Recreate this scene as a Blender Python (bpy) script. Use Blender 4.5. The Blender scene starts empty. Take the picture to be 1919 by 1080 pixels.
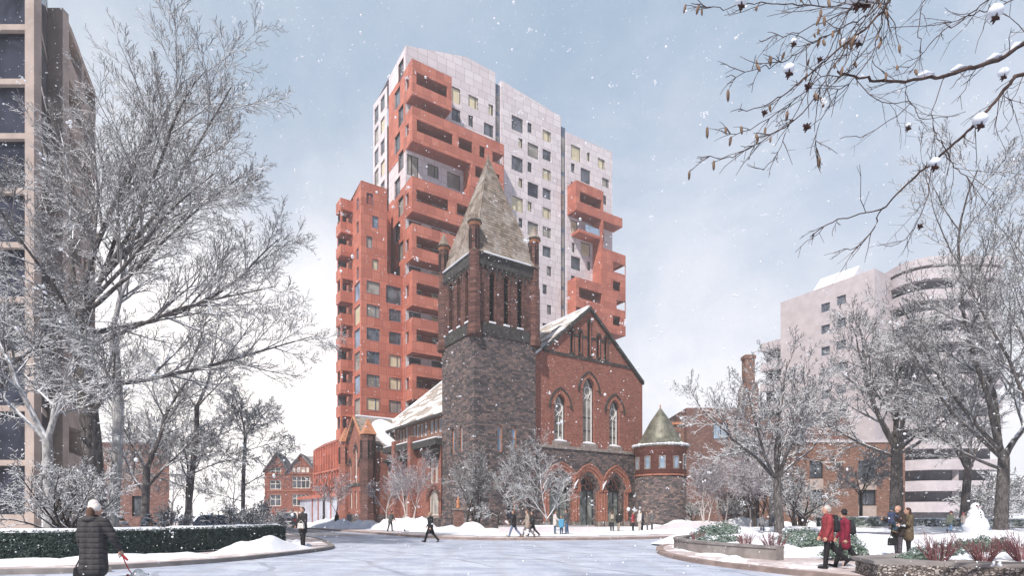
import bpy, bmesh, math, random
import numpy as np
from mathutils import Vector, Matrix, Euler

# ------------------------------------------------------------------ camera, sky, sun, exposure
scene = bpy.context.scene
COL = scene.collection
cam_d = bpy.data.cameras.new("camera")
cam = bpy.data.objects.new("camera", cam_d)
COL.objects.link(cam)
cam.location = (0, 0, 1.6)
cam.rotation_euler = (math.radians(90), 0, 0)
cam_d.sensor_width = 36
cam_d.lens = 36 * 1062 / 1919
cam_d.shift_y = (965 - 540) / 1919
cam_d.clip_end = 3000
scene.camera = cam

SUN = Vector((-0.50, -1.03, 1.30)).normalized()
sun_el = math.asin(SUN.z)
sun_az = math.atan2(SUN.x, SUN.y)
sd = bpy.data.lights.new("sun", 'SUN')
sd.energy = 4.6
sd.angle = math.radians(0.6)
sd.color = (1.0, 0.93, 0.86)
so = bpy.data.objects.new("sun", sd)
COL.objects.link(so)
so.rotation_euler = (-SUN).to_track_quat('-Z', 'Y').to_euler()
so.location = (0, -20, 60)

world = bpy.data.worlds.new("World")
scene.world = world
world.use_nodes = True
scene.view_settings.view_transform = 'Standard'
scene.view_settings.look = 'None'
scene.view_settings.exposure = 0.36
scene.view_settings.gamma = 1


class NT:
    """small helper round a node tree"""
    def __init__(s, tree):
        s.t = tree
        s.n = tree.nodes
        s.n.clear()

    def node(s, typ, **kw):
        n = s.n.new(typ)
        for k, v in kw.items():
            setattr(n, k, v)
        return n

    def put(s, sock, v):
        if hasattr(v, 'is_output'):
            s.t.links.new(v, sock)
        elif isinstance(v, (tuple, list)) and sock.type == 'RGBA' and len(v) == 3:
            sock.default_value = (*v, 1)
        else:
            sock.default_value = v

    def m(s, op, a, b=0.0, c=None, clamp=False):
        n = s.node('ShaderNodeMath', operation=op, use_clamp=clamp)
        s.put(n.inputs[0], a)
        s.put(n.inputs[1], b)
        if c is not None:
            s.put(n.inputs[2], c)
        return n.outputs[0]

    def sep(s, v):
        n = s.node('ShaderNodeSeparateXYZ')
        s.put(n.inputs[0], v)
        return n.outputs

    def comb(s, x, y, z=0.0):
        n = s.node('ShaderNodeCombineXYZ')
        for i, v in enumerate((x, y, z)):
            s.put(n.inputs[i], v)
        return n.outputs[0]

    def vmul(s, v, k):
        n = s.node('ShaderNodeVectorMath', operation='MULTIPLY')
        s.put(n.inputs[0], v)
        n.inputs[1].default_value = k
        return n.outputs[0]

    def noise(s, vec, scale, detail=3.0, rough=0.55, dist=0.0):
        n = s.node('ShaderNodeTexNoise')
        s.put(n.inputs['Vector'], vec)
        n.inputs['Scale'].default_value = scale
        n.inputs['Detail'].default_value = detail
        n.inputs['Roughness'].default_value = rough
        n.inputs['Distortion'].default_value = dist
        return n.outputs['Fac']

    def white(s, vec):
        n = s.node('ShaderNodeTexWhiteNoise', noise_dimensions='3D')
        s.put(n.inputs['Vector'], vec)
        return n.outputs['Value']

    def ramp(s, fac, stops, interp='LINEAR'):
        n = s.node('ShaderNodeValToRGB')
        n.color_ramp.interpolation = interp
        el = n.color_ramp.elements
        while len(el) < len(stops):
            el.new(0.5)
        for e, (p, c) in zip(el, stops):
            e.position = p
            e.color = (*c, 1) if not isinstance(c, (int, float)) else (c, c, c, 1)
        s.put(n.inputs[0], fac)
        return n.outputs[0]

    def mix(s, fac, a, b, blend='MIX'):
        n = s.node('ShaderNodeMix', data_type='RGBA', blend_type=blend)
        s.put(n.inputs[0], fac)
        s.put(n.inputs[6], a)
        s.put(n.inputs[7], b)
        return n.outputs[2]

    def step(s, v, lo, hi):
        n = s.node('ShaderNodeMapRange', interpolation_type='SMOOTHSTEP')
        s.put(n.inputs[0], v)
        n.inputs[1].default_value = lo
        n.inputs[2].default_value = hi
        return n.outputs[0]

    def obj(s):
        return s.node('ShaderNodeTexCoord').outputs['Object']

    def bump(s, h, strength=0.3, dist=0.05):
        n = s.node('ShaderNodeBump')
        n.inputs['Strength'].default_value = strength
        n.inputs['Distance'].default_value = dist
        s.put(n.inputs['Height'], h)
        return n.outputs[0]

    def out(s, color, rough=0.85, bump=None, spec=0.3, metal=0.0, alpha=None, coat=0.0):
        p = s.node('ShaderNodeBsdfPrincipled')
        s.put(p.inputs['Base Color'], color)
        s.put(p.inputs['Roughness'], rough)
        p.inputs['Specular IOR Level'].default_value = spec
        p.inputs['Metallic'].default_value = metal
        p.inputs['Coat Weight'].default_value = coat
        if alpha is not None:
            s.put(p.inputs['Alpha'], alpha)
        if bump is not None:
            s.put(p.inputs['Normal'], bump)
        o = s.node('ShaderNodeOutputMaterial')
        s.t.links.new(p.outputs[0], o.inputs[0])
        return p


# --- the sky: Nishita daylight with a procedural overcast of pale winter cloud
nt = NT(world.node_tree)
sky = nt.node('ShaderNodeTexSky', sky_type='NISHITA', sun_disc=False, sun_elevation=sun_el, sun_rotation=sun_az,
              air_density=1.0, dust_density=1.2, ozone_density=1.5)
d = nt.node('ShaderNodeTexCoord').outputs['Generated']
dx, dy, dz = nt.sep(d)
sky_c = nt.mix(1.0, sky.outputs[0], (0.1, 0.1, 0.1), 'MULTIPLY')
n1 = nt.noise(nt.comb(dx, dy, nt.m('MULTIPLY', dz, 1.6)), 2.3, 6, 0.6, 0.4)
n2 = nt.noise(d, 6.0, 5, 0.62, 0.2)
thin = nt.m('ADD', nt.m('MULTIPLY', n1, 0.75), nt.m('MULTIPLY', n2, 0.25))
# bright mist low over the street to the left, clearer blue high to the right
leftness = nt.step(nt.m('ADD', nt.m('MULTIPLY', dx, -0.75), nt.m('MULTIPLY', dz, -1.25)), -0.70, 0.10)
rightlow = nt.m('MULTIPLY', nt.step(dz, 0.64, 0.12), 0.92)
mist = nt.m('MAXIMUM', leftness, rightlow)
fac = nt.m('ADD', nt.m('MULTIPLY', nt.step(thin, 0.34, 0.66), 0.5), nt.m('MULTIPLY', mist, 0.75), clamp=True)
cloud = nt.mix(nt.m('MAXIMUM', leftness, nt.m('MULTIPLY', rightlow, 0.34)), (0.70, 0.73, 0.81), (1.22, 1.15, 1.12))
blue = nt.mix(0.82, sky_c, (0.365, 0.475, 0.63))
front = nt.mix(fac, blue, cloud)
rear = nt.mix(0.75, sky_c, (0.15, 0.20, 0.30))          # unseen sky behind the camera, darkened to deepen shade on facing walls
front = nt.mix(nt.m('MULTIPLY', nt.step(nt.m('SUBTRACT', dz, nt.m('MULTIPLY', dx, 0.18)), 0.34, 0.78), 0.42), front, (0.27, 0.37, 0.47))
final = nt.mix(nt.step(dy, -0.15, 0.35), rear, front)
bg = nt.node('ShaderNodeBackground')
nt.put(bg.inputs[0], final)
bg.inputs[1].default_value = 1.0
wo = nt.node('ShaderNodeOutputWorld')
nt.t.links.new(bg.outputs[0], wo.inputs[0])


# ------------------------------------------------------------------ materials
MATS = {}


def mat(name):
    m = bpy.data.materials.new(name)
    m.use_nodes = True
    return m, NT(m.node_tree)


def plain(name, col, rough=0.7, var=0.25, scale=6.0, spec=0.3, metal=0.0, bump=0.0, coat=0.0):
    if name in MATS:
        return MATS[name]
    m, n = mat(name)
    o = n.obj()
    f = n.noise(o, scale, 4, 0.6)
    c = n.mix(n.step(f, 0.3, 0.7), tuple(x * (1 - var) for x in col), tuple(min(1, x * (1 + var)) for x in col))
    n.out(c, rough, n.bump(f, bump, 0.02) if bump else None, spec, metal, coat=coat)
    MATS[name] = m
    return m


def cells(n, w, h, xoff=0.0):
    """running-bond cells on walls that follow the object's own axes: (random value per cell, joint mask, coords)"""
    x, y, z = n.sep(n.obj())
    a = n.m('ADD', n.m('ADD', x, y), 500.0 + xoff)
    r = n.m('DIVIDE', n.m('ADD', z, 100.0), h)
    row = n.m('FLOOR', r)
    c = n.m('ADD', n.m('DIVIDE', a, w), n.m('MULTIPLY', n.m('MODULO', row, 2.0), 0.5))
    colm = n.m('FLOOR', c)
    rnd = n.white(n.comb(colm, row, 3.3))
    fx = n.m('FRACT', c)
    fz = n.m('FRACT', r)
    return rnd, fx, fz, n.comb(a, z, 0.0), (x, y, z)


def edge(n, f, e):
    """1 inside a thin joint next to the cell border"""
    return n.m('LESS_THAN', n.m('MINIMUM', f, n.m('SUBTRACT', 1.0, f)), e)


def brick(name, lo, mid, hi, w=0.42, h=0.13, soot=0.35, streak=0.5):
    m, n = mat(name)
    rnd, fx, fz, co, xyz = cells(n, w, h)
    big = n.noise(n.obj(), 0.35, 5, 0.65)
    c = n.ramp(n.m('ADD', n.m('MULTIPLY', rnd, 0.65), n.m('MULTIPLY', big, 0.35)), [(0.15, lo), (0.5, mid), (0.88, hi)])
    mort = n.m('MAXIMUM', edge(n, fx, 0.04), edge(n, fz, 0.08))
    c = n.mix(n.m('MULTIPLY', mort, 0.35), c, tuple(0.5 * v + 0.12 for v in mid))
    dirt = n.step(n.noise(n.vmul(n.obj(), (0.6, 0.6, 0.25)), 1.1, 6, 0.7), 0.48, 0.72)
    c = n.mix(n.m('MULTIPLY', dirt, soot), c, tuple(v * 0.35 for v in lo))
    n.out(c, 0.9, n.bump(n.m('SUBTRACT', rnd, mort), 0.35, 0.02), 0.2)
    return m


def around(n, x, y, c):
    """arc length round a circular wall, so that courses stay true"""
    return n.m('MULTIPLY', n.m('ARCTAN2', n.m('SUBTRACT', y, c[1]), n.m('SUBTRACT', x, c[0])), 2.95)


def stone(name, cols, w=0.46, h=0.185, rnd_c=None):
    m, n = mat(name)
    o = n.obj()
    wob = n.noise(o, 1.4, 2)
    x, y, z = n.sep(o)
    a = n.m('ADD', around(n, x, y, rnd_c) if rnd_c else n.m('ADD', x, y), n.m('MULTIPLY', wob, 0.35))
    z2 = n.m('ADD', z, n.m('MULTIPLY', n.noise(o, 0.9, 2), 0.3))
    r = n.m('DIVIDE', n.m('ADD', z2, 100), h)
    row = n.m('FLOOR', r)
    wr = n.m('ADD', n.m('MULTIPLY', n.white(n.comb(row, 1.0, 2.0)), 0.5), 0.7)
    c = n.m('ADD', n.m('DIVIDE', n.m('ADD', a, 300), n.m('MULTIPLY', wr, w)), n.m('MULTIPLY', n.white(n.comb(row, 5.0, 1.0)), 9.0))
    rnd = n.white(n.comb(n.m('FLOOR', c), row, 7.7))
    fx, fz = n.m('FRACT', c), n.m('FRACT', r)
    joint = n.m('MAXIMUM', edge(n, fx, 0.05), edge(n, fz, 0.09))
    grain = n.noise(o, 9, 4, 0.7)
    big = n.noise(o, 0.5, 5, 0.6)
    v = n.m('ADD', n.m('ADD', n.m('MULTIPLY', rnd, 0.62), n.m('MULTIPLY', grain, 0.23)), n.m('MULTIPLY', big, 0.15))
    col = n.ramp(v, cols)
    col = n.mix(n.m('MULTIPLY', joint, 0.6), col, (0.045, 0.04, 0.04))
    n.out(col, 0.92, n.bump(n.m('SUBTRACT', n.m('ADD', rnd, grain), joint), 0.7, 0.06), 0.2)
    return m


def panels(name, lo, hi, joint, w=1.35, h=1.24, ribs=0, xoff=0.0):
    m, n = mat(name)
    x, y, z = n.sep(n.obj())
    a = n.m('ADD', n.m('ADD', x, y), 500 + xoff)
    r = n.m('DIVIDE', n.m('ADD', z, 100.0), h)
    row = n.m('FLOOR', r)
    c = n.m('ADD', n.m('DIVIDE', a, w), n.m('MULTIPLY', n.white(n.comb(row, 2.0, 0.0)), 3.0))
    rnd = n.white(n.comb(n.m('FLOOR', c), row, 1.3))
    big = n.noise(n.obj(), 0.22, 5, 0.6)
    fine = n.noise(n.obj(), 3.0, 4, 0.7)
    v = n.m('ADD', n.m('ADD', n.m('MULTIPLY', rnd, 0.5), n.m('MULTIPLY', big, 0.3)), n.m('MULTIPLY', fine, 0.25))
    col = n.ramp(v, [(0.22, lo), (0.72, hi)])
    jn = n.m('MAXIMUM', edge(n, n.m('FRACT', c), 0.022), edge(n, n.m('FRACT', r), 0.026))
    hgt = n.m('SUBTRACT', 1.0, jn)
    if ribs:
        rib = n.m('PINGPONG', n.m('MULTIPLY', a, ribs), 0.5)
        hgt = n.m('ADD', hgt, n.m('MULTIPLY', rib, 1.2))
        col = n.mix(n.m('MULTIPLY', n.step(rib, 0.14, 0.0), 0.4), col, joint)
    col = n.mix(n.m('MULTIPLY', jn, 0.8), col, joint)
    n.out(col, 0.7, n.bump(hgt, 0.4, 0.03), 0.3)
    return m


def glass(name, col, rough=0.08, var=0.5, spec=0.6, scale=0.5):
    m, n = mat(name)
    f = n.noise(n.obj(), scale, 3, 0.5, 0.8)
    c = n.mix(n.step(f, 0.35, 0.65), tuple(v * (1 - var) for v in col), tuple(min(1, v * (1 + var)) for v in col))
    n.out(c, rough, n.bump(n.noise(n.obj(), 0.35, 1), 0.04, 0.2), spec)
    return m


def shingle(name, lo, hi, snow=0.0, h=0.32):
    m, n = mat(name)
    o = n.obj()
    x, y, z = n.sep(o)
    r = n.m('DIVIDE', n.m('ADD', z, 50), h)
    row = n.m('FLOOR', r)
    c = n.m('ADD', n.m('DIVIDE', n.m('ADD', n.m('ADD', x, y), 300), 0.38), n.m('MULTIPLY', n.white(n.comb(row, 0.0, 0.0)), 5.0))
    rnd = n.white(n.comb(n.m('FLOOR', c), row, 0.0))
    f = n.noise(o, 2.2, 5, 0.65)
    v = n.m('ADD', n.m('MULTIPLY', rnd, 0.45), n.m('MULTIPLY', f, 0.55))
    col = n.ramp(v, [(0.2, lo), (0.75, hi)])
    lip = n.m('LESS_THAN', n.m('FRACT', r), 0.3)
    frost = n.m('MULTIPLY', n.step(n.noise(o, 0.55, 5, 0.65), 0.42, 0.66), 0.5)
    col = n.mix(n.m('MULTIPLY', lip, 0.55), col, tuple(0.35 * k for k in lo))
    if snow:
        s = n.step(n.noise(n.comb(n.m('MULTIPLY', y, 0.25), n.m('MULTIPLY', z, 0.9), 0.0), 1.0, 4, 0.5), 0.62 - snow, 0.66 - snow)
        col = n.mix(s, n.mix(n.m('MULTIPLY', frost, 0.6), col, (0.75, 0.73, 0.72)), (0.86, 0.86, 0.88))
    else:
        col = n.mix(n.m('MULTIPLY', frost, 0.5), col, (0.7, 0.68, 0.66))
    n.out(col, 0.9, n.bump(n.m('ADD', n.m('FRACT', r), rnd), 0.5, 0.04), 0.15)
    return m


def bark(name, dark, light, snow=0.5, frost=0.0, trunk=False):
    """bark with snow lying on the upper side of every limb (and blown against one side)"""
    m, n = mat(name)
    o = n.obj()
    g = n.node('ShaderNodeNewGeometry')
    nx, ny, nz = n.sep(g.outputs['Normal'])
    f = n.noise(n.vmul(o, (1, 1, 0.3)), 9 if trunk else 5, 4, 0.7)
    col = n.mix(n.step(f, 0.35, 0.65), dark, light)
    p = n.noise(o, 1.7, 4, 0.65)
    up = n.m('ADD', n.m('ADD', nz, n.m('MULTIPLY', nx, 0.22)), n.m('MULTIPLY', n.m('SUBTRACT', p, 0.5), 1.5))
    s = n.step(up, 0.75 - snow, 1.0 - snow)
    if frost:
        s = n.m('MAXIMUM', s, n.m('MULTIPLY', n.step(p, 0.3, 0.6), frost))
    col = n.mix(s, col, (0.82, 0.84, 0.88))
    n.out(col, 0.9, n.bump(f, 0.6, 0.02), 0.15)
    return m


def snow_mat(name, lo=(0.66, 0.69, 0.76), hi=(0.80, 0.81, 0.84), sc=0.6, bump=0.25):
    m, n = mat(name)
    o = n.obj()
    f = n.noise(o, sc, 6, 0.6, 0.3)
    g = n.noise(o, 14, 3, 0.7)
    n.out(n.mix(n.step(f, 0.35, 0.65), lo, hi), 0.8, n.bump(n.m('ADD', f, n.m('MULTIPLY', g, 0.12)), bump, 0.15), 0.25)
    return m


M = {}
STONE = [(0.12, (0.04, 0.037, 0.04)), (0.36, (0.10, 0.088, 0.092)), (0.58, (0.155, 0.125, 0.125)), (0.74, (0.22, 0.155, 0.14)), (0.92, (0.32, 0.25, 0.225))]
M['stone'] = stone('dark_rubble_stone', STONE)
M['brick_dark'] = brick('sooty_red_brick', (0.062, 0.031, 0.028), (0.118, 0.055, 0.047), (0.20, 0.097, 0.078), soot=0.6)
M['brick'] = brick('red_brick', (0.20, 0.077, 0.058), (0.28, 0.11, 0.082), (0.36, 0.152, 0.112), w=0.3, h=0.1, soot=0.3)
M['brick_or'] = brick('orange_brick', (0.165, 0.09, 0.068), (0.23, 0.125, 0.094), (0.30, 0.175, 0.13), w=0.3, h=0.1, soot=0.15)
M['brick_br'] = brick('brown_brick', (0.13, 0.07, 0.06), (0.19, 0.105, 0.09), (0.27, 0.155, 0.13), w=0.3, h=0.1, soot=0.25)
M['trim_br'] = plain('brick_moulding', (0.32, 0.135, 0.095), 0.85, 0.3, 3.0)
M['trim_or'] = plain('orange_terracotta', (0.46, 0.21, 0.12), 0.8, 0.25, 3.0)
M['trim_dk'] = plain('blackened_stone', (0.055, 0.052, 0.05), 0.85, 0.4, 2.5, bump=0.3)
M['trim_gr'] = plain('grey_stone', (0.26, 0.22, 0.2), 0.85, 0.3, 2.5, bump=0.3)
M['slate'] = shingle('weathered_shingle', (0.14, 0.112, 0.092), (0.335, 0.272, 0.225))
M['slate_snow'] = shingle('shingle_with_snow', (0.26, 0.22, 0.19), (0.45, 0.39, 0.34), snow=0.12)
M['red'] = panels('terracotta_panel', (0.37, 0.115, 0.08), (0.54, 0.19, 0.132), (0.27, 0.08, 0.055), ribs=2.6)
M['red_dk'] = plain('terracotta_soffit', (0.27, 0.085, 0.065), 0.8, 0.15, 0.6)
M['white'] = panels('pale_panel', (0.60, 0.535, 0.555), (0.74, 0.675, 0.69), (0.36, 0.31, 0.33), w=1.75, h=1.24)
M['frame'] = plain('dark_window_frame', (0.03, 0.035, 0.045), 0.5, 0.2)
M['frame_bl'] = plain('blue_grey_frame', (0.11, 0.14, 0.2), 0.5, 0.2)
M['cream'] = plain('cream_window_frame', (0.72, 0.68, 0.62), 0.6, 0.12)
M['lead'] = plain('white_tracery', (0.74, 0.72, 0.70), 0.6, 0.12)
M['glass'] = glass('grey_glass', (0.11, 0.12, 0.14), 0.12, 0.5, 0.4)
M['glass_dk'] = glass('dark_glass', (0.035, 0.038, 0.055), spec=0.35)
M['glass_bl'] = glass('blue_glass', (0.26, 0.34, 0.44), 0.1, 0.3)
M['glass_lit'] = glass('blind_behind_glass', (0.62, 0.55, 0.38), 0.12, 0.16, 0.4, 0.35)
M['glass_pale'] = glass('pale_blind_glass', (0.30, 0.28, 0.25), 0.15, 0.3, 0.3, 0.35)
M['louvre'] = plain('black_louvre', (0.012, 0.012, 0.014), 0.8, 0.3)
M['copper'] = plain('green_copper', (0.15, 0.147, 0.115), 0.5, 0.35, 1.6, 0.4, 0.25)
M['concrete'] = plain('beige_concrete', (0.41, 0.335, 0.30), 0.85, 0.14, 0.8, bump=0.1)
M['conc_gr'] = plain('grey_concrete', (0.52, 0.475, 0.495), 0.85, 0.1, 0.7, bump=0.1)
M['conc_wh'] = plain('pale_concrete', (0.60, 0.555, 0.575), 0.85, 0.1, 0.5)
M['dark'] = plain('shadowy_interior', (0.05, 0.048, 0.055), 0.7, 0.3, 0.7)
M['snow'] = snow_mat('fresh_snow')
M['bark'] = bark('grey_bark', (0.10, 0.093, 0.092), (0.22, 0.204, 0.198), 0.55, 0.09)
M['bark_md'] = bark('brown_grey_bark', (0.075, 0.064, 0.062), (0.17, 0.15, 0.145), 0.45, 0.05)
M['bark_tr'] = bark('grey_trunk_bark', (0.05, 0.045, 0.044), (0.145, 0.132, 0.13), 0.34, trunk=True)
M['bark_dk'] = bark('dark_bark', (0.03, 0.025, 0.024), (0.075, 0.062, 0.058), 0.28)
M['bark_sn'] = bark('snowy_bark', (0.06, 0.055, 0.056), (0.15, 0.138, 0.138), 0.60, 0.14)
M['bark_pl'] = bark('pale_plane_bark', (0.15, 0.14, 0.135), (0.36, 0.34, 0.33), 0.5, 0.25, trunk=True)
M['bark_fr'] = bark('frosted_bark', (0.09, 0.09, 0.092), (0.2, 0.2, 0.2), 0.66, 0.3)
M['glass_door'] = glass('door_glass', (0.20, 0.22, 0.205), 0.1, 0.5, 0.45, 0.8)
M['bark_pu'] = bark('purple_twig', (0.19, 0.155, 0.175), (0.34, 0.29, 0.32), 0.42, 0.1)
M['bark_bi'] = bark('birch_bark', (0.38, 0.33, 0.31), (0.62, 0.56, 0.53), 0.4, trunk=True)
M['bark_br'] = bark('brown_branch', (0.04, 0.027, 0.025), (0.10, 0.068, 0.06), 0.0)


# ------------------------------------------------------------------ object helpers
def link(o, parent=None):
    COL.objects.link(o)
    if parent is not None:
        o.parent = parent
    return o


def tag(o, label=None, cat=None, group=None, kind=None):
    if label: o['label'] = label
    if cat: o['category'] = cat
    if group: o['group'] = group
    if kind: o['kind'] = kind
    return o


def thing(name, label, cat, loc=(0, 0, 0), rz=0.0, group=None):
    o = bpy.data.objects.new(name, None)
    o.empty_display_size = 0.5
    o.location = loc
    o.rotation_euler = (0, 0, rz)
    link(o)
    return tag(o, label, cat, group)


def kids(o):
    return [c for c in o.children]


def dup(root, loc, rz=0.0, scale=1.0, label=None, group=None, cat=None):
    def cp(o, par):
        c = o.copy()
        COL.objects.link(c)
        if par is not None:
            c.parent = par
        for k in kids(o):
            cp(k, c)
        return c
    r = cp(root, None)
    r.location = loc
    r.rotation_euler = (0, 0, rz)
    r.scale = (scale, scale, scale) if not isinstance(scale, tuple) else scale
    if label: r['label'] = label
    if group: r['group'] = group
    if cat: r['category'] = cat
    return r


class MB:
    """collects faces, then becomes one mesh object"""
    def __init__(s):
        s.v, s.f = [], []

    def poly(s, pts):
        i = len(s.v)
        s.v.extend([tuple(p) for p in pts])
        s.f.append(tuple(range(i, i + len(pts))))
        return s

    def box(s, x0, x1, y0, y1, z0, z1):
        i = len(s.v)
        s.v.extend([(x0, y0, z0), (x1, y0, z0), (x1, y1, z0), (x0, y1, z0), (x0, y0, z1), (x1, y0, z1), (x1, y1, z1), (x0, y1, z1)])
        for f in ((0, 3, 2, 1), (4, 5, 6, 7), (0, 1, 5, 4), (1, 2, 6, 5), (2, 3, 7, 6), (3, 0, 4, 7)):
            s.f.append(tuple(i + k for k in f))
        return s

    def fbox(s, f, a0, a1, b0, b1, d0, d1):
        """box in wall coordinates: along, up, inward"""
        p = [f(a, b, d) for d in (d0, d1) for b in (b0, b1) for a in (a0, a1)]
        i = len(s.v)
        s.v.extend(p)
        for q in ((0, 1, 3, 2), (4, 6, 7, 5), (0, 4, 5, 1), (2, 3, 7, 6), (0, 2, 6, 4), (1, 5, 7, 3)):
            s.f.append(tuple(i + k for k in q))
        return s

    def prism(s, pts, z0, z1, cap=True):
        """vertical prism over a ground polygon (counter-clockwise)"""
        n = len(pts)
        i = len(s.v)
        s.v.extend([(p[0], p[1], z0) for p in pts])
        s.v.extend([(p[0], p[1], z1) for p in pts])
        for k in range(n):
            s.f.append((i + k, i + (k + 1) % n, i + n + (k + 1) % n, i + n + k))
        if cap:
            s.f.append(tuple(i + n + k for k in range(n)))
            s.f.append(tuple(i + k for k in reversed(range(n))))
        return s

    def extr(s, pts, vec):
        """closed solid: polygon pts (3d) pushed along vec"""
        n = len(pts)
        i = len(s.v)
        s.v.extend([tuple(p) for p in pts])
        s.v.extend([tuple(Vector(p) + Vector(vec)) for p in pts])
        for k in range(n):
            s.f.append((i + k, i + (k + 1) % n, i + n + (k + 1) % n, i + n + k))
        s.f.append(tuple(i + n + k for k in range(n)))
        s.f.append(tuple(i + k for k in reversed(range(n))))
        return s

    def lathe(s, prof, n=24, c=(0, 0), a0=0.0, cap=True, sq=None):
        i = len(s.v)
        for r, z in prof:
            for k in range(n):
                a = a0 + 2 * math.pi * k / n
                s.v.append((c[0] + r * math.cos(a), c[1] + r * math.sin(a), z))
        for j in range(len(prof) - 1):
            for k in range(n):
                k2 = (k + 1) % n
                s.f.append((i + j * n + k, i + j * n + k2, i + (j + 1) * n + k2, i + (j + 1) * n + k))
        if cap:
            s.f.append(tuple(i + k for k in reversed(range(n))))
            s.f.append(tuple(i + (len(prof) - 1) * n + k for k in range(n)))
        return s

    def tube(s, pts, rads, n=6, cap=True):
        pts = [Vector(p) for p in pts]
        if not hasattr(rads, '__len__'):
            rads = [rads] * len(pts)
        i = len(s.v)
        m = len(pts)
        ref = None
        for j in range(m):
            t = (pts[min(j + 1, m - 1)] - pts[max(j - 1, 0)])
            t = t.normalized() if t.length > 1e-9 else Vector((0, 0, 1))
            if ref is None:
                ref = t.orthogonal().normalized()
            u = (ref - t * ref.dot(t))
            u = u.normalized() if u.length > 1e-6 else t.orthogonal().normalized()
            ref = u
            w = t.cross(u)
            for k in range(n):
                a = 2 * math.pi * k / n
                s.v.append(tuple(pts[j] + (u * math.cos(a) + w * math.sin(a)) * rads[j]))
        for j in range(m - 1):
            for k in range(n):
                k2 = (k + 1) % n
                s.f.append((i + j * n + k, i + j * n + k2, i + (j + 1) * n + k2, i + (j + 1) * n + k))
        if cap:
            s.f.append(tuple(i + k for k in reversed(range(n))))
            s.f.append(tuple(i + (m - 1) * n + k for k in range(n)))
        return s

    def ball(s, c, r, n=8, sq=(1, 1, 1), jit=0.0, rng=None):
        i = len(s.v)
        rings = max(4, n // 2 + 1)
        for j in range(rings + 1):
            th = math.pi * j / rings
            for k in range(n):
                a = 2 * math.pi * k / n
                q = 1 + (rng.uniform(-jit, jit) if rng else 0)
                s.v.append((c[0] + r * sq[0] * q * math.sin(th) * math.cos(a), c[1] + r * sq[1] * q * math.sin(th) * math.sin(a), c[2] - r * sq[2] * q * math.cos(th)))
        for j in range(rings):
            for k in range(n):
                k2 = (k + 1) % n
                s.f.append((i + j * n + k, i + j * n + k2, i + (j + 1) * n + k2, i + (j + 1) * n + k))
        return s

    def wall(s, f, a0, a1, b0, b1, holes=(), depth=0.3):
        """wall sheet with real openings and their reveals. hole = (a0, a1, b0, b1[, arch height])"""
        xs = sorted({a0, a1, *[min(max(h[i], a0), a1) for h in holes for i in (0, 1)]})
        zs = sorted({b0, b1, *[min(max(h[i], b0), b1) for h in holes for i in (2, 3)]})
        for i in range(len(xs) - 1):
            run = None
            for j in range(len(zs) - 1):
                ca, cb = (xs[i] + xs[i + 1]) / 2, (zs[j] + zs[j + 1]) / 2
                inside = any(h[0] < ca < h[1] and h[2] < cb < h[3] for h in holes)
                if not inside and run is None:
                    run = zs[j]
                if inside and run is not None:
                    s.poly([f(xs[i], run, 0), f(xs[i + 1], run, 0), f(xs[i + 1], zs[j], 0), f(xs[i], zs[j], 0)])
                    run = None
            if run is not None:
                s.poly([f(xs[i], run, 0), f(xs[i + 1], run, 0), f(xs[i + 1], b1, 0), f(xs[i], b1, 0)])
        for h in holes:
            out = opening(h)
            n = len(out)
            for k in range(n):
                p, q = out[k], out[(k + 1) % n]
                s.poly([f(p[0], p[1], 0), f(q[0], q[1], 0), f(q[0], q[1], depth), f(p[0], p[1], depth)])
            if len(h) > 4 and h[4]:
                arc = arch(h[0], h[1], h[3] - h[4], h[3])
                for k in range(len(arc) - 1):
                    p, q = arc[k], arc[k + 1]
                    s.poly([f(p[0], p[1], 0), f(q[0], q[1], 0), f(q[0], h[3], 0), f(p[0], h[3], 0)])
        return s

    def ring(s, f, out, inn, d0, d1):
        """flat moulding between two outlines with the same number of points"""
        n = len(out)
        for k in range(n - 1):
            a, b, c, d_ = out[k], out[k + 1], inn[k + 1], inn[k]
            s.poly([f(*a, d0), f(*b, d0), f(*c, d0), f(*d_, d0)])
            s.poly([f(*a, d0), f(*b, d0), f(*b, d1), f(*a, d1)])
            s.poly([f(*d_, d0), f(*c, d0), f(*c, d1), f(*d_, d1)])
        return s

    def cut(s, co, no):
        me = bpy.data.meshes.new("tmp")
        me.from_pydata(s.v, [], s.f)
        bm = bmesh.new()
        bm.from_mesh(me)
        bmesh.ops.bisect_plane(bm, geom=bm.verts[:] + bm.edges[:] + bm.faces[:], plane_co=co, plane_no=no, clear_outer=True)
        bm.verts.index_update()
        s.v = [tuple(v.co) for v in bm.verts]
        s.f = [tuple(v.index for v in p.verts) for p in bm.faces]
        bm.free()
        bpy.data.meshes.remove(me)
        return s

    def mesh(s, name, m=None, smooth=False):
        me = bpy.data.meshes.new(name)
        me.from_pydata(s.v, [], s.f)
        if m is not None:
            me.materials.append(m)
        if smooth:
            me.polygons.foreach_set('use_smooth', [True] * len(me.polygons))
        me.update()
        return me

    def build(s, name, m, parent=None, smooth=False):
        return link(bpy.data.objects.new(name, s.mesh(name, m, smooth)), parent)


def arch(a0, a1, bs, b1, n=7):
    """pointed or round arch from the left springing over the crown to the right springing"""
    hw, h, mid = (a1 - a0) / 2, b1 - bs, (a0 + a1) / 2
    R = (hw * hw + h * h) / (2 * hw)
    end = math.atan2(h, R - hw)
    L = [(a0 + R - R * math.cos(end * k / n), bs + R * math.sin(end * k / n)) for k in range(n + 1)]
    return L + [(2 * mid - x, z) for x, z in reversed(L[:-1])]


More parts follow.
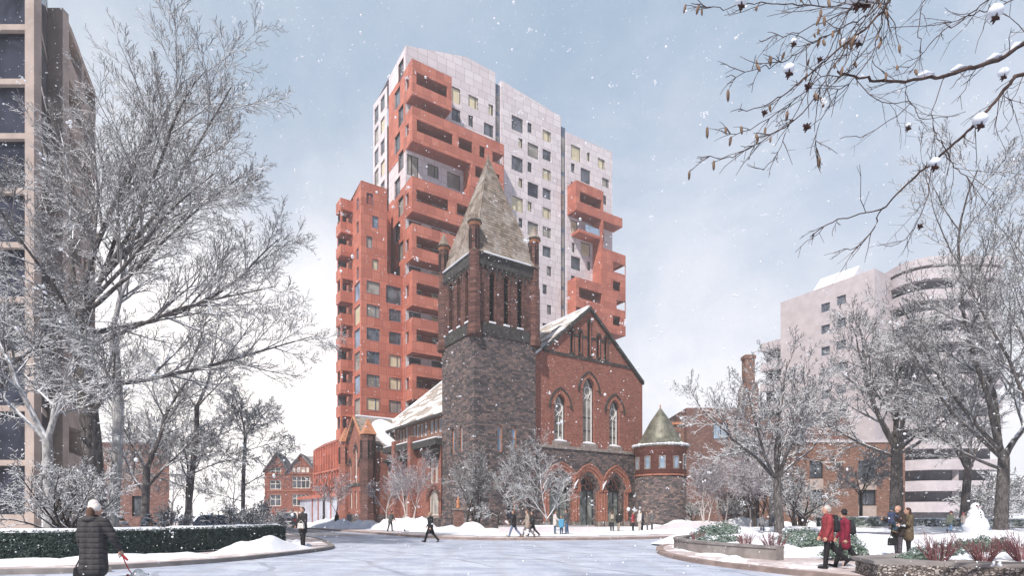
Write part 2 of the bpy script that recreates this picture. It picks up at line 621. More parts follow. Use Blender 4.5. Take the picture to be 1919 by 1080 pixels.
def opening(h):
    if len(h) > 4 and h[4]:
        return [(h[0], h[2])] + arch(h[0], h[1], h[3] - h[4], h[3]) + [(h[1], h[2])]
    return [(h[0], h[2]), (h[0], h[3]), (h[1], h[3]), (h[1], h[2])]


def window(parent, f, h, frame, pane, depth=0.22, fw=0.09, split=None, bars=0, cross=(), name='window', sill=None):
    """a window set back in its opening: frame mesh with the pane as its child"""
    a0, a1, b0, b1 = h[:4]
    mb = MB()
    if len(h) > 4 and h[4]:
        o = opening(h)
        hi = (a0 + fw, a1 - fw, b0, b1 - fw * 1.2, h[4] - fw * 0.2)
        mb.ring(f, o, opening(hi), depth - 0.05, depth + 0.02)
        mb.fbox(f, a0, a1, b0, b0 + fw, depth - 0.05, depth + 0.02)
        pn = [f(x, z, depth) for x, z in o]
        top = b1 - h[4]
    else:
        mb.fbox(f, a0, a1, b0, b0 + fw, depth - 0.05, depth + 0.02)
        mb.fbox(f, a0, a1, b1 - fw, b1, depth - 0.05, depth + 0.02)
        mb.fbox(f, a0, a0 + fw, b0 + fw, b1 - fw, depth - 0.05, depth + 0.02)
        mb.fbox(f, a1 - fw, a1, b0 + fw, b1 - fw, depth - 0.05, depth + 0.02)
        pn = [f(a0, b0, depth), f(a1, b0, depth), f(a1, b1, depth), f(a0, b1, depth)]
        top = b1 - fw
    if split:
        c = a0 + (a1 - a0) * split
        mb.fbox(f, c - fw * 0.7, c + fw * 0.7, b0 + fw, top, depth - 0.045, depth + 0.015)
    for k in range(bars):
        c = a0 + (a1 - a0) * (k + 1) / (bars + 1)
        mb.fbox(f, c - fw * 0.4, c + fw * 0.4, b0 + fw, top, depth - 0.045, depth + 0.015)
    for t in cross:
        c = b0 + (b1 - b0) * t
        mb.fbox(f, a0 + fw, a1 - fw, c - fw * 0.4, c + fw * 0.4, depth - 0.042, depth + 0.013)
    w = mb.build(name, frame, parent)
    MB().poly(pn).build('pane', pane, w)
    return w


def faceY(y):   # wall facing -y of its building
    return lambda a, b, d: (a, y + d, b)


def faceX(x):   # wall facing -x of its building
    return lambda a, b, d: (x + d, a, b)

# ------------------------------------------------------------------ the church (local axes: x along the front, y along the side)
ANG = math.atan2(0.555, 0.832)
CH = (-3.74, 56.0)


def ch_world(x, y, z=0.0):
    c, s_ = math.cos(ANG), math.sin(ANG)
    return (CH[0] + c * x - s_ * y, CH[1] + s_ * x + c * y, z)


church = thing('church', 'old red brick church with dark stone bell tower, shingled spire and arched doors', 'church', (*CH, 0), ANG)

# --- bell tower
TW, TD = 7.5, 7.0
ZS, ZE = 19.8, 27.8
fr, fl = faceY(0), faceX(0)
low_r = [(2.72, 3.35, 7.95, 10.75, 0.4), (4.44, 5.09, 7.95, 10.75, 0.4), (3.9, 4.9, 0.9, 3.5)]
low_l = [(2.40, 3.02, 8.05, 10.7, 0.4), (4.13, 4.78, 8.05, 10.7, 0.4)]
mb = MB()
mb.wall(fr, 0, TW, 0, ZS, low_r, 0.3)
mb.wall(fl, 0, TD, 0, ZS, low_l, 0.3)
mb.poly([(TW, 0, 0), (TW, TD, 0), (TW, TD, ZS), (TW, 0, ZS)])
mb.poly([(0, TD, 0), (TW, TD, 0), (TW, TD, ZS), (0, TD, ZS)])
# battered foot and offset courses
mb.box(-0.18, TW + 0.18, -0.18, 0.0, 0, 1.1)
mb.box(-0.18, 0.0, 0.0, TD, 0, 1.1)
tower = mb.build('bell_tower', M['stone'], church)
for h in low_r[:2]:
    w = window(tower, fr, h, M['trim_or'], M['glass_bl'], 0.2, 0.11, cross=(0.55,))
for h in low_l:
    w = window(tower, fl, h, M['trim_or'], M['glass_bl'], 0.2, 0.11, cross=(0.55,))
window(tower, fr, low_r[2], M['trim_or'], M['glass_dk'], 0.2, 0.1)

bel_r = [(1.74, 2.44, 20.9, 26.1, 0.55), (3.45, 4.12, 20.9, 26.1, 0.55), (5.12, 5.84, 20.9, 26.1, 0.55)]
bel_l = [(1.04, 1.75, 20.95, 26.15, 0.55), (2.83, 3.45, 20.95, 26.15, 0.55), (4.48, 5.2, 20.95, 26.15, 0.55)]
mb = MB()
mb.wall(fr, 0, TW, ZS, ZE, bel_r, 0.5)
mb.wall(fl, 0, TD, ZS, ZE, bel_l, 0.5)
mb.poly([(TW, 0, ZS), (TW, TD, ZS), (TW, TD, ZE), (TW, 0, ZE)])
mb.poly([(0, TD, ZS), (TW, TD, ZS), (TW, TD, ZE), (0, TD, ZE)])
belfry = mb.build('belfry', M['brick_dark'], church)
for f, hs in ((fr, bel_r), (fl, bel_l)):
    for h in hs:
        mb = MB()
        mb.poly([f(x, z, 0.45) for x, z in opening(h)])
        for k in range(14):
            z = h[2] + 0.3 + k * 0.33
            mb.fbox(f, h[0] + 0.02, h[1] - 0.02, z, z + 0.06, 0.2, 0.44)
        lv = mb.build('louvre_window', M['louvre'], belfry)
        mb = MB()     # moulded jambs, hood and snowy sill
        g = 0.13
        mb.ring(f, opening((h[0] - g, h[1] + g, h[2], h[3] + g * 1.5, h[4] + g * 0.8)), opening(h), -0.06, 0.02)
        mb.build('moulding', M['brick_dark'], lv)
        mb = MB()
        o1 = arch(h[0] - 0.34, h[1] + 0.34, h[3] - h[4], h[3] + 0.42)
        o2 = arch(h[0] - 0.17, h[1] + 0.17, h[3] - h[4], h[3] + 0.24)
        mb.ring(f, o1, o2, -0.10, 0.0)
        mb.build('hood', M['trim_dk'], lv)
        MB().fbox(f, h[0] - 0.05, h[1] + 0.05, h[2] - 0.02, h[2] + 0.14, -0.12, 0.3).build('snowy_sill', M['snow'], lv)
# stone band under the belfry, dark corbelled cornice under the eaves, string courses
for f, wd in ((fr, TW), (fl, TD)):
    MB().fbox(f, 0.9, wd - 0.8, ZS - 0.15, ZS + 1.02, -0.13, 0.1).build('sill_band', M['trim_dk'], belfry)
    mb = MB()
    mb.fbox(f, 0.5, wd - 0.5, ZE - 1.25, ZE - 0.1, -0.16, 0.1)
    for k in range(11):
        a = 0.85 + k * 0.55
        if a < wd - 0.7:
            mb.fbox(f, a, a + 0.2, ZE - 1.6, ZE - 1.24, -0.14, 0.1)
    mb.build('cornice', M['trim_dk'], belfry)
# spire: a broad pyramid with a slight bell-cast foot
mb = MB()
cx, cy = 3.75, 3.5
prof = [(4.0, ZE - 0.1), (3.62, ZE + 0.55), (0.06, 39.9)]
ring = []
for r, z in prof:
    ring.append([(cx - r, cy - r * 0.97, z), (cx + r, cy - r * 0.97, z), (cx + r, cy + r * 0.97, z), (cx - r, cy + r * 0.97, z)])
for j in range(2):
    for k in range(4):
        k2 = (k + 1) % 4
        mb.poly([ring[j][k], ring[j][k2], ring[j + 1][k2], ring[j + 1][k]])
mb.poly(list(reversed(ring[0])))
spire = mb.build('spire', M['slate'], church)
mb = MB()
for k in range(4):
    mb.tube([ring[0][k], ring[1][k], ring[2][k]], [0.07, 0.07, 0.05], 5)
mb.build('ridge_flashing', M['slate'], spire)
mb = MB()
for k in range(4):
    p, q = Vector(ring[0][k]), Vector(ring[0][(k + 1) % 4])
    mb.tube([p + (q - p) * 0.14, p + (q - p) * 0.86], 0.09, 5)
mb.build('snow_on_eaves', M['snow'], spire)
MB().lathe([(0.02, 39.8), (0.1, 39.9), (0.1, 40.1), (0.0, 40.4)], 6, (cx, cy)).build('finial', M['copper'], spire)
# corner piers with slotted shafts and pyramid caps
for px_, py_, top, tip in ((0.12, 0.12, 30.5, 31.95), (TW - 0.05, 0.2, 30.75, 32.3), (0.2, TD - 0.05, 30.7, 32.3), (TW - 0.1, TD - 0.1, 30.7, 32.3)):
    mb = MB()
    r = 0.53
    mb.lathe([(0.78, ZS - 0.4), (0.78, ZS + 0.3), (0.64, ZS + 0.7), (0.64, 25.4), (r, 25.9), (r, top)], 8, (px_, py_), math.pi / 8)
    pier = mb.build('pinnacle', M['brick_dark'], belfry)
    mb = MB()
    for (dx_, dy_) in ((0, -1), (-1, 0)):
        for e in (-0.16, 0.16):
            u0 = (px_ + dx_ * 0.49 + (e if dx_ == 0 else 0), py_ + dy_ * 0.49 + (e if dy_ == 0 else 0))
            mb.box(u0[0] - 0.06, u0[0] + 0.06, u0[1] - 0.06, u0[1] + 0.06, top - 2.6, top - 0.7)
    mb.build('slot', M['louvre'], pier)
    mb = MB()
    mb.lathe([(0.54, top - 0.28), (0.64, top - 0.12), (0.64, top)], 8, (px_, py_), math.pi / 8)
    mb.build('terracotta_band', M['trim_or'], pier)
    mb = MB()
    mb.lathe([(0.74, top), (0.74, top + 0.14), (0.66, top + 0.14)], 8, (px_, py_), math.pi / 8)
    mb.build('coping', M['trim_dk'], pier)
    mb = MB()
    mb.lathe([(0.72, top + 0.14), (0.6, top + 0.34), (0.03, tip)], 8, (px_, py_), math.pi / 8)
    mb.build('cap', M['slate'], pier)

# --- nave front gable
GY = 0.75
gx0, gx1, gxm = 7.5, 24.4, 15.75
zeave, zapex = 17.95, 25.4
fg = faceY(GY)
ZB = 9.1          # top of the rubble stone storey
lan = [(10.62, 12.3, 9.75, 15.05, 1.3), (14.75, 16.56, 9.75, 17.4, 1.4), (18.85, 20.54, 9.7, 15.3, 1.3)]
top5 = [(12.93, 13.38, 19.9, 22.55, 0.3), (14.12, 14.59, 20.0, 22.6, 0.3), (15.5, 16.0, 20.0, 24.0, 0.35), (16.9, 17.37, 20.0, 22.6, 0.3), (18.1, 18.55, 19.9, 22.55, 0.3)]
mb = MB()
mb.wall(fg, gx0, gx1, ZB, zapex + 0.1, lan + top5, 0.5)
sl = (zapex - zeave) / (gx1 - gxm)
mb.cut((gxm, 0, zapex), (sl, 0, 1))
mb.cut((gxm, 0, zapex), (-sl, 0, 1))
gable = mb.build('gable_wall', M['brick'], church)
for h in lan:
    a0, a1, b0, b1, ah = h
    f = fg
    win = window(gable, f, h, M['frame'], M['glass_pale'], 0.42, 0.16, cross=(0.2, 0.4))
    mb = MB()           # white tracery: two lights, circle and crossing bars
    c = (a0 + a1) / 2
    mb.fbox(f, c - 0.03, c + 0.03, b0 + 0.1, b1 - 2.6, 0.30, 0.38)
    mb.fbox(f, a1 - 0.34, a1 - 0.22, b0 + 0.1, b1 - ah, 0.28, 0.38)
    def tube2(pts, r=0.055):
        mb.tube([f(x, z, 0.33) for x, z in pts], r, 5)
    zc = b1 - 1.55
    tube2([(c + 0.44 * math.cos(t * math.pi / 8), zc + 0.5 * math.sin(t * math.pi / 8)) for t in range(17)])
    tube2([(a0 + 0.18, zc - 1.15), (c, zc - 0.55), (a1 - 0.2, zc - 1.15)])
    tube2([(a0 + 0.16, zc - 0.15), (c - 0.3, zc - 0.42), (c, zc - 0.95), (c + 0.3, zc - 0.42), (a1 - 0.18, zc - 0.15)], 0.04)
    tube2([(a0 + 0.2, zc + 0.3), (c - 0.25, zc + 0.42), (c, b1 - 0.3), (c + 0.25, zc + 0.42), (a1 - 0.2, zc + 0.3)], 0.05)
    mb.build('tracery', M['lead'], win)
    mb = MB()
    mb.fbox(f, a0 - 0.35, a1 + 0.35, b0 - 0.55, b0 - 0.02, -0.16, 0.3)
    mb.build('sill', M['trim_gr'], win)
    mb = MB()
    mb.tube([f(a0 + 0.02, b0 + 0.02, 0.1), f(c, b0 + 0.07, 0.08), f(a1 - 0.02, b0 + 0.02, 0.1)], [0.14, 0.2, 0.14], 6)
    mb.fbox(f, a0, a1, b0 - 0.02, b0 + 0.1, -0.14, 0.35)
    mb.build('snow', M['snow'], win)
    mb = MB()
    o1 = arch(a0 - 0.62, a1 + 0.62, b1 - ah, b1 + 0.55, 9)
    o2 = arch(a0, a1, b1 - ah, b1, 9)
    mb.ring(f, o1, o2, -0.06, 0.02)
    mb.build('brick_arch', M['trim_br'], gable)
    mb = MB()
    mb.ring(f, arch(a0 - 0.78, a1 + 0.78, b1 - ah - 0.3, b1 + 0.72, 9), arch(a0 - 0.6, a1 + 0.6, b1 - ah - 0.3, b1 + 0.54, 9), -0.15, 0.0)
    mb.build('drip_hood', M['trim_dk'], gable)
mb = MB()
for h in top5:
    mb.poly([fg(x, z, 0.35) for x, z in opening(h)])
mb.build('louvre_window', M['louvre'], gable)
mb = MB()
mb.fbox(fg, 9.2, 22.6, 19.35, 19.62, -0.1, 0.05)
for a, b in ((12.45, 12.93), (13.38, 14.12), (14.59, 15.5), (16.0, 16.9), (17.37, 18.1), (18.55, 19.05)):
    mb.fbox(fg, a, b, 21.85, 22.1, -0.08, 0.05)
for h in top5:
    mb.ring(fg, arch(h[0] - 0.16, h[1] + 0.16, h[3] - h[4], h[3] + 0.2), arch(h[0], h[1], h[3] - h[4], h[3]), -0.08, 0.0)
    mb.fbox(fg, h[0] - 0.1, h[0], h[2], h[3] - h[4], -0.05, 0.02)
    mb.fbox(fg, h[1], h[1] + 0.1, h[2], h[3] - h[4], -0.05, 0.02)
    mb.fbox(fg, h[0] - 0.13, h[1] + 0.13, h[2] - 0.2, h[2] - 0.02, -0.1, 0.02)
mb.build('string_course', M['trim_dk'], gable)
mb = MB()
for sgn, xe in ((1, gx1 + 0.05), (-1, 9.0)):
    za = zapex + 0.05
    zb = za - abs(xe - gxm) * sl
    for off, hh in ((-0.28, 0.3),):
        mb.extr([(gxm, GY + off, za - hh), (xe, GY + off, zb - hh), (xe, GY + off, zb + 0.12), (gxm, GY + off, za + 0.12)], (0, 0.5, 0))
mb.build('verge', M['trim_dk'], gable)

# --- nave roof
NE = 29.9
mb = MB()
xl, zl = 1.45, 13.5
mb.extr([(gxm, GY + 0.1, zapex + 0.22), (xl, GY + 0.1, zl), (xl, GY + 0.1, zl - 0.28), (gxm, GY + 0.1, zapex - 0.06)], (0, NE - GY, 0))
mb.extr([(gxm, GY + 0.1, zapex + 0.22), (gxm, GY + 0.1, zapex - 0.06), (gx1 + 0.2, GY + 0.1, zeave - 0.25), (gx1 + 0.2, GY + 0.1, zeave + 0.05)], (0, NE - GY, 0))
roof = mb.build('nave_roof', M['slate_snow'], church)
mb = MB()
for (x, z) in ((gxm, zapex + 0.28),):
    mb.tube([(x, GY + 0.1, z), (x, NE, z)], 0.14, 6)
mb.tube([(gxm, NE - 0.1, zapex + 0.28), (xl, NE - 0.1, zl + 0.08)], 0.16, 6)
mb.build('ridge_snow', M['snow'], roof)
mb = MB()
mb.box(xl - 0.12, xl + 0.25, TD, NE - 1, zl - 0.42, zl - 0.16)
mb.build('eaves_board', M['trim_dk'], roof)
# back gable and right side wall of the nave
mb = MB()
mb.poly([(xl + 0.7, NE, 0), (gx1, NE, 0), (gx1, NE, zeave), (gxm, NE, zapex), (xl + 0.7, NE, zl)])
mb.poly([(gx1, GY, 0), (gx1, NE, 0), (gx1, NE, zeave), (gx1, GY, zeave)])
mb.build('nave_wall', M['brick'], church)

# --- stone storey with the doors
mb = MB()
FY = 0.5
fs = faceY(FY)
doors = [(9.65, 13.0, 0.0, 6.2, 2.0), (13.95, 16.85, 0.0, 6.25, 2.0), (18.25, 20.95, 0.0, 6.25, 2.0)]
slit = (22.95, 23.6, 3.3, 5.25, 0.5)
mb.wall(fs, gx0, gx1, 0, ZB, doors + [slit], 1.5)
mb.poly([(gx0, FY, ZB), (gx1, FY, ZB), (gx1, GY + 0.2, ZB), (gx0, GY + 0.2, ZB)])
mb.poly([(gx1, FY, 0), (gx1, FY + 1.5, 0), (gx1, FY + 1.5, ZB), (gx1, FY, ZB)])
porch = mb.build('stone_storey', M['stone'], church)
mb = MB()
mb.fbox(fs, gx0, gx1 + 0.1, ZB - 0.22, ZB + 0.12, -0.12, 0.2)
mb.build('string_course', M['trim_gr'], porch)
window(porch, fs, slit, M['trim_dk'], M['glass_dk'], 0.3, 0.08)
for h in doors:
    a0, a1, b0, b1, ah = h
    c = (a0 + a1) / 2
    mb = MB()                       # stepped brick orders
    for k, (g, d) in enumerate(((0.95, -0.16), (0.62, -0.06), (0.3, 0.12))):
        g2 = (0.62, 0.3, 0.0)[k]
        mb.ring(fs, arch(a0 - g, a1 + g, b1 - ah, b1 + g * 1.1, 9), arch(a0 - g2, a1 + g2, b1 - ah, b1 + g2 * 1.1, 9), d, d + 0.22)
    mb.ring(fs, arch(a0 - 1.05, a1 + 1.05, b1 - ah, b1 + 1.2, 9), arch(a0 - 0.93, a1 + 0.93, b1 - ah, b1 + 1.05, 9), -0.24, -0.05)
    ar = mb.build('brick_arch', M['trim_br'], porch)
    for s_ in (-1, 1):              # clustered shafts on plinths
        xe = a0 if s_ < 0 else a1
        mb = MB()
        for k in range(3):
            mb.tube([(xe + s_ * (0.12 + 0.2 * k), FY + 0.25 - 0.16 * k, 0.85), (xe + s_ * (0.12 + 0.2 * k), FY + 0.25 - 0.16 * k, b1 - ah + 0.1)], 0.11, 8)
        mb.box(min(xe, xe + s_ * 0.72), max(xe, xe + s_ * 0.72), FY - 0.1, FY + 0.4, 0.8, b1 - ah)
        mb.box(min(xe, xe + s_ * 0.78), max(xe, xe + s_ * 0.78), FY - 0.22, FY + 0.4, b1 - ah - 0.05, b1 - ah + 0.16)
        mb.build('shaft', M['trim_br'], ar)
        mb = MB()
        mb.box(min(xe, xe + s_ * 0.8), max(xe, xe + s_ * 0.8), FY - 0.26, FY + 0.42, 0.05, 0.8)
        mb.build('plinth', M['trim_gr'], ar)
    mb = MB()                       # door: frame, transom with pierced tracery
    d = 1.0
    fw = 0.12
    mb.fbox(fs, a0, a0 + fw, 0, b1 - ah, d - 0.1, d)
    mb.fbox(fs, a1 - fw, a1, 0, b1 - ah, d - 0.1, d)
    mb.fbox(fs, a0, a1, b1 - ah, b1 - ah + 0.2, d - 0.14, d)
    mb.fbox(fs, c + 0.45, c + 0.52, 0, b1 - ah, d - 0.1, d)
    mb.fbox(fs, a0, a1, 0.05, 0.17, d - 0.09, d)
    door = mb.build('door', M['frame'], porch)
    mb = MB()
    mb.poly([fs(a0, 0, d + 0.02), fs(a1, 0, d + 0.02), fs(a1, b1 - ah, d + 0.02), fs(a0, b1 - ah, d + 0.02)])
    mb.build('pane', M['glass_door'], door)
    mb = MB()
    mb.poly([fs(x, z, d + 0.05) for x, z in arch(a0, a1, b1 - ah, b1)])
    mb.build('fanlight', M['glass_dk'], door)
    mb = MB()
    for (ox, oz, rr) in ((0, 1.15, 0.45), (-0.62, 0.62, 0.36), (0.62, 0.62, 0.36)):
        mb.tube([fs(c + ox + rr * math.cos(t * math.pi / 8), b1 - ah + oz + rr * math.sin(t * math.pi / 8), d - 0.04) for t in range(17)], 0.06, 5)
    mb.ring(fs, arch(a0, a1, b1 - ah, b1), arch(a0 + 0.14, a1 - 0.14, b1 - ah, b1 - 0.18), d - 0.1, d)
    mb.build('tracery', M['trim_br'], door)
    mb = MB()
    mb.tube([fs(a0 - 0.95, b1 - ah + 0.2, -0.28), fs(a0 - 0.75, b1 - ah + 0.75, -0.27), fs(a0 - 0.3, b1 - ah + 1.3, -0.26)], [0.04, 0.12, 0.03], 6)
    mb.build('snow', M['snow'], ar)

# --- side of the church: aisle bays, clerestory, transept
AY0, AY1 = 7.0, 22.6
AX, CX_ = -0.1, 2.2
fa, fc = faceX(AX), faceX(CX_)
bays = [(7.0, 13.2, 9.95), (13.2, 18.2, 10.2), (18.2, 22.6, 10.3)]
aisle_h, win2, win1 = [], [], []
for k, (y0, y1, zt) in enumerate(bays):
    m_ = y0 + (8.9 if k == 0 else 2.6 + y0) - y0 if k == 0 else (y0 + y1) / 2
    win2 += [(m_ - 1.05, m_ - 0.15, 5.1, 8.0), (m_ + 0.15, m_ + 1.05, 5.1, 8.0)]
    win1 += [(m_ - 1.25, m_ + 1.25, 1.5, 4.4, 1.25)]
mb = MB()
mb.wall(fa, AY0, AY1, 1.3, 10.0, win2 + win1, 0.35)
aisle = mb.build('aisle_wall', M['brick'], church)
MB().box(AX - 0.12, AX + 0.3, AY0, AY1, 0, 1.32).build('stone_base', M['stone'], church)
for h in win2:
    window(aisle, fa, h, M['cream'], M['glass_pale'], 0.25, 0.1, bars=1)
for h in win1:
    w = window(aisle, fa, h, M['cream'], M['glass_pale'], 0.25, 0.1, bars=2)
    mb = MB()
    mb.ring(fa, arch(h[0] - 0.55, h[1] + 0.55, h[3] - h[4], h[3] + 0.55), arch(h[0] - 0.05, h[1] + 0.05, h[3] - h[4], h[3] + 0.05), -0.12, 0.02)
    mb.build('hood', M['brick_dark'], w)
    MB().fbox(fa, h[0] - 0.3, h[1] + 0.3, h[2] - 0.35, h[2] - 0.03, -0.2, 0.2).build('sill', M['trim_gr'], w)
mb = MB()
mb2 = MB()
mb3 = MB()
for k, (y0, y1, zt) in enumerate(bays):
    mb.box(AX - 0.75, CX_, y0 + (0 if k == 0 else 1.0), y1 - 0.05, zt - 0.75, zt)
    mb2.box(AX - 0.68, CX_, y0 + (0 if k == 0 else 1.05), y1 - 0.1, zt + 0.005, zt + 0.16)
    c = (win1[k][0] + win1[k][1]) / 2
    mb3.extr([(AX - 1.0, c - 1.7, 8.55), (AX + 0.02, c - 1.7, 9.1), (AX + 0.02, c - 1.7, 8.5), (AX - 0.9, c - 1.7, 8.35)], (0, 3.4, 0))
    for yy in (c - 1.45, c, c + 1.35):
        mb3.extr([(AX - 0.8, yy, 8.4), (AX, yy, 8.4), (AX, yy, 7.6)], (0, 0.14, 0))
flat = mb.build('aisle_roof', M['trim_dk'], church)
mb2.build('roof_snow', M['snow'], flat)
mb3.build('window_canopy', M['trim_dk'], aisle)
mb = MB()
for y in (13.2, 18.2):
    mb.box(AX - 0.9, CX_ - 0.02, y + 0.1, y + 0.9, 0.0, 10.75)
mb.build('buttress', M['brick'], church)
cl = []
for y0, y1, n_ in ((11.3, 14.8, 3), (15.4, 20.0, 4), (21.3, 25.4, 4)):
    wdt = (y1 - y0) / n_
    for k in range(n_):
        cl.append((y0 + k * wdt + 0.2, y0 + (k + 1) * wdt - 0.1, 11.4, 13.05))
mb = MB()
mb.wall(fc, AY0, 27.5, 9.5, 13.4, cl, 0.3)
clere = mb.build('clerestory_wall', M['brick_or'], church)
for h in cl:
    window(clere, fc, h, M['cream'], M['glass_bl'], 0.2, 0.09)
# transept with steep gable facing the street
TX = -2.0
ft = faceX(TX)
ty0, ty1, tym = 24.4, 34.2, 29.9
tl = [(32.0, 32.75, 6.1, 9.4, 0.6), (29.4, 30.4, 6.1, 11.3, 0.75), (27.6, 28.4, 6.1, 9.1, 0.6)]
lw = [(31.5, 32.5, 2.4, 4.9), (29.5, 30.3, 2.4, 4.9), (27.5, 28.4, 2.4, 4.85)]
mb = MB()
mb.wall(ft, ty0, ty1, 1.6, 15.3, tl + lw, 0.35)
mb.cut((0, tym, 15.2), (0, 0.95, 1))
mb.cut((0, tym, 15.2), (0, -0.95, 1))
mb.poly([(TX, ty0, 1.6), (3, ty0, 1.6), (3, ty0, 10), (TX, ty0, 10)])
tran = mb.build('transept_wall', M['brick'], church)
MB().box(TX - 0.12, 2.4, ty0 - 0.12, ty1 + 0.3, 0, 1.62).build('stone_base', M['stone'], tran)
for h in tl + lw:
    w = window(tran, ft, h, M['cream'], M['glass_pale'], 0.25, 0.13)
    if len(h) > 4:
        mb = MB()
        mb.ring(ft, arch(h[0] - 0.4, h[1] + 0.4, h[3] - h[4] - 0.3, h[3] + 0.45), arch(h[0] - 0.1, h[1] + 0.1, h[3] - h[4] - 0.3, h[3] + 0.1), -0.1, 0.02)
        mb.build('hood', M['trim_dk'], w)
MB().fbox(ft, 27.0, 33.2, 5.6, 6.0, -0.15, 0.1).build('string_course', M['trim_dk'], tran)
mb = MB()
s2 = 0.95
for sg in (-1, 1):
    e = 5.5
    mb.extr([(TX - 0.35, tym, 15.45), (TX - 0.35, tym + sg * e, 15.45 - s2 * e), (TX - 0.35, tym + sg * e, 15.15 - s2 * e), (TX - 0.35, tym, 15.15)], (5.8 + (11 if False else 0) + 1.2, 0, 0))
troof = mb.build('transept_roof', M['slate'], church)
mb = MB()
for sg in (-1, 1):
    mb.tube([(TX - 0.38, tym, 15.35), (TX - 0.38, tym + sg * 5.3, 15.35 - s2 * 5.3)], 0.17, 4)
mb.build('verge_board', M['trim_or'], troof)
mb = MB()
mb.tube([(TX, tym, 15.5), (4.3, tym, 15.5)], 0.17, 6)
rng = random.Random(4)
pts = []
for k in range(22):           # one slid sheet of snow on the near slope
    t = k / 21 * 2 * math.pi
    xx = 1.55 + 1.95 * math.cos(t) * (1 + 0.1 * math.sin(3 * t))
    yy = tym - 2.7 + 2.35 * math.sin(t)
    pts.append((xx, yy, 15.5 - s2 * (tym - yy)))
mb.extr(pts, (0, -0.08, 0.12))
mb.build('roof_snow', M['snow'], troof)
for y, top in ((24.6, 12.2), (34.1, 12.2)):
    mb = MB()
    mb.lathe([(1.15, 0), (1.15, 1.6), (0.98, 1.7), (0.98, top - 0.1), (1.12, top)], 8, (TX - 0.1, y), math.pi / 8)
    tu = mb.build('corner_turret', M['brick_dark'] if y < 30 else M['brick'], church)
    mb = MB()
    mb.lathe([(1.3, top), (1.2, top + 0.15), (0.05, top + 2.2)], 4, (TX - 0.1, y), math.pi / 4)
    mb.build('cap', M['trim_or'], tu)
    mb = MB()
    for e in (-0.28, 0.22):
        mb.box(TX - 1.02 - 0.06, TX - 0.9, y + e - 0.08, y + e + 0.08, top - 3.2, top - 0.8)
        mb.box(TX - 0.1 + e - 0.08, TX - 0.1 + e + 0.08, y - 1.0, y - 0.85, top - 3.2, top - 0.8)
    mb.build('slot', M['louvre'], tu)

# --- round corner turret to the right of the front
wx, wy = 17.54, 67.0
ddx, ddy = wx - CH[0], wy - CH[1]
ca, sa = math.cos(-ANG), math.sin(-ANG)
tx, ty = ca * ddx - sa * ddy, sa * ddx + ca * ddy
R0 = 2.95
mb = MB()
mb.lathe([(R0 + 0.08, 0), (R0 + 0.04, 0.6), (R0, 0.7), (R0, 6.05)], 40, (tx, ty))
turret = mb.build('round_turret', stone('rounded_rubble', STONE, rnd_c=(tx, ty)), church, True)
mb = MB()
mb.lathe([(R0 + 0.1, 6.05), (R0 + 0.1, 6.25), (R0, 6.25)], 40, (tx, ty))
mb.build('string_course', M['trim_br'], turret)
mb = MB()
mb.lathe([(R0 + 0.01, 6.24), (R0 + 0.01, 9.15), (R0 + 0.14, 9.2), (R0 + 0.14, 9.5)], 40, (tx, ty))
mb.build('brick_storey', M['brick'], turret, True)
va = math.atan2(-ty, -tx) + 0.0
cam_local = (ca * (0 - CH[0]) - sa * (0 - CH[1]), sa * (0 - CH[0]) + ca * (0 - CH[1]))
va = math.atan2(cam_local[1] - ty, cam_local[0] - tx)
for off in (-1.05, -0.49, 0.07, 0.62, 1.12):
    a = va + off
    n_, t_ = Vector((math.cos(a), math.sin(a))), Vector((-math.sin(a), math.cos(a)))
    def fturr(u, b, d, n_=n_, t_=t_):
        p = Vector((tx, ty)) + n_ * (R0 + 0.06 - d) + t_ * u
        return (p.x, p.y, b)
    h = (-0.36, 0.36, 6.85, 8.3)
    mb = MB()
    for q in ((-0.38, -0.27, 6.8, 8.3), (0.27, 0.38, 6.8, 8.3), (-0.27, 0.27, 6.8, 6.91), (-0.27, 0.27, 8.19, 8.3)):
        mb.fbox(fturr, *q, -0.04, 0.14)
    w = mb.build('window', M['trim_gr'], turret)
    MB().poly([fturr(-0.28, 6.9, 0.02), fturr(0.28, 6.9, 0.02), fturr(0.28, 8.2, 0.02), fturr(-0.28, 8.2, 0.02)]).build('pane', M['glass_bl'], w)
mb = MB()
mb.lathe([(R0 + 0.3, 9.42), (R0 + 0.25, 9.55), (2.35, 10.4), (1.2, 12.55), (0.06, 14.2)], 40, (tx, ty))
cone = mb.build('cone_roof', M['copper'], turret)
mb = MB()
rr = random.Random(8)
prof = []
n = 48
i0 = 0
for k in range(n):
    a = 2 * math.pi * k / n
    r = 0.12 + 0.1 * rr.random() + 0.06 * math.sin(3 * a)
    p = (tx + (R0 + 0.12) * math.cos(a), ty + (R0 + 0.12) * math.sin(a), 9.62)
    mb.ball(p, 0.22, 6, (1.4, 1.4, r * 4.5))
mb.build('eaves_snow', M['snow'], cone, True)
mb = MB()
mb.lathe([(0.07, 14.1), (0.1, 14.2), (0.04, 14.3), (0.1, 14.4), (0.02, 14.65)], 8, (tx, ty))
mb.build('finial', M['trim_or'], cone)

# ------------------------------------------------------------------ apartment tower behind the church
TO = ch_world(8.52, 37.0)
apt = thing('apartment_tower', 'tall pale panelled apartment tower with stacked terracotta red balconies rising behind the church', 'apartment tower', TO, ANG)
f0, l0 = faceY(0), faceX(0)
P = 3.71
def zfl(k):            # underside of the balcony front at storey k
    return 38.4 + P * k
S1, S2, S3 = (0.0, 17.1), (18.36, 32.0), (33.36, 45.5)
wins = []              # (hole, glass, split)
def W(a0, a1, b0, b1, g='glass', sp=None):
    wins.append(((a0, a1, b0, b1), g, sp))
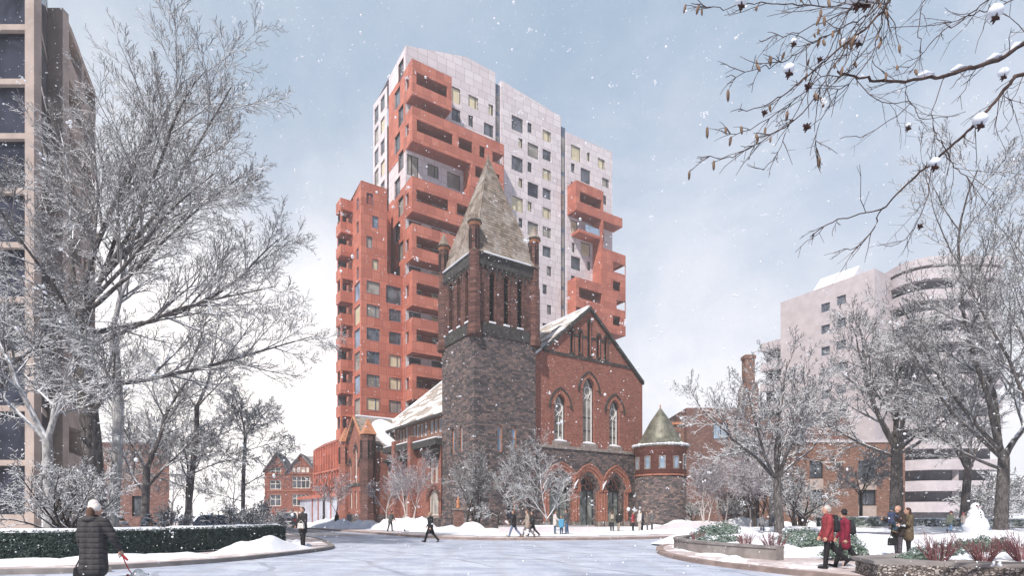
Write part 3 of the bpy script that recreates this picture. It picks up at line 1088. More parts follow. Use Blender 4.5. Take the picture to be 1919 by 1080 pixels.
# section 1
W(8.39, 10.04, 71.8, 74.5, 'glass_lit'); W(11.6, 13.56, 72.3, 74.4, 'glass_lit', .74); W(15.67, 16.67, 72.5, 74.4, 'glass_lit', .75)
W(8.33, 10.04, 68.7, 70.85, 'glass', .7); W(11.6, 12.56, 68.9, 70.9, 'glass', .8); W(14.72, 16.67, 68.6, 70.8, 'glass', .72)
W(0.26, 2.28, 56.7, 60.1, 'glass_pale', .42); W(3.87, 5.92, 57.7, 59.8, 'glass_pale', .66); W(7.48, 10.04, 57.0, 59.7, 'glass_pale')
W(12.6, 13.9, 67.6 - 2.4, 67.1, 'glass_lit')
for k in range(-6, 4):         # windows behind the corner balconies
    z = zfl(k) + P
    g = ('glass_lit', 'glass', 'glass_pale', 'glass_lit', 'glass_lit')[k % 5]
    W(0.6, 2.7, z - 2.3, z - 0.1, 'glass_pale' if k % 2 else 'glass', .4)
    W(4.6, 6.6, z - 2.2, z - 0.1, g, .72)
    W(8.0, 9.6, z - 2.2, z - 0.1, 'glass', .7)
for k in range(-4, 6):
    z = zfl(k) + P
    if k < 4:
        W(12.4, 14.2, z - 2.2, z, 'glass_pale', .7)
        W(15.2, 16.2, z - 2.2, z, 'glass')
# section 2: the storeys alternate
seq = ['lit', 'glass', 'glass_lit', 'glass', 'glass_lit', 'glass_pale', 'glass']
for r in range(12):
    zt = 74.4 - 3.66 * r
    sp = .72
    if r < 7:
        gA = ('glass', 'glass_pale', 'glass', 'glass_dk', 'glass_lit', 'glass_pale', 'glass')[r]
        gC = ('glass_lit', 'glass', 'glass_lit', 'glass', 'glass_lit', 'glass_pale', 'glass')[r]
        if r % 2 == 0:
            W(20.58, 23.1, zt - 2.65, zt, gA); W(24.14, 25.11, zt - 1.85, zt, 'glass_lit' if r == 4 else 'glass', .75)
            W(27.6, 29.6, zt - 2.0, zt, gC, sp)
        else:
            W(22.1, 23.02, zt - 1.75, zt, 'glass_lit' if r < 5 else 'glass', .75); W(24.14, 26.59, zt - 2.6, zt, gA)
            W(27.6, 29.6, zt - 1.95, zt, gC, sp)
    else:
        a = 28.65 if r % 2 else 27.6
        W(24.3, 26.6, zt - 2.5, zt, ('glass_pale', 'glass', 'glass_lit')[r % 3])
        W(a, a + 1.05, zt - 1.8, zt, ('glass', 'glass_pale')[r % 2], .75)
        W(20.6, 22.9, zt - 2.5, zt, 'glass')
# section 3
W(34.52, 36.93, 71.2, 74.1, 'glass_lit'); W(38.55, 39.4, 72.2, 74.0, 'glass_lit', .7); W(41.5, 43.45, 71.9, 73.95, 'glass_lit', .78)
W(34.52, 35.5, 68.65, 70.45, 'glass', .7); W(37.0, 39.5, 67.6, 70.4, 'glass'); W(42.7, 44.6, 68.5, 70.3, 'glass_pale', .7)
W(34.52, 35.5, 65.9, 66.75, 'glass'); W(43.0, 43.9, 64.9, 66.75, 'glass', .7); W(36.0, 38.4, 61.9, 63.4, 'glass')
W(34.5, 36.2, 56.9, 59.3, 'glass_lit'); W(34.7, 35.5, 53.0, 54.9, 'glass_pale', .7); W(37.0, 39.5, 53.1, 55.7, 'glass_lit')
W(34.52, 36.93, 49.7, 52.3, 'glass'); W(38.6, 39.5, 50.4, 52.2, 'glass_pale', .7); W(34.52, 35.5, 47.2, 48.4, 'glass')
W(41.6, 43.2, 57.0, 59.2, 'glass_lit', .5); W(35.0, 38.5, 38.6, 40.4, 'glass')
ZT = 82.0
holes = [w[0] for w in wins]
# roof line: shallow gables, cut from the tall sheet
def cutpart(x0, x1, z0, z1, mbp):
    k = (z1 - z0) / (x1 - x0)
    mbp.cut((x0, 0, z0), (-k, 0, 1))
mbA = MB()
parts = [((0.0, 11.1), (77.45, 80.6)), ((11.1, 17.1), (80.6, 80.45)), (S2, (79.6, 78.45)), (S3, (75.95, 76.35))]
mbW = MB()
for (a, b), (za, zb) in parts:
    q = MB()
    q.wall(f0, a, b, 6.0, ZT, [h for h in holes if a < h[0] < b], 0.3)
    q.poly([(a, 0, 6), (a, 0, ZT), (a, 12, ZT), (a, 12, 6)]) if a in (18.36, 33.36) else None
    q.poly([(b, 0, 6), (b, 0, ZT), (b, 12, ZT), (b, 12, 6)]) if b in (17.1, 32.0, 45.5) else None
    cutpart(a, b, za, zb, q)
    i = len(mbW.v)
    mbW.v += q.v
    mbW.f += [tuple(i + k for k in f_) for f_ in q.f]
# left side of the white part: two bays with a slot between
lw_ = []
def LWin(a0, a1, b0, b1, g='glass', sp=None):
    lw_.append(((a0, a1, b0, b1), g, sp))
for k in range(-3, 7):
    z = 57.5 + P * k * 1.0
for k, zt in enumerate((76.1, 72.4, 68.6, 64.9, 61.2, 57.5, 53.7, 50.0, 46.3, 42.6)):
    if k % 2 == 0:
        LWin(0.8, 2.9, zt - 3.0, zt, 'glass' if k < 5 else 'glass_pale')
    else:
        LWin(2.2, 4.55, zt - 3.0, zt, 'glass')
far = []
for k, zt in enumerate((75.5, 71.7, 67.8, 64.1, 60.4)):
    far.append(((12.2, 14.3, zt - 3.0, zt), 'glass' if k % 2 == 0 else 'glass_pale', None))
    far.append(((9.2, 11.2, zt - 2.6, zt), 'glass_lit' if k % 2 else 'glass', None))
lh = [w[0] for w in lw_] + [w[0] for w in far]
q = MB()
q.wall(l0, 0.0, 7.25, 6, 78, [h for h in lh if h[1] < 7.2], 0.3)
q.cut((0, 0, 77.45), (0, 0.085, 1))
i = len(mbW.v); mbW.v += q.v; mbW.f += [tuple(i + k for k in f_) for f_ in q.f]
q = MB()
q.wall(l0, 8.0, 14.9, 6, 78, [h for h in lh if h[0] > 8], 0.3)
q.cut((0, 8.0, 76.0), (0, -0.1, 1))
i = len(mbW.v); mbW.v += q.v; mbW.f += [tuple(i + k for k in f_) for f_ in q.f]
mbW.poly([(0.8, 7.25, 6), (0.8, 8.0, 6), (0.8, 8.0, 75.6), (0.8, 7.25, 75.6)])
mbW.poly([(0, 14.9, 6), (45.5, 14.9, 6), (45.5, 14.9, 74), (0, 14.9, 74)])
shell = mbW.build('pale_cladding', M['white'], apt)
mb = MB()          # roof planes closing the top
for (a, b), (za, zb) in parts:
    mb.poly([(a, 0.02, za - 0.02), (b, 0.02, zb - 0.02), (b, 14.9, zb - 0.6), (a, 14.9, za - 1.2)])
mb.build('roof', M['conc_gr'], apt)
for h, g, sp in wins:
    window(shell, f0, h, M['frame'], M[g], 0.22, 0.1, sp)
for h, g, sp in lw_ + far:
    window(shell, l0, h, M['frame'], M[g], 0.22, 0.1, sp)
# dark glazed slots
for (a, b, z0, z1, dl) in ((17.1, 18.36, 20, 79.0, 0.5), (32.0, 33.36, 20, 76.9, 0.4)):
    mb = MB()
    mb.fbox(f0, a, b, z0, z1, dl, dl + 0.6)
    sb = mb.build('glazed_slot', M['frame_bl'], apt)
    mb = MB()
    z = z1 - 2.0
    j = 0
    while z > z0 + 4:
        mb.poly([f0(a + 0.28, z - 3.0, dl - 0.03), f0(b - 0.28, z - 3.0, dl - 0.03), f0(b - 0.28, z, dl - 0.03), f0(a + 0.28, z, dl - 0.03)])
        z -= P
    mb.build('pane', M['glass_pale'], sb)
mb = MB()
mb.fbox(l0, 7.25, 8.0, 20, 75, 0.3, 0.6)
sb = mb.build('glazed_slot', M['frame_bl'], apt)
# red cladding on the left side, 4 cm proud, with the same openings
mb = MB()
hs = [h for h in lh if h[1] < 7.2]
def inside(h, z0, z1):
    return h[2] < z1 and h[3] > z0
fred = faceX(-0.05)
for z0, z1 in ((60.4, 73.5), (14.0, 54.9)):
    mb.wall(fred, 0.0, 7.2, z0, z1, [h for h in hs if inside(h, z0, z1)], 0.3)
    mb.fbox(l0, 0, 7.2, z1 - 0.02, z1, -0.05, 0.02)
mb.build('red_cladding', M['red'], apt)

# --- balcony boxes
PR = 2.6
def bal(bands, x0, x1, framed, name='balcony', depth=PR, lend=True, cols=(), solid=()):
    """bands: list of (z0, z1) parapets or fascias; framed: list of (z0, z1, [(a, b) openings])"""
    mb = MB()
    fb = faceY(-depth)
    for z0, z1 in bands:
        mb.fbox(fb, x0, x1, z0, z1, 0, 0.22)                       # front
        mb.box(x0, x0 + 0.22, -depth + 0.22, -0.01, z0, z1)        # ends
        mb.box(x1 - 0.22, x1, -depth + 0.22, -0.01, z0, z1)
    for z0, z1, ops in framed:
        hs_ = [(a, b, z0 - 0.0, z1 + 0.0) for a, b in ops]
        xs = [x0] + [v for ab in ops for v in ab] + [x1]
        for a, b in zip(xs[::2], xs[1::2]):
            if b - a > 0.02:
                mb.fbox(fb, a, b, z0, z1, 0.02, 0.24)
    return mb, fb
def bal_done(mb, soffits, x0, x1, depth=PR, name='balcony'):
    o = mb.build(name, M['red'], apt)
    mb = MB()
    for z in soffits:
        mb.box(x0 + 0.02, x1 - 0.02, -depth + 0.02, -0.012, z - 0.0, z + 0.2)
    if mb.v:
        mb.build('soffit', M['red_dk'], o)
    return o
def inner(x0, x1, z0, z1, depth=PR, ends=(True, True)):
    """red lining: back wall and side walls of a framed loggia"""
    mb = MB()
    mb.box(x0 + 0.25, x1 - 0.25, -0.06, -0.015, z0, z1)
    return mb
H = 1.85
# V1
z8, z9 = zfl(8), zfl(9)
mb, fb = bal([(z8, z8 + H), (z9, z9 + H)], 0, 7.0, [(z8 + H, z9, [(0.75, 6.2)])])
mb.box(0, 0.22, -PR + 0.24, -1.25, z8 + H, z9); mb.box(6.7, 6.98, -PR + 0.24, -0.02, z8 + H, z9)
o = bal_done(mb, [z8 + 0.02, z9 + 0.02], 0, 7.0)
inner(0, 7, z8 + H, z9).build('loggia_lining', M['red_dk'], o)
# V2 with its lower right step
z5, z6, z7 = zfl(5), zfl(6), zfl(7)
mb, fb = bal([(z6, z6 + H), (z7, z7 + H)], 0, 17.25, [(z6 + H, z7, [(0.8, 7.2), (8.3, 10.9), (12.3, 13.4), (14.9, 17.22)])])
mb.box(0, 0.22, -PR + 0.24, -1.25, z6 + H, z7)
mb.box(14.65, 14.9, -PR + 0.24, -0.02, z6 + H, z7)
o = bal_done(mb, [z6 + 0.02, z7 + 0.02], 0, 17.25)
inner(0, 14.8, z6 + H, z7).build('loggia_lining', M['red_dk'], o)
mb, fb = bal([(z5, z5 + H)], 10.6, 17.25, [(z5 + H, z6, [(11.5, 13.9), (14.6, 16.3)])])
mb.box(10.6, 10.85, -PR + 0.24, -0.02, z5 + H, z6); mb.box(17.0, 17.22, -PR + 0.24, -0.02, z5 + H, z6)
o = bal_done(mb, [z5 + 0.02], 10.6, 17.25)
inner(10.6, 17.2, z5 + H, z6).build('loggia_lining', M['red_dk'], o)
mb = MB()
z4 = zfl(4)
mb.box(10.3, 11.3, -PR + 0.05, -0.01, z4 + 0.4, z5)
mb.build('red_fin', M['red'], apt)
# V3: the long stack at the corner
for k in (4, 2, 0, -2, -4, -6):
    za, zb = zfl(k), zfl(k - 1)
    xr = 10.95
    mb, fb = bal([(zb, zb + H), (za, za + H)], 0, xr, [(zb + H, za, [(0.75, 6.4), (8.0, 10.3)])])
    mb.box(0, 0.22, -PR + 0.24, -1.25, zb + H, za)
    mb.box(xr - 0.25, xr - 0.02, -PR + 0.24, -0.02, zb + H, za)
    o = bal_done(mb, [zb + 0.02, za + 0.02], 0, xr)
    for u0, u1 in ((0.25, 0.55), (2.75, 4.55), (6.65, 7.95)):
        MB().box(u0, u1, -0.1, -0.015, zb + H, za).build('loggia_lining', M['red_dk'], o)
# W1 (right section, upper)
mb, fb = bal([(63.6, 65.45)], 33.6, 40.6, [(61.6, 63.6, [(34.6, 40.2)])])
mb.fbox(fb, 33.6, 45.8, 59.8, 61.6, 0, 0.22)
mb.box(33.6, 33.82, -PR + 0.22, -0.01, 59.8, 63.6); mb.box(45.58, 45.8, -PR + 0.22, -0.01, 59.8, 61.6)
mb.box(40.3, 40.55, -PR + 0.24, -0.02, 61.6, 63.6)
o = bal_done(mb, [63.62], 33.6, 40.6)
MB().box(33.62, 45.78, -PR + 0.02, -0.012, 59.82, 60.0).build('soffit', M['red_dk'], o)
MB().box(33.9, 40.3, -0.06, -0.015, 61.6, 63.6).build('loggia_lining', M['red_dk'], o)
# small glazed balcony below it
mb = MB()
mb.box(34.6, 40.1, -PR + 0.3, -0.01, 56.0, 56.55)
o = mb.build('balcony', M['red'], apt)
q = MB(); q.box(36.3, 40.0, -PR + 0.36, -PR + 0.42, 56.55, 57.9); q.build('glass_railing', M['glass_bl'], o)
mb = MB()
mb.box(40.1, 40.6, -PR, -0.01, 47.0, 59.8)
mb.build('red_fin', M['red'], apt)
# right volume
mb = MB()
fb = faceY(-PR)
ops = [(43.3, 46.72, 50.3, 52.3), (43.2, 45.3, 46.6, 48.5), (44.2, 46.72, 43.0, 44.9), (43.2, 45.3, 39.6, 41.5)]
mb.wall(fb, 40.6, 46.7, 37.9, 54.3, ops, 0.25)
mb.poly([(40.6, -PR, 37.9), (40.6, 0, 37.9), (40.6, 0, 54.3), (40.6, -PR, 54.3)])
for z0, z1 in ((37.9, 39.6), (41.5, 43.0), (44.9, 46.6), (48.5, 50.3), (52.3, 54.3)):
    mb.box(46.45, 46.7, -PR + 0.01, 1.5, z0, z1)
    mb.box(40.62, 46.45, -PR + 0.26, 1.4, z0 + 0.3, z0 + 0.55)
mb.box(46.45, 46.7, -PR + 0.01, 1.5, 46.6, 48.5); mb.box(46.45, 46.7, -PR + 0.01, 1.5, 39.6, 41.5)
mb.poly([(40.6, -PR, 54.3), (46.7, -PR, 54.3), (46.7, 1.5, 54.3), (40.6, 1.5, 54.3)])
o = mb.build('balcony', M['red'], apt)
q = MB(); q.poly([(40.6, -PR, 37.92), (46.7, -PR, 37.92), (46.7, 1.5, 37.92), (40.6, 1.5, 37.92)])
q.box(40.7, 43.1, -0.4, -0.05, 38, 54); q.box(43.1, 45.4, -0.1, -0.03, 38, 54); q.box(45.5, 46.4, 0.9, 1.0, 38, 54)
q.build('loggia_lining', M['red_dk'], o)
# W2 (right section, lower) and the storey beneath
mb, fb = bal([(41.3, 43.1), (45.2, 47.0)], 33.6, 40.6, [(43.1, 45.2, [(34.4, 40.2)])])
mb.box(33.6, 33.82, -PR + 0.22, -0.01, 43.1, 45.2); mb.box(40.3, 40.55, -PR + 0.24, -0.02, 43.1, 45.2)
o = bal_done(mb, [41.32, 45.22], 33.6, 40.6)
inner(33.6, 40.6, 43.1, 45.2).build('loggia_lining', M['red_dk'], o)
mb, fb = bal([(30.2, 32.0), (33.9, 35.7), (37.6, 39.0)], 33.6, 40.6, [(35.7, 37.6, [(34.4, 37.0), (38.6, 40.0)]), (32.0, 33.9, [(34.4, 40.2)])])
mb.box(33.6, 33.9, -PR + 0.22, -0.01, 30.2, 41.3); mb.box(38.3, 40.6, -PR, -0.01, 39.0, 41.3)
o = bal_done(mb, [33.92, 37.62], 33.6, 40.6)

# --- lower red block on the left of the tower
LX0, LX1, LY = -7.0, -2.73, 1.0
fLr, fLl = faceY(LY), faceX(LX0)
rw = [(-6.13, -5.03, 50.45, 52.3), (-5.17, -4.2, 47.0, 48.9), (-6.13, -5.15, 43.6, 45.45), (-5.17, -4.2, 40.3, 42.05)]
rg = ['red_dk', 'glass_bl', 'glass_pale', 'glass_lit']
for k in range(7):
    z = 38.45 - 3.69 * k
    rw.append((-6.1, -3.95, z - 1.95, z)); rg.append(('glass_pale', 'glass_pale', 'glass', 'glass', 'glass_pale', 'glass_lit', 'glass_lit')[k])
    rw.append((-2.4 if k else -2.9, -0.35, z - (1.95 if k else 2.85), z)); rg.append(('glass', 'glass', 'glass', 'glass_lit', 'glass_lit', 'glass_pale', 'glass')[k])
lwn = []
lgn = []
for k in range(8):
    z = 38.45 - 3.69 * k
    if k % 1 == 0:
        lwn.append((1.55, 4.3, z - 2.9, z)); lgn.append(('glass_bl', 'glass_lit', 'glass_bl', 'glass_pale', 'glass_bl', 'glass_pale', 'glass', 'glass')[k])
for z in (51.8, 48.1, 43.9, 40.9):
    lwn.append((2.15, 3.2, z - 1.9, z)); lgn.append('glass')
mb = MB()
mb.wall(fLr, LX0, -2.73, 40.4, 53.85, [h for h in rw if h[2] > 39.9 and h[3] > 40.5 and h[2] > 40.2], 0.3)
mb.wall(fLr, LX0, -0.02, 6, 40.4, [h for h in rw if h[3] < 40.2], 0.3)
q = MB()
q.wall(fLl, LY, 4.9, 6, 54.2, lwn, 0.3)
q.cut((0, LY, 53.85), (0, 0.3, 1))
i = len(mb.v); mb.v += q.v; mb.f += [tuple(i + k for k in f_) for f_ in q.f]
mb.poly([(-2.73, LY, 40.4), (-2.73, 14, 40.4), (-2.73, 14, 52), (-2.73, LY, 53.85)])
mb.poly([(-2.73, LY, 40.4), (-0.02, LY, 40.4), (-0.02, 14, 40.4), (-2.73, 14, 40.4)])
mb.poly([(LX0, LY, 53.84), (-2.73, LY, 53.84), (-2.73, 14, 52), (LX0, 14, 52)])
block = mb.build('red_block', M['red'], apt)
rw[3] = rw[3]
for h, g in zip(rw, rg):
    window(block, fLr, h, M['frame_bl'], M[g], 0.2, 0.11, .7 if (h[1] - h[0] > 1.5 and random.Random(h[2]).random() < .6) else None)
for h, g in zip(lwn, lgn):
    window(block, fLl, h, M['frame_bl'], M[g], 0.2, 0.11)
# its stack of balconies, standing out on the far left
BX, BY0, BY1 = -9.0, 4.9, 7.4
mb = MB()
mb.box(LX0 + 0.03, -0.5, 4.95, 13.6, 14.4, 52.6)
mb.build('red_block_wing', M['red'], apt)
for k in range(11):
    zb = 50.6 - 3.69 * k if k else 50.6
    mb = MB()
    mb.box(BX, LX0 + 0.02, BY0, BY0 + 0.2, zb, zb + 1.75)
    mb.box(BX, BX + 0.2, BY0 + 0.2, BY1, zb, zb + 1.75)
    if k in (0, 3, 5, 7, 9):
        mb.box(BX, BX + 0.3, BY0 + 0.02, BY0 + 0.32, zb - 1.95, zb)
    o = mb.build('balcony', M['red'], apt)
    MB().box(BX + 0.02, LX0, BY0 + 0.22, BY1, zb + 0.02, zb + 0.2).build('soffit', M['red_dk'], o)
    if k < 10:
        MB().poly([(BX + 0.3, BY1 - 0.06, zb - 1.95), (LX0 - 0.3, BY1 - 0.06, zb - 1.95), (LX0 - 0.3, BY1 - 0.06, zb), (BX + 0.3, BY1 - 0.06, zb)]).build('pane', M['glass'], o)

# --- low podium wing with terracotta fins at the street
pod = thing('podium_wing', 'low terracotta street wing with upright fins and glazed ground floor left of the church', 'building', TO, ANG)
mb = MB()
PX = -9.0
mb.box(PX, 0.0, 2.5, 20.5, 4.6, 13.4)
mb.box(PX + 1.6, 0.0, 2.5, 20.5, 0, 4.6)
pw = mb.build('wall', M['red'], pod)
mb = MB()
mb.extr([(PX - 0.15, 2.4, 13.4), (0, 2.4, 13.4), (0, 2.4, 15.0), (PX + 1.6, 2.4, 14.6)], (0, 18.2, 0))
mb.build('roof', M['red_dk'], pod)
mb = MB()
for k in range(12):
    y = 3.1 + k * 1.55
    MB().box(PX - 0.3, PX - 0.01, y, y + 0.3, 4.7, 13.3).build('fin', M['red'], pod)
mb.box(PX - 0.34, PX - 0.01, 2.4, 20.5, 8.8, 9.1)
mb.build('string_course', M['red'], pod)
mb = MB()
for k in range(11):
    y = 3.4 + k * 1.55
    if k % 3 != 1:
        MB().box(PX - 0.05, PX + 0.01, y + 0.15, y + 1.1, 5.2, 8.6).build('window_strip', M['glass'], pod)
    if k % 2 == 0:
        MB().box(PX - 0.05, PX + 0.01, y + 0.15, y + 0.9, 9.4, 12.9).build('window_strip', M['glass'], pod)
mb = MB()
for k in range(5):
    y = 2.6 + k * 3.8
    mb.box(PX - 1.2, PX - 1.05, y, y + 0.14, 0, 4.4)
mb.box(PX - 1.4, PX + 1.6, 2.4, 29.0, 4.38, 4.95)
mb.build('canopy', M['red'], pod)
mb = MB()
mb.box(PX - 1.0, PX - 0.9, 2.6, 28.8, 0.1, 4.38)
mb.build('glazing', glass('pale_screen', (0.44, 0.49, 0.58), 0.2, 0.15, 0.4), pod)
mb = MB()
for k in range(22):
    y = 2.6 + k * 1.2
    mb.box(PX - 1.04, PX - 0.99, y, y + 0.07, 0.1, 4.38)
mb.build('mullions', M['conc_wh'], pod)

# ------------------------------------------------------------------ ground, road, pavements
def nz(x, y, s=1.0, seed=0.0):
    from mathutils import noise
    return noise.fractal(Vector((x * s + seed, y * s - seed, seed * 0.7)), 1.0, 2.0, 4)


def structure(name, mb, m, smooth=False):
    o = mb.build(name, m, None, smooth)
    o['kind'] = 'structure'
    return o


# trodden, rutted snow of the roadway
m, n = mat('trodden_snow')
o = n.obj()
x, y, z = n.sep(o)
st = n.noise(n.comb(n.m('MULTIPLY', x, 0.35), n.m('MULTIPLY', y, 0.9), 0.0), 1.3, 6, 0.68, 0.5)
st2 = n.noise(n.comb(n.m('ADD', n.m('MULTIPLY', x, 0.9), n.m('MULTIPLY', y, 0.25)), n.m('MULTIPLY', y, 0.35), 4.0), 0.5, 5, 0.65, 0.8)
gr = n.noise(o, 7.0, 4, 0.75)
rut_c = n.m('ADD', x, n.m('ADD', n.m('MULTIPLY', y, 0.05), n.m('MULTIPLY', n.noise(o, 0.1, 2), 3.0)))
rut = n.step(n.m('PINGPONG', rut_c, 1.1), 0.0, 0.35)
v = n.m('ADD', n.m('ADD', n.m('MULTIPLY', st, 0.5), n.m('MULTIPLY', st2, 0.35)), n.m('MULTIPLY', gr, 0.25))
c = n.ramp(v, [(0.34, (0.17, 0.20, 0.27)), (0.47, (0.31, 0.35, 0.45)), (0.62, (0.52, 0.56, 0.65))])
c = n.mix(n.m('MULTIPLY', n.m('SUBTRACT', 1.0, rut), 0.42), c, (0.36, 0.37, 0.42))
wob = n.m('MULTIPLY', n.noise(o, 0.16, 3), 2.2)
brk = n.step(n.noise(o, 0.35, 4, 0.6), 0.40, 0.56)
for cx_, cy_, per in ((-34.0, 2.0, 2.9), (22.0, 70.0, 3.7), (-2.0, -40.0, 4.3)):
    ax, ay = n.m('SUBTRACT', x, cx_), n.m('SUBTRACT', y, cy_)
    rr_ = n.m('ADD', n.m('SQRT', n.m('ADD', n.m('MULTIPLY', ax, ax), n.m('MULTIPLY', ay, ay))), wob)
    tr = n.m('MULTIPLY', n.step(n.m('PINGPONG', rr_, per / 2), 0.13, 0.05), brk)
    c = n.mix(n.m('MULTIPLY', tr, 0.55), c, (0.20, 0.215, 0.26))
n.out(c, 0.6, n.bump(n.m('ADD', v, n.m('MULTIPLY', rut, 0.15)), 0.5, 0.12), 0.35)
M['road'] = m
m, n = mat('wet_asphalt')
o = n.obj()
f = n.noise(n.vmul(o, (0.5, 1.6, 1)), 1.2, 6, 0.65, 0.4)
c = n.ramp(f, [(0.35, (0.085, 0.095, 0.12)), (0.55, (0.15, 0.16, 0.19)), (0.7, (0.5, 0.53, 0.58))])
n.out(c, 0.55, None, 0.4)
M['asphalt'] = m
m, n = mat('pink_grey_paving')
o = n.obj()
rnd = n.white(n.vmul(o, (1, 1, 1)))
f = n.noise(o, 0.8, 6, 0.65, 0.3)
g = n.noise(o, 6, 4, 0.7)
x, y, z = n.sep(o)
jn = n.m('MAXIMUM', edge(n, n.m('FRACT', n.m('DIVIDE', n.m('ADD', x, n.m('MULTIPLY', y, 0.2)), 1.2)), 0.012), edge(n, n.m('FRACT', n.m('DIVIDE', y, 1.2)), 0.012))
c = n.ramp(n.m('ADD', n.m('MULTIPLY', f, 0.7), n.m('MULTIPLY', g, 0.3)), [(0.36, (0.36, 0.30, 0.30)), (0.52, (0.50, 0.43, 0.43)), (0.6, (0.80, 0.79, 0.81))])
c = n.mix(n.m('MULTIPLY', jn, 0.4), c, (0.22, 0.19, 0.19))
n.out(c, 0.8, n.bump(f, 0.2, 0.03), 0.3)
M['paving'] = m
M['kerb'] = plain('brown_kerb_stone', (0.27, 0.205, 0.185), 0.85, 0.25, 1.5, bump=0.2)
M['kerb_gr'] = plain('grey_kerb_stone', (0.22, 0.20, 0.195), 0.85, 0.25, 1.5, bump=0.2)

gm = MB()
gm.poly([(-900, -60, 0), (900, -60, 0), (900, 1500, 0), (-900, 1500, 0)])
structure('ground', gm, M['snow'])
rm = MB()
rm.poly([(-45, -20, 0.004), (45, -20, 0.004), (45, 75, 0.004), (-60, 150, 0.004), (-90, 150, 0.004)])
structure('road', rm, M['road'])


def smooth_line(pts, n=6):
    out = []
    P_ = [Vector((*p, 0)) for p in pts]
    for i in range(len(P_) - 1):
        p0, p1, p2, p3 = P_[max(i - 1, 0)], P_[i], P_[i + 1], P_[min(i + 2, len(P_) - 1)]
        for k in range(n):
            t = k / n
            q = 0.5 * ((2 * p1) + (-p0 + p2) * t + (2 * p0 - 5 * p1 + 4 * p2 - p3) * t * t + (-p0 + 3 * p1 - 3 * p2 + p3) * t ** 3)
            out.append((q.x, q.y))
    out.append((pts[-1][0], pts[-1][1]))
    return out


def offset(line, d):
    out = []
    for i, p in enumerate(line):
        a, b = line[max(i - 1, 0)], line[min(i + 1, len(line) - 1)]
        t = Vector((b[0] - a[0], b[1] - a[1])).normalized()
        out.append((p[0] - t.y * d, p[1] + t.x * d))
    return out


def strip(mb, A, B, z0, z1=None):
    """sheet between two lines; with z1 a solid kerb"""
    for i in range(len(A) - 1):
        if z1 is None:
            mb.poly([(*A[i], z0), (*A[i + 1], z0), (*B[i + 1], z0), (*B[i], z0)])
        else:
            mb.poly([(*A[i], z1), (*A[i + 1], z1), (*B[i + 1], z1), (*B[i], z1)])
            mb.poly([(*A[i], z0), (*A[i + 1], z0), (*A[i + 1], z1), (*A[i], z1)])
            mb.poly([(*B[i], z0), (*B[i + 1], z0), (*B[i + 1], z1), (*B[i], z1)])


def gp(px, py, z=0.0):
    Y = (1.6 - z) * 1062 / (py - 965)
    return ((px - 960) / 1062 * Y, Y)


# far pavement in front of the church (metres)
far_edge = smooth_line([(-64, 150), (-43, 100), (-27.5, 70), (-19.0, 57), (-11.6, 46.5), (-6.2, 38.6), (-2.7, 35.4), (1.4, 34.7), (5.8, 35.4), (10.3, 37.4), (14.2, 41), (18.0, 46), (26, 53), (45, 58)], 7)
pav = MB()
B_ = offset(far_edge, 0.32)
B2 = offset(far_edge, 3.2)
mbk = MB()
strip(mbk, far_edge, B_, 0.0, 0.15)
structure('kerb', mbk, M['kerb'])
pv = MB()
strip(pv, B_, B2, 0.14)
structure('pavement', pv, M['paving'])
sn = MB()
back = [(-70, 220), (60, 220)]
rngp = random.Random(2)
B3 = [(p[0] + 0.25 * math.sin(i * 1.7), p[1] + 0.35 * math.sin(i * 2.3)) for i, p in enumerate(offset(far_edge, 2.6))]
sn.poly([(*p, 0.16) for p in B3] + [(60, 58, 0.16), (60, 220, 0.16), (-70, 220, 0.16)])
structure('snow_cover', sn, M['snow'])
# asphalt of the side street, swept bare
aq = MB()
ln = smooth_line([(-13.6, 41.5), (-17.5, 45), (-24, 58), (-35, 85), (-58, 140)], 5)
ln2 = smooth_line([(-9.6, 43.8), (-12.2, 46.8), (-19.6, 57.4), (-33.5, 80.5), (-62, 148)], 5)
strip(aq, ln, [(p[0] - 0.6, p[1] - 0.4) for p in ln2], 0.009)
structure('asphalt', aq, M['asphalt'])

# left pavement with its rounded tip
left_edge = smooth_line([(-40, 10.5), (-13.6, 14.9), (-11.6, 16.2), (-9.7, 18.6), (-8.9, 20.9), (-8.25, 24.2), (-8.3, 26.4), (-9.2, 28.9), (-11.2, 33.5), (-14.5, 39.5), (-26, 58), (-60, 115)], 7)
mbk = MB()
L2 = offset(left_edge, 0.3)
strip(mbk, left_edge, L2, 0.0, 0.14)
structure('kerb', mbk, M['kerb_gr'])
pv = MB()
pv.poly([(*p, 0.13) for p in L2] + [(-120, 115, 0.13), (-120, 10, 0.13)])
structure('pavement', pv, M['paving'])
yd = MB()
yd.poly([(-13.8, 15.6 + 2.2, 0.2), (-9.9, 26.4, 0.2), (-12.3, 31.5, 0.2), (-30, 62, 0.2), (-110, 110, 0.2), (-110, 17, 0.2), (-30, 13.5, 0.2)])
structure('snow_cover', yd, M['snow'])

# right-hand island pavement
isl = smooth_line([(30, 43), (16, 36.6), (11.2, 33.2), (8.8, 30.0), (6.9, 26.6), (5.95, 23.2), (5.75, 20.6), (6.0, 18.4), (6.55, 16.6), (7.3, 14.8), (8.2, 13.0), (9.6, 9.5), (10.5, 4)], 7)
mbk = MB()
I2 = offset(isl, 0.3)
strip(mbk, isl, I2, 0.0, 0.14)
structure('kerb', mbk, M['kerb'])
pv = MB()
pv.poly([(*p, 0.13) for p in I2] + [(60, 4, 0.13), (60, 43, 0.13)])
structure('pavement', pv, M['paving'])


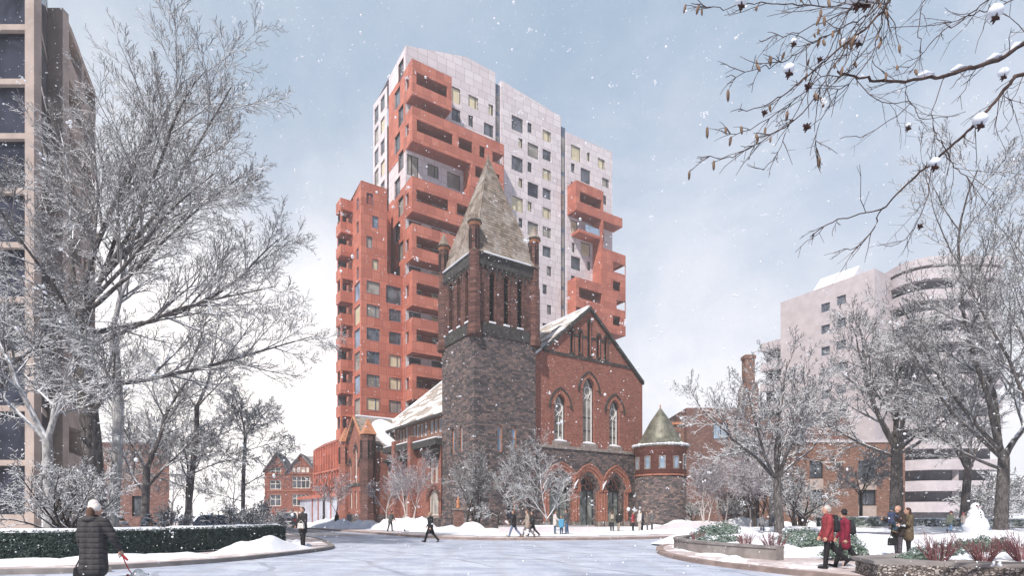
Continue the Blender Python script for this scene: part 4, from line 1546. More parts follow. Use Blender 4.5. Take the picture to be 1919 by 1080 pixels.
def mound(name, cx, cy, rx, ry, h, rot=0.0, seed=1, base=0.12, res=28, rough=0.35, m=None, flat=1.0):
    """soft snow bank: a height field fading to nothing at an uneven rim"""
    mb = MB()
    c, s_ = math.cos(rot), math.sin(rot)
    for j in range(res + 1):
        for k in range(res * 2):
            a = math.pi * 2 * k / (res * 2)
            rim = 1 + 0.16 * nz(math.cos(a) * 1.3, math.sin(a) * 1.3, 1.0, seed)
            t = j / res
            x, y = rx * t * rim * math.cos(a), ry * t * rim * math.sin(a)
            wx_, wy_ = cx + c * x - s_ * y, cy + s_ * x + c * y
            e = max(0.0, 1 - t ** (2.0 * flat)) ** 1.25
            z = base + h * e * (1 + rough * 1.6 * nz(wx_, wy_, 0.55, seed)) + 0.10 * rough * nz(wx_, wy_, 2.1, seed) * e - 0.03 * t
            mb.v.append((wx_, wy_, z))
    n_ = res * 2
    for j in range(res):
        for k in range(n_):
            k2 = (k + 1) % n_
            if j == 0:
                mb.f.append((0, n_ + k, n_ + k2))
            else:
                mb.f.append((j * n_ + k, (j + 1) * n_ + k, (j + 1) * n_ + k2, j * n_ + k2))
    return structure(name, mb, m or M['snow'], True)


# shovelled banks along the far pavement
for i, (cx, cy, rx, ry, h) in enumerate([(-20.2, 63, 3.0, 1.6, 1.0), (-17.6, 59.5, 2.2, 1.5, 0.9), (-15.2, 58.5, 2.4, 1.4, 1.15), (-12.6, 56.5, 2.0, 1.3, 0.95), (-10.6, 55, 2.2, 1.2, 1.25), (-8.6, 53.5, 1.8, 1.2, 1.2), (-5.6, 50.5, 2.6, 1.3, 0.5), (-3.4, 46.5, 1.7, 0.9, 0.85), (-1.6, 47.0, 2.6, 1.0, 0.4), (1.0, 46.4, 2.2, 1.0, 0.35), (12.0, 53.0, 2.4, 1.1, 0.3), (14.9, 58.0, 3.0, 1.4, 0.5), (19.5, 60.5, 4.5, 1.6, 0.9), (25, 62, 5, 1.6, 1.0), (31, 63, 5, 1.6, 0.8)]):
    mound('snow_bank', cx, cy, rx, ry, h, -0.4, 10 + i)
# banks at the foot of the left hedge
for i, (cx, cy, rx, ry, h, r) in enumerate([(-10.0, 22.6, 2.7, 0.8, 0.42, 1.1), (-10.0, 26.0, 1.1, 0.7, 0.34, 1.2), (-12.4, 18.4, 3.2, 0.8, 0.22, 0.75), (-17.0, 15.7, 5.0, 0.9, 0.16, 0.25), (-15.0, 16.4, 3.0, 0.6, 0.2, 0.4)]):
    mound('snow_bank', cx, cy, rx, ry, h, r, 40 + i)
# snow over the planted island
for i, (cx, cy, rx, ry, h, r) in enumerate([(10.3, 24.8, 3.4, 4.6, 0.66, -0.5), (10.9, 29.2, 3.6, 2.6, 0.72, 0.0), (9.4, 21.4, 2.2, 2.6, 0.45, 0.4), (11.2, 20.3, 1.5, 1.8, 0.34, 0.2), (17.5, 26.5, 4.6, 1.8, 0.16, 0.1), (15.0, 28.5, 3.5, 2.0, 0.3, 0.1), (11.6, 16.6, 0.5, 0.6, 0.1, 0.0), (12.9, 22.0, 1.3, 2.2, 0.34, 0.2), (22.0, 46, 16, 4, 0.5, 0.1), (36, 48, 14, 4, 0.4, 0.1), (20, 36.5, 6, 1.8, 0.35, 0.05), (31, 35, 7, 3.0, 0.45, 0.0)]):
    mound('snow_bank', cx, cy, rx, ry, h, r, 60 + i, rough=0.22)
mound('snow_bank', 7.15, 20.2, 0.55, 1.1, 0.12, 0.25, 80)
mound('snow_bank', 6.95, 17.9, 0.8, 0.55, 0.15, 0.9, 81)
wp = MB()     # wide sheets of untouched snow between the paths
wp.poly([(9.4, 20, 0.155), (12.1, 17.1, 0.155), (14.4, 20.5, 0.155), (22, 22.5, 0.155), (40, 24, 0.155), (40, 40.5, 0.155), (18, 39.8, 0.155), (9.8, 31.0, 0.155), (7.2, 25, 0.155)])
structure('snow_cover', wp, M['snow'])
wp = MB()
wp.poly([(24, 44.5, 0.17), (90, 46, 0.17), (120, 140, 0.17), (24, 140, 0.17)])
structure('snow_cover', wp, M['snow'])
pp = MB()
pp.poly([(12.6, 19.0, 0.17), (17.4, 19.4, 0.17), (17.0, 21.6, 0.17), (14.2, 21.2, 0.17)])
pp.poly([(19, 41.6, 0.66), (44, 43.0, 0.66), (44, 43.9, 0.66), (19, 42.6, 0.66)])
structure('path', pp, M['paving'])

# low walls -----------------------------------------------------------
def solid_line(mb, line, w, z0, z1):
    o2 = offset(line, w)
    strip(mb, line, o2, z0, z1)
    for i in (0, -1):
        mb.poly([(*line[i], z0), (*o2[i], z0), (*o2[i], z1), (*line[i], z1)])


M['wall_gr'] = plain('grey_planter_concrete', (0.25, 0.225, 0.215), 0.85, 0.25, 2.0, bump=0.2)
pl = thing('planter_wall', 'low curved grey concrete planter wall round snowy shrubs on the right-hand pavement', 'planter wall', (7.0, 21.5, 0))
mb = MB()
cl_ = smooth_line([(10.6 - 7, 29.4 - 21.5), (8.9 - 7, 28.4 - 21.5), (7.4 - 7, 25.8 - 21.5), (6.95 - 7, 23.6 - 21.5), (7.15 - 7, 21.4 - 21.5), (7.75 - 7, 19.4 - 21.5), (8.4 - 7, 18.0 - 21.5)], 6)
solid_line(mb, cl_, 0.34, 0.1, 0.5)
mb.build('wall', M['wall_gr'], pl)
mb = MB()
solid_line(mb, offset(cl_, -0.03), 0.4, 0.5, 0.58)
mb.build('coping', M['kerb_gr'], pl)

m, n = mat('fieldstone')
o = n.obj()
vt = n.node('ShaderNodeTexVoronoi')
n.put(vt.inputs['Vector'], n.vmul(o, (1, 1, 1.7)))
vt.inputs['Scale'].default_value = 13.0
vd = n.node('ShaderNodeTexVoronoi', feature='DISTANCE_TO_EDGE')
n.put(vd.inputs['Vector'], n.vmul(o, (1, 1, 1.7)))
vd.inputs['Scale'].default_value = 13.0
gap = n.step(vd.outputs['Distance'], 0.02, 0.12)
c = n.ramp(n.sep(vt.outputs['Color'])[0], [(0.1, (0.10, 0.085, 0.08)), (0.5, (0.27, 0.23, 0.21)), (0.9, (0.50, 0.45, 0.42))])
n.out(n.mix(gap, (0.07, 0.062, 0.058), c), 0.9, n.bump(gap, 0.8, 0.04), 0.2)
M['field'] = m
rp = thing('raised_planter', 'raised fieldstone planter with flat grey coping filled with snow in the right foreground', 'planter', (12.0, 11.9, 0))
mb = MB()
q_ = [(8.22 - 12, 12.75 - 11.9), (12.2 - 12, 11.3 - 11.9), (18 - 12, 9.6 - 11.9), (20 - 12, 17.5 - 11.9), (12.6 - 12, 16.3 - 11.9), (8.6 - 12, 14.2 - 11.9)]
mb.prism(q_, 0.0, 0.47)
mb.build('wall', M['field'], rp)
mb = MB()
mb.prism([(p[0] * 1.015, p[1] * 1.03) for p in q_], 0.47, 0.55)
mb.build('coping', M['kerb_gr'], rp)
for i, (cx, cy, rx, ry, h, r) in enumerate([(13.2, 13.4, 4.0, 1.7, 0.16, -0.2), (11.0, 13.9, 2.0, 0.9, 0.12, 0.1), (16, 14.0, 3.2, 2.4, 0.24, 0.0), (14.2, 14.8, 2.2, 1.2, 0.2, 0.0)]):
    mound('snow_bank', cx, cy, rx, ry, h, r, 90 + i, base=0.54, rough=0.2)

for i, (x0, y0, ln_, lab) in enumerate([(-1.05, 44.2, 2.7, 'low pale concrete planter wall behind the two walking men'), (1.72, 44.6, 1.7, 'short pale concrete planter wall at the feet of the group with the blue bag'), (4.25, 45.2, 2.35, 'pale concrete planter wall in front of the left arched door')]):
    t = thing('bench_wall', lab, 'bench', (x0, y0, 0.15), 0.06, 'pale planter walls before the church')
    MB().box(0, ln_, 0, 0.55, 0, 0.5).build('wall', M['conc_wh'], t)
    if i != 1:
        MB().box(-0.02, ln_ + 0.02, -0.03, 0.58, 0.5, 0.58).build('coping', M['wall_gr'], t)
    else:
        MB().box(0, ln_, 0, 0.55, 0.5, 0.6).build('snow', M['snow'], t)
t = thing('ramp_wall', 'low sloping pink concrete ramp wall to the right of the round turret', 'wall', (13.0, 52.0, 0.15), 0.12)
mb = MB()
mb.extr([(-0.9, 0, 0), (7.5, 0, 0), (7.5, 0, 0.75), (2.6, 0, 0.75)], (0, 0.5, 0))
mb.build('wall', M['conc_wh'], t)
t = thing('gate_pillar', 'square brown brick pillar topped by a small figure beside the bell tower', 'pillar', (-5.05, 53.2, 0.1), 0.3)
mb = MB(); mb.box(-0.42, 0.42, -0.42, 0.42, 0, 1.9); mb.build('shaft', M['brick_br'], t)
mb = MB(); mb.box(-0.5, 0.5, -0.5, 0.5, 1.9, 2.05); mb.build('cap', M['trim_gr'], t)
mb = MB(); mb.lathe([(0.2, 2.05), (0.2, 2.2), (0.14, 2.3), (0.17, 2.6), (0.2, 2.78), (0.07, 2.9), (0.11, 3.0), (0.1, 3.12), (0.02, 3.2)], 10); mb.build('figure', M['trim_or'], t, True)

# hedges ---------------------------------------------------------------
def leafy(name, sample, count, size, m, parent, seed=1):
    rng = np.random.RandomState(seed)
    P_, N_ = sample(count, rng)
    d = N_ + rng.normal(0, 0.7, (count, 3))
    d /= np.linalg.norm(d, axis=1)[:, None] + 1e-9
    r = np.cross(d, rng.normal(0, 1, (count, 3)))
    r /= np.linalg.norm(r, axis=1)[:, None] + 1e-9
    u = np.cross(d, r)
    s_ = size * rng.uniform(0.6, 1.4, (count, 1))
    v = np.stack([P_ - r * s_ * 0.5, P_ + u * s_, P_ + r * s_ * 0.5, P_ - u * s_], 1).reshape(-1, 3)
    me = bpy.data.meshes.new(name)
    me.vertices.add(len(v)); me.vertices.foreach_set('co', v.ravel())
    me.loops.add(count * 4); me.loops.foreach_set('vertex_index', np.arange(count * 4))
    me.polygons.add(count); me.polygons.foreach_set('loop_start', np.arange(count) * 4)
    me.materials.append(m)
    me.update(calc_edges=True)
    return link(bpy.data.objects.new(name, me), parent)


def leaf_mat(name, a, b, frost):
    m, n = mat(name)
    o = n.obj()
    f = n.noise(o, 5, 3, 0.7)
    p = n.noise(o, 1.3, 4, 0.65)
    c = n.mix(n.step(f, 0.35, 0.65), a, b)
    s_ = n.m('MULTIPLY', n.step(n.m('ADD', p, n.m('MULTIPLY', f, 0.4)), 0.95 - frost, 1.1 - frost), 0.85)
    n.out(n.mix(s_, c, (0.8, 0.83, 0.86)), 0.75, None, 0.3)
    return m


M['hedge'] = leaf_mat('dark_green_leaf', (0.028, 0.05, 0.045), (0.085, 0.12, 0.108), 0.08)
M['hedge_core'] = plain('hedge_core', (0.02, 0.03, 0.027), 0.9, 0.3, 3)
M['hedge_fr'] = leaf_mat('frosted_leaf', (0.10, 0.14, 0.12), (0.24, 0.29, 0.26), 0.3)
M['juniper'] = leaf_mat('juniper_leaf', (0.085, 0.13, 0.105), (0.22, 0.28, 0.24), 0.16)


def hedge(label, line, w, z0, h, m, dens=900, size=0.045, seed=1, lumps=0.05, loc=None, group=None):
    loc = line[0]
    t = thing('hedge', label, 'hedge', (*loc, z0), 0, group)
    L = [(p[0] - loc[0], p[1] - loc[1]) for p in line]
    mb = MB()
    ins = offset(L, 0.05)
    solid_line(mb, ins, w - 0.1, 0, h - 0.04)
    mb.build('core', M['hedge_core'], t)
    seg = np.array(L)
    ln_ = np.linalg.norm(np.diff(seg, axis=0), axis=1)
    cum = np.concatenate([[0], np.cumsum(ln_)])
    tot = cum[-1]
    B__ = np.array(offset(L, w))

    def sample(c, r):
        d = r.uniform(0, tot, c)
        i = np.clip(np.searchsorted(cum, d) - 1, 0, len(ln_) - 1)
        f = ((d - cum[i]) / ln_[i])[:, None]
        A1 = seg[i] * (1 - f) + seg[i + 1] * f
        A2 = B__[i] * (1 - f) + B__[i + 1] * f
        face = r.rand(c)
        nrm = (A1 - A2) / w
        side = face < 0.62
        tt = np.where(side, 0.0, r.rand(c))[:, None]
        xy = A1 * (1 - tt) + A2 * tt
        z = np.where(side, r.rand(c) * h, h)
        N_ = np.where(side[:, None], np.c_[nrm, np.zeros(c)], np.array([0, 0, 1.0]))
        P_ = np.c_[xy, z] + N_ * r.normal(0, lumps * 0.5, (c, 1))
        return P_, N_
    leafy('leaves', sample, int(dens * tot * (h + w)), size, m, t, seed)
    tip = [(L[-1][0], L[-1][1]), (B__[-1][0], B__[-1][1])]
    def sample2(c, r):
        f = r.rand(c)[:, None]
        xy = np.array(tip[0]) * (1 - f) + np.array(tip[1]) * f
        e = seg[-1] - seg[-2]
        e = e / np.linalg.norm(e)
        return np.c_[xy, r.rand(c) * h] + np.r_[e, 0] * r.normal(0, lumps * .5, (c, 1)), np.tile(np.r_[e, 0], (c, 1))
    leafy('leaves', sample2, int(dens * w * h * 1.5), size, m, t, seed + 1)
    mb = MB()
    A = offset(L, -0.02); Bq = offset(L, w + 0.02)
    mid = offset(L, w * 0.45)
    nn = len(A)
    rr = random.Random(seed)
    for i in range(nn - 1):
        za, zb = h + 0.10 + 0.05 * nz(i * 0.9, 0, 1, seed), h + 0.10 + 0.05 * nz((i + 1) * 0.9, 0, 1, seed)
        mb.poly([(*A[i], h - 0.01), (*A[i + 1], h - 0.01), (*mid[i + 1], zb), (*mid[i], za)])
        mb.poly([(*mid[i], za), (*mid[i + 1], zb), (*Bq[i + 1], h - 0.01), (*Bq[i], h - 0.01)])
    mb.build('snow_cap', M['snow'], t, True)
    return t


hl = smooth_line([(-34, 13.2), (-20.5, 15.5), (-15.3, 17.1), (-13.2, 19.2), (-11.6, 23.6), (-11.0, 27.5)], 10)
hedge('long clipped dark green hedge with snow on top along the left pavement', hl, 1.1, 0.13, 0.92, M['hedge'], 1500, 0.04, 3)
hl2 = smooth_line([(27.3, 50.2), (30, 49.6), (32.9, 49.4)], 5)
hedge('grey green frosted hedge behind the walking couple, in front of the orange brick building', hl2, 1.2, 0.16, 1.15, M['hedge_fr'], 450, 0.07, 5)
hl3 = smooth_line([(35.2, 51.8), (40, 50.6), (48, 50), (60, 49.6)], 5)
hedge('long low frosted hedge behind the snowman', hl3, 1.2, 0.16, 1.0, M['hedge_fr'], 350, 0.07, 6)


def juniper(label, blobs, z0, seed, count=5000, size=0.05):
    t = thing('juniper_shrub', label, 'shrub', (blobs[0][0], blobs[0][1], z0))
    bx, by = blobs[0][:2]
    def sample(c, r):
        i = r.randint(0, len(blobs), c)
        b = np.array([(q[0] - bx, q[1] - by, q[2], q[3], q[4]) for q in blobs])[i]
        th = r.uniform(0, 2 * np.pi, c); cz = r.uniform(0.0, 1, c)
        sz = np.sqrt(1 - cz ** 2)
        N_ = np.c_[sz * np.cos(th), sz * np.sin(th), cz]
        k = r.uniform(0.72, 1.06, c)[:, None]
        rough = (1 + 0.18 * np.sin(N_[:, :1] * 9 + i[:, None]) * np.cos(N_[:, 1:2] * 7))
        return np.c_[b[:, 0], b[:, 1], np.zeros(c)] + N_ * b[:, 2:5] * k * rough, N_
    leafy('foliage', sample, count, size, M['juniper'], t, seed)
    def sample_s(c, r):
        P_, N_ = sample(c, r)
        P_ = P_ + np.array([0, 0, 0.03])
        keep = (np.sin(P_[:, 0] * 2.3 + seed) + np.sin(P_[:, 1] * 3.1) > 0.35)
        P_[~keep] = P_[keep][0] if keep.any() else P_[0]
        return P_, np.tile([0, 0, 1.0], (c, 1))
    leafy('snow', sample_s, count // 9, size * 1.5, M['snow'], t, seed + 9)
    mb = MB()
    rr = random.Random(seed)
    for b in blobs:
        for k in range(7):
            a = rr.uniform(0, 6.28)
            mb.tube([(b[0] - bx, b[1] - by, 0), (b[0] - bx + 0.5 * b[2] * math.cos(a), b[1] - by + 0.5 * b[3] * math.sin(a), b[4] * 0.6)], [0.02, 0.008], 4)
    mb.build('stems', M['bark_dk'], t)
    return t


juniper('spreading grey green juniper shrub at the far left of the island planter', [(9.3, 26.2, 0.9, 0.9, 0.62), (10.1, 27.0, 0.8, 0.9, 0.75)], 0.45, 21)
juniper('small juniper shrub hugging the low curved planter wall', [(8.6, 22.6, 0.8, 0.6, 0.34), (7.9, 23.2, 0.4, 0.4, 0.25)], 0.42, 22, 2600)
juniper('large mounded juniper shrub just left of the walking couple', [(11.4, 22.3, 1.1, 1.0, 0.72), (12.3, 21.6, 0.9, 0.8, 0.55), (12.9, 22.7, 1.0, 1.0, 0.62)], 0.3, 23, 7000)
juniper('low juniper shrub at the feet of the walking couple', [(10.55, 18.2, 0.55, 0.5, 0.33), (11.1, 18.5, 0.5, 0.5, 0.4)], 0.24, 24, 3000)
juniper('sprawling blue green juniper shrub over the edge of the fieldstone planter', [(9.75, 13.5, 0.5, 0.45, 0.16), (10.6, 14.1, 0.8, 0.6, 0.27), (11.7, 14.7, 0.9, 0.6, 0.38), (12.9, 15.4, 0.9, 0.6, 0.46)], 0.5, 25, 9000, 0.04)

# ------------------------------------------------------------------ other buildings
# beige concrete block on the left
lb = thing('concrete_apartment_block', 'beige concrete apartment block with big dark windows at the left edge of the street', 'apartment building', (-24.6, 31.0, 0), 0)
ff = faceY(0)
wn = []
for k in range(12):
    z = 1.6 + k * 2.985
    wn.append((-10.0, -6.8, z, z + 2.65)); wn.append((-6.5, -2.05, z, z + 2.68))
mb = MB()
mb.wall(ff, -14, -1.55, 0, 40, wn, 0.35)
mb.poly([(-1.55, 0, 0), (-1.55, 0.5, 0), (-1.55, 0.5, 40), (-1.55, 0, 40)])
w0 = mb.build('wall', M['concrete'], lb)
for h in wn:
    if h[0] > -7:
        window(w0, ff, h, M['frame'], M['glass_dk'], 0.3, 0.08)
dirv = Vector((-0.41, 0.912))
def fside(a, b, d, o_=(-1.97, 2.94)):
    p = Vector(o_) + dirv * a + Vector((-0.912, -0.41)) * d
    return (p.x, p.y, b)
# glazed return between front and pier
for k in range(12):
    z = 1.6 + k * 2.985
    MB().poly([(-1.55, 0.5, z), (-2.85, 2.5, z), (-2.85, 2.5, z + 2.7), (-1.55, 0.5, z + 2.7)]).build('return_glazing', M['glass'], lb)
for k in range(13):
    z = 1.3 + k * 2.985
    MB().poly([(-1.53, 0.5, z), (-2.83, 2.5, z), (-2.83, 2.5, z + 0.3), (-1.53, 0.5, z + 0.3)]).build('return_spandrel', M['concrete'], lb)
mb = MB()
mb.box(-2.9, -1.96, 2.5, 2.95, 0, 31.6)
mb.build('pier', M['concrete'], lb)
# receding side with loggias
mb = MB()
lo_ = []
for k in range(10):
    z = 1.2 + k * 2.985
    lo_ += [(0.12, 2.8, z + 1.15, z + 2.75), (3.3, 6.0, z + 1.15, z + 2.75)]
mb.wall(fside, 0, 6.2, 0, 31.2, lo_, 1.2)
mb.poly([fside(0, 31.2, 0), fside(6.2, 31.2, 0), fside(6.2, 31.2, 14), fside(0, 31.2, 14)])
w1 = mb.build('side_wall', M['concrete'], lb)
mb = MB()
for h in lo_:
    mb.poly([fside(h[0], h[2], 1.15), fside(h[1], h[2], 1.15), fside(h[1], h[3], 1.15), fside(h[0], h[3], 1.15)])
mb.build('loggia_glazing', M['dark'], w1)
mb = MB()
mb.tube([fside(0.3, 31.3, 0.2), fside(6.2, 31.3, 0.2)], 0.16, 5)
mb.fbox(fside, 3, 5, 31.2, 33.0, 0.6, 4)
mb.build('roof_edge', M['conc_wh'], lb)

# red brick block behind the left trees
bb = thing('brick_building', 'plain low red brick building glimpsed behind the dark trees on the left', 'building', (-37.5, 55, 0), 0)
mb = MB()
hs_ = [(1.2, 2.2, 1.6, 3.2), (3.6, 4.6, 1.6, 3.2)]
mb.wall(ff, -3, 4.2, 0, 8.6, [(0.6, 1.8, 1.4, 3.4)], 0.25)
mb.poly([(4.2, 0, 0), (-1.2, 9, 0), (-1.2, 9, 8.6), (4.2, 0, 8.6)])
mb.poly([(-3, 0, 8.6), (4.2, 0, 8.6), (-1.2, 9, 8.6), (-3, 9, 8.6)])
q = mb.build('wall', M['brick_br'], bb)
window(q, ff, (0.6, 1.8, 1.4, 3.4), M['frame'], M['glass'])
MB().box(-3.05, 4.3, -0.08, 0.3, 8.6, 8.85).build('coping', M['snow'], bb)

# half-timbered house at the end of the side street
hb = thing('half_timbered_house', 'half-timbered brick house with two pointed gables at the end of the side street', 'house', (-43.9, 108, 0), 0.15)
f = faceY(0)
mb = MB()
wv = [(1.9, 5.2, 3.2, 5.5), (1.9, 5.2, 6.6, 8.9), (-2.5, -0.4, 3.2, 5.4), (-2.5, -0.4, 6.4, 8.2), (-2.5, -0.4, 9.0, 10.6)]
mb.wall(f, 1.0, 6.0, 0, 13.2, wv[:2], 0.25)
mb.cut((3.5, 0, 13.1), (1.25, 0, 1)); mb.cut((3.5, 0, 13.1), (-1.25, 0, 1))
q = MB(); q.wall(faceY(1.2), -3.4, 0.8, 0, 13.6, wv[2:], 0.25)
q.cut((-1.3, 0, 13.3), (1.5, 0, 1)); q.cut((-1.3, 0, 13.3), (-1.5, 0, 1))
i = len(mb.v); mb.v += q.v; mb.f += [tuple(i + k for k in f_) for f_ in q.f]
mb.poly([(6.0, 0.0, 0), (6.0, 8, 0), (6.0, 8, 10), (6.0, 0.0, 10)])
mb.wall(faceY(2.5), 6.0, 18, 0, 8.6, [(7.5, 8.8, 5.6, 7.2), (10.2, 11.4, 5.6, 7.2)], 0.2)
mb.poly([(0.8, 1.2, 0), (1.0, 1.2, 0), (1.0, 1.2, 9), (0.8, 1.2, 9)])
hw = mb.build('wall', M['brick'], hb)
for h in wv[:2]:
    window(hw, f, h, M['cream'], M['glass'], 0.2, 0.14, bars=3, cross=(0.65,))
for h in wv[2:]:
    window(hw, faceY(1.2), h, M['cream'], M['glass'], 0.2, 0.14, bars=1, cross=(0.6,))
for h in ((7.5, 8.8, 5.6, 7.2), (10.2, 11.4, 5.6, 7.2)):
    window(hw, faceY(2.5), h, M['cream'], M['glass'], 0.15, 0.12, bars=1)
mb = MB()
for z in (6.0, 9.3):
    mb.fbox(f, 1.0, 6.0, z, z + 0.3, -0.1, 0.05)
    mb.fbox(faceY(1.2), -3.3, 0.8, z, z + 0.3, -0.1, 0.05)
for a, zt in ((2.6, 11.4), (3.5, 12.6), (4.4, 11.4)):
    mb.fbox(f, a - 0.1, a + 0.1, 9.6, zt, -0.08, 0.05)
mb.fbox(f, 1.4, 5.6, 2.2, 2.5, -0.1, 0.05)
for a in (1.2, 1.9, 2.9, 3.9, 4.9, 5.6):
    mb.fbox(f, a, a + 0.18, 0.8, 2.2, -0.09, 0.05)
mb.build('timbering', M['trim_br'], hb)
mb = MB()
mb.fbox(f, 1.1, 5.9, 0.8, 2.15, -0.03, 0.02); mb.fbox(f, 2.0, 5.0, 9.65, 10.6, -0.03, 0.02)
mb.build('plaster', M['cream'], hb)
mb = MB()
for (xm, yy, zt, sl_, hw_) in ((3.5, -0.35, 13.2, 1.25, 3.0), (-1.3, 0.85, 13.4, 1.5, 2.4)):
    for sg in (-1, 1):
        mb.extr([(xm, yy, zt + 0.15), (xm + sg * hw_, yy, zt + 0.15 - sl_ * hw_), (xm + sg * hw_, yy, zt - 0.15 - sl_ * hw_), (xm, yy, zt - 0.15)], (0, 8, 0))
mb.extr([(5.2, 1.6, 8.7), (18.5, 1.6, 8.7), (18.5, 6.5, 13.4), (3.6, 6.5, 13.4)], (0, 0.2, -0.3))
M['slate_gr'] = shingle('grey_slate', (0.12, 0.115, 0.125), (0.26, 0.25, 0.265))
mb.build('roof', M['slate_gr'], hb)

# buildings to the right of the church, mostly behind trees
ob = thing('brick_school', 'long brown brick building with a tall square chimney right of the turret', 'building', (25.2, 84, 0), 0.0)
f = faceY(0)
mb = MB()
wl = [(1.2, 3.2, 11.4, 14.0), (-1.0, 0.6, 11.2, 13.6)]
mb.wall(f, -3.2, 0.3, 0, 14.9, [(-2.3, -0.2, 10.2, 13.8)], 0.3)
q0 = mb.build('orange_wing', M['brick_or'], ob)
window(q0, f, (-2.3, -0.2, 10.2, 13.8), M['cream'], M['glass_pale'], 0.2, 0.12, bars=2, cross=(0.4, 0.7))
mb = MB()
fb2 = faceY(-1.2)
hs_ = [(4.2, 6.4, 12.6, 15.0), (9.0, 10.4, 10.6, 12.6), (13.0, 14.4, 10.6, 12.6), (17, 18.4, 10.6, 12.6), (9.0, 10.4, 5.6, 7.6), (13.0, 14.4, 5.6, 7.6), (17, 18.4, 5.6, 7.6)]
mb.wall(fb2, 0.3, 8.0, 0, 17.2, hs_[:1], 0.3)
mb.wall(fb2, 8.0, 24.0, 0, 15.8, hs_[1:], 0.3)
mb.poly([(0.3, -1.2, 0), (0.3, 4, 0), (0.3, 4, 17.2), (0.3, -1.2, 17.2)])
mb.poly([(8.0, -1.2, 15.8), (8.0, 6, 15.8), (8.0, 6, 17.2), (8.0, -1.2, 17.2)])
mb.poly([(-3.2, 0, 14.9), (0.3, 0, 14.9), (0.3, 12, 14.9), (-3.2, 12, 14.9)])
mb.poly([(0.3, -1.2, 17.2), (8, -1.2, 17.2), (8, 12, 17.2), (0.3, 12, 17.2)])
mb.poly([(8, -1.2, 15.8), (24, -1.2, 15.8), (24, 12, 15.8), (8, 12, 15.8)])
q1 = mb.build('wall', M['brick_br'], ob)
for h in hs_:
    window(q1, fb2, h, M['frame'], M['glass_bl'], 0.2, 0.12, bars=1)
MB().box(-3.3, 0.2, -0.25, 0.3, 14.9, 15.3).build('coping', M['trim_or'], ob)
mb = MB()
mb.box(9.3, 11.6, 0.5, 2.6, 13, 20.3); mb.extr([(9.3, 0.5, 20.3), (11.6, 0.5, 20.3), (11.2, 0.5, 21.3), (9.7, 0.5, 21.3)], (0, 2.1, 0))
mb.box(9.75, 11.2, 0.9, 2.2, 21.2, 25.6); mb.box(9.6, 11.35, 0.8, 2.3, 25.0, 25.5)
mb.build('chimney', M['brick_or'], ob)

ob2 = thing('brick_apartments', 'orange brick low-rise with pale balcony panels behind the right-hand hedge', 'building', (35.5, 63, 0), 0.0)
mb = MB()
hs_ = []
for k in range(4):
    hs_ += [(3.0, 5.0, 2.6 + 3 * k, 4.6 + 3 * k), (-2.4, -0.9, 2.6 + 3 * k, 4.6 + 3 * k)]
mb.wall(f, -8, 8.2, 0, 9.6, [h for h in hs_ if h[3] < 9], 0.35)
mb.poly([(8.2, 0, 0), (8.2, 16, 0), (8.2, 16, 9.6), (8.2, 0, 9.6)])
mb.poly([(-8, 0, 9.6), (8.2, 0, 9.6), (8.2, 16, 9.6), (-8, 16, 9.6)])
q2 = mb.build('wall', M['brick_or'], ob2)
for h in hs_:
    if h[3] < 9:
        w = window(q2, f, h, M['frame'], M['glass'], 0.25, 0.12, bars=1)
        MB().fbox(f, h[0], h[1], h[2] - 1.25, h[2] - 0.05, -0.04, 0.1).build('spandrel', M['concrete'], w)
MB().box(-8.1, 8.3, -0.12, 0.3, 9.6, 9.9).build('coping', M['conc_gr'], ob2)

# pale concrete tower with rounded balconies
rb = thing('concrete_tower', 'pale grey concrete apartment tower with a rounded stack of balconies on the far right', 'apartment building', (51.2, 80.0, 0), ANG)
fl_ = faceX(0)
RH = 36.4
mb = MB()
hs_ = []
for k in range(10):
    z = 33.6 - 3.3 * k
    hs_ += [(6.2, 7.5, z - 1.3, z), (3.9, 5.2, z - 0.9, z + 0.4)]
mb.wall(fl_, 0, 14, 0, RH + 0.6, hs_, 0.25)
mb.cut((0, 0, RH), (0, 0.035, 1))
mb.wall(faceY(0), 0, 22, 0, RH, [], 0.2)
mb.poly([(0, 0, RH - 0.02), (22, 0, RH - 0.02), (22, 14, RH - 0.6), (0, 14, RH - 0.6)])
mb.poly([(22, 0, 0), (22, 14, 0), (22, 14, RH), (22, 0, RH)])
mb.poly([(0, 14, 0), (22, 14, 0), (22, 14, RH - 0.5), (0, 14, RH - 0.5)])
q3 = mb.build('wall', M['conc_gr'], rb)
for h in hs_:
    window(q3, fl_, h, M['frame_bl'], M['glass'], 0.2, 0.1, .55)
mb = MB()
for k in range(9):
    z = 28.5 - 3.3 * k
    mb.box(-0.9, 2.2, 14.0, 17.0, z, z + 1.3)
mb.build('balcony', M['conc_gr'], rb)
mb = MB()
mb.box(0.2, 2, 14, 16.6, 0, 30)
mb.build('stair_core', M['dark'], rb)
mb = MB()
mb.extr([(3.0, 5, RH), (11.5, 5, RH), (11.5, 5, RH + 1.2), (6.5, 5, RH + 3.8)], (0, 6, 0))
mb.build('penthouse', M['snow'], rb)
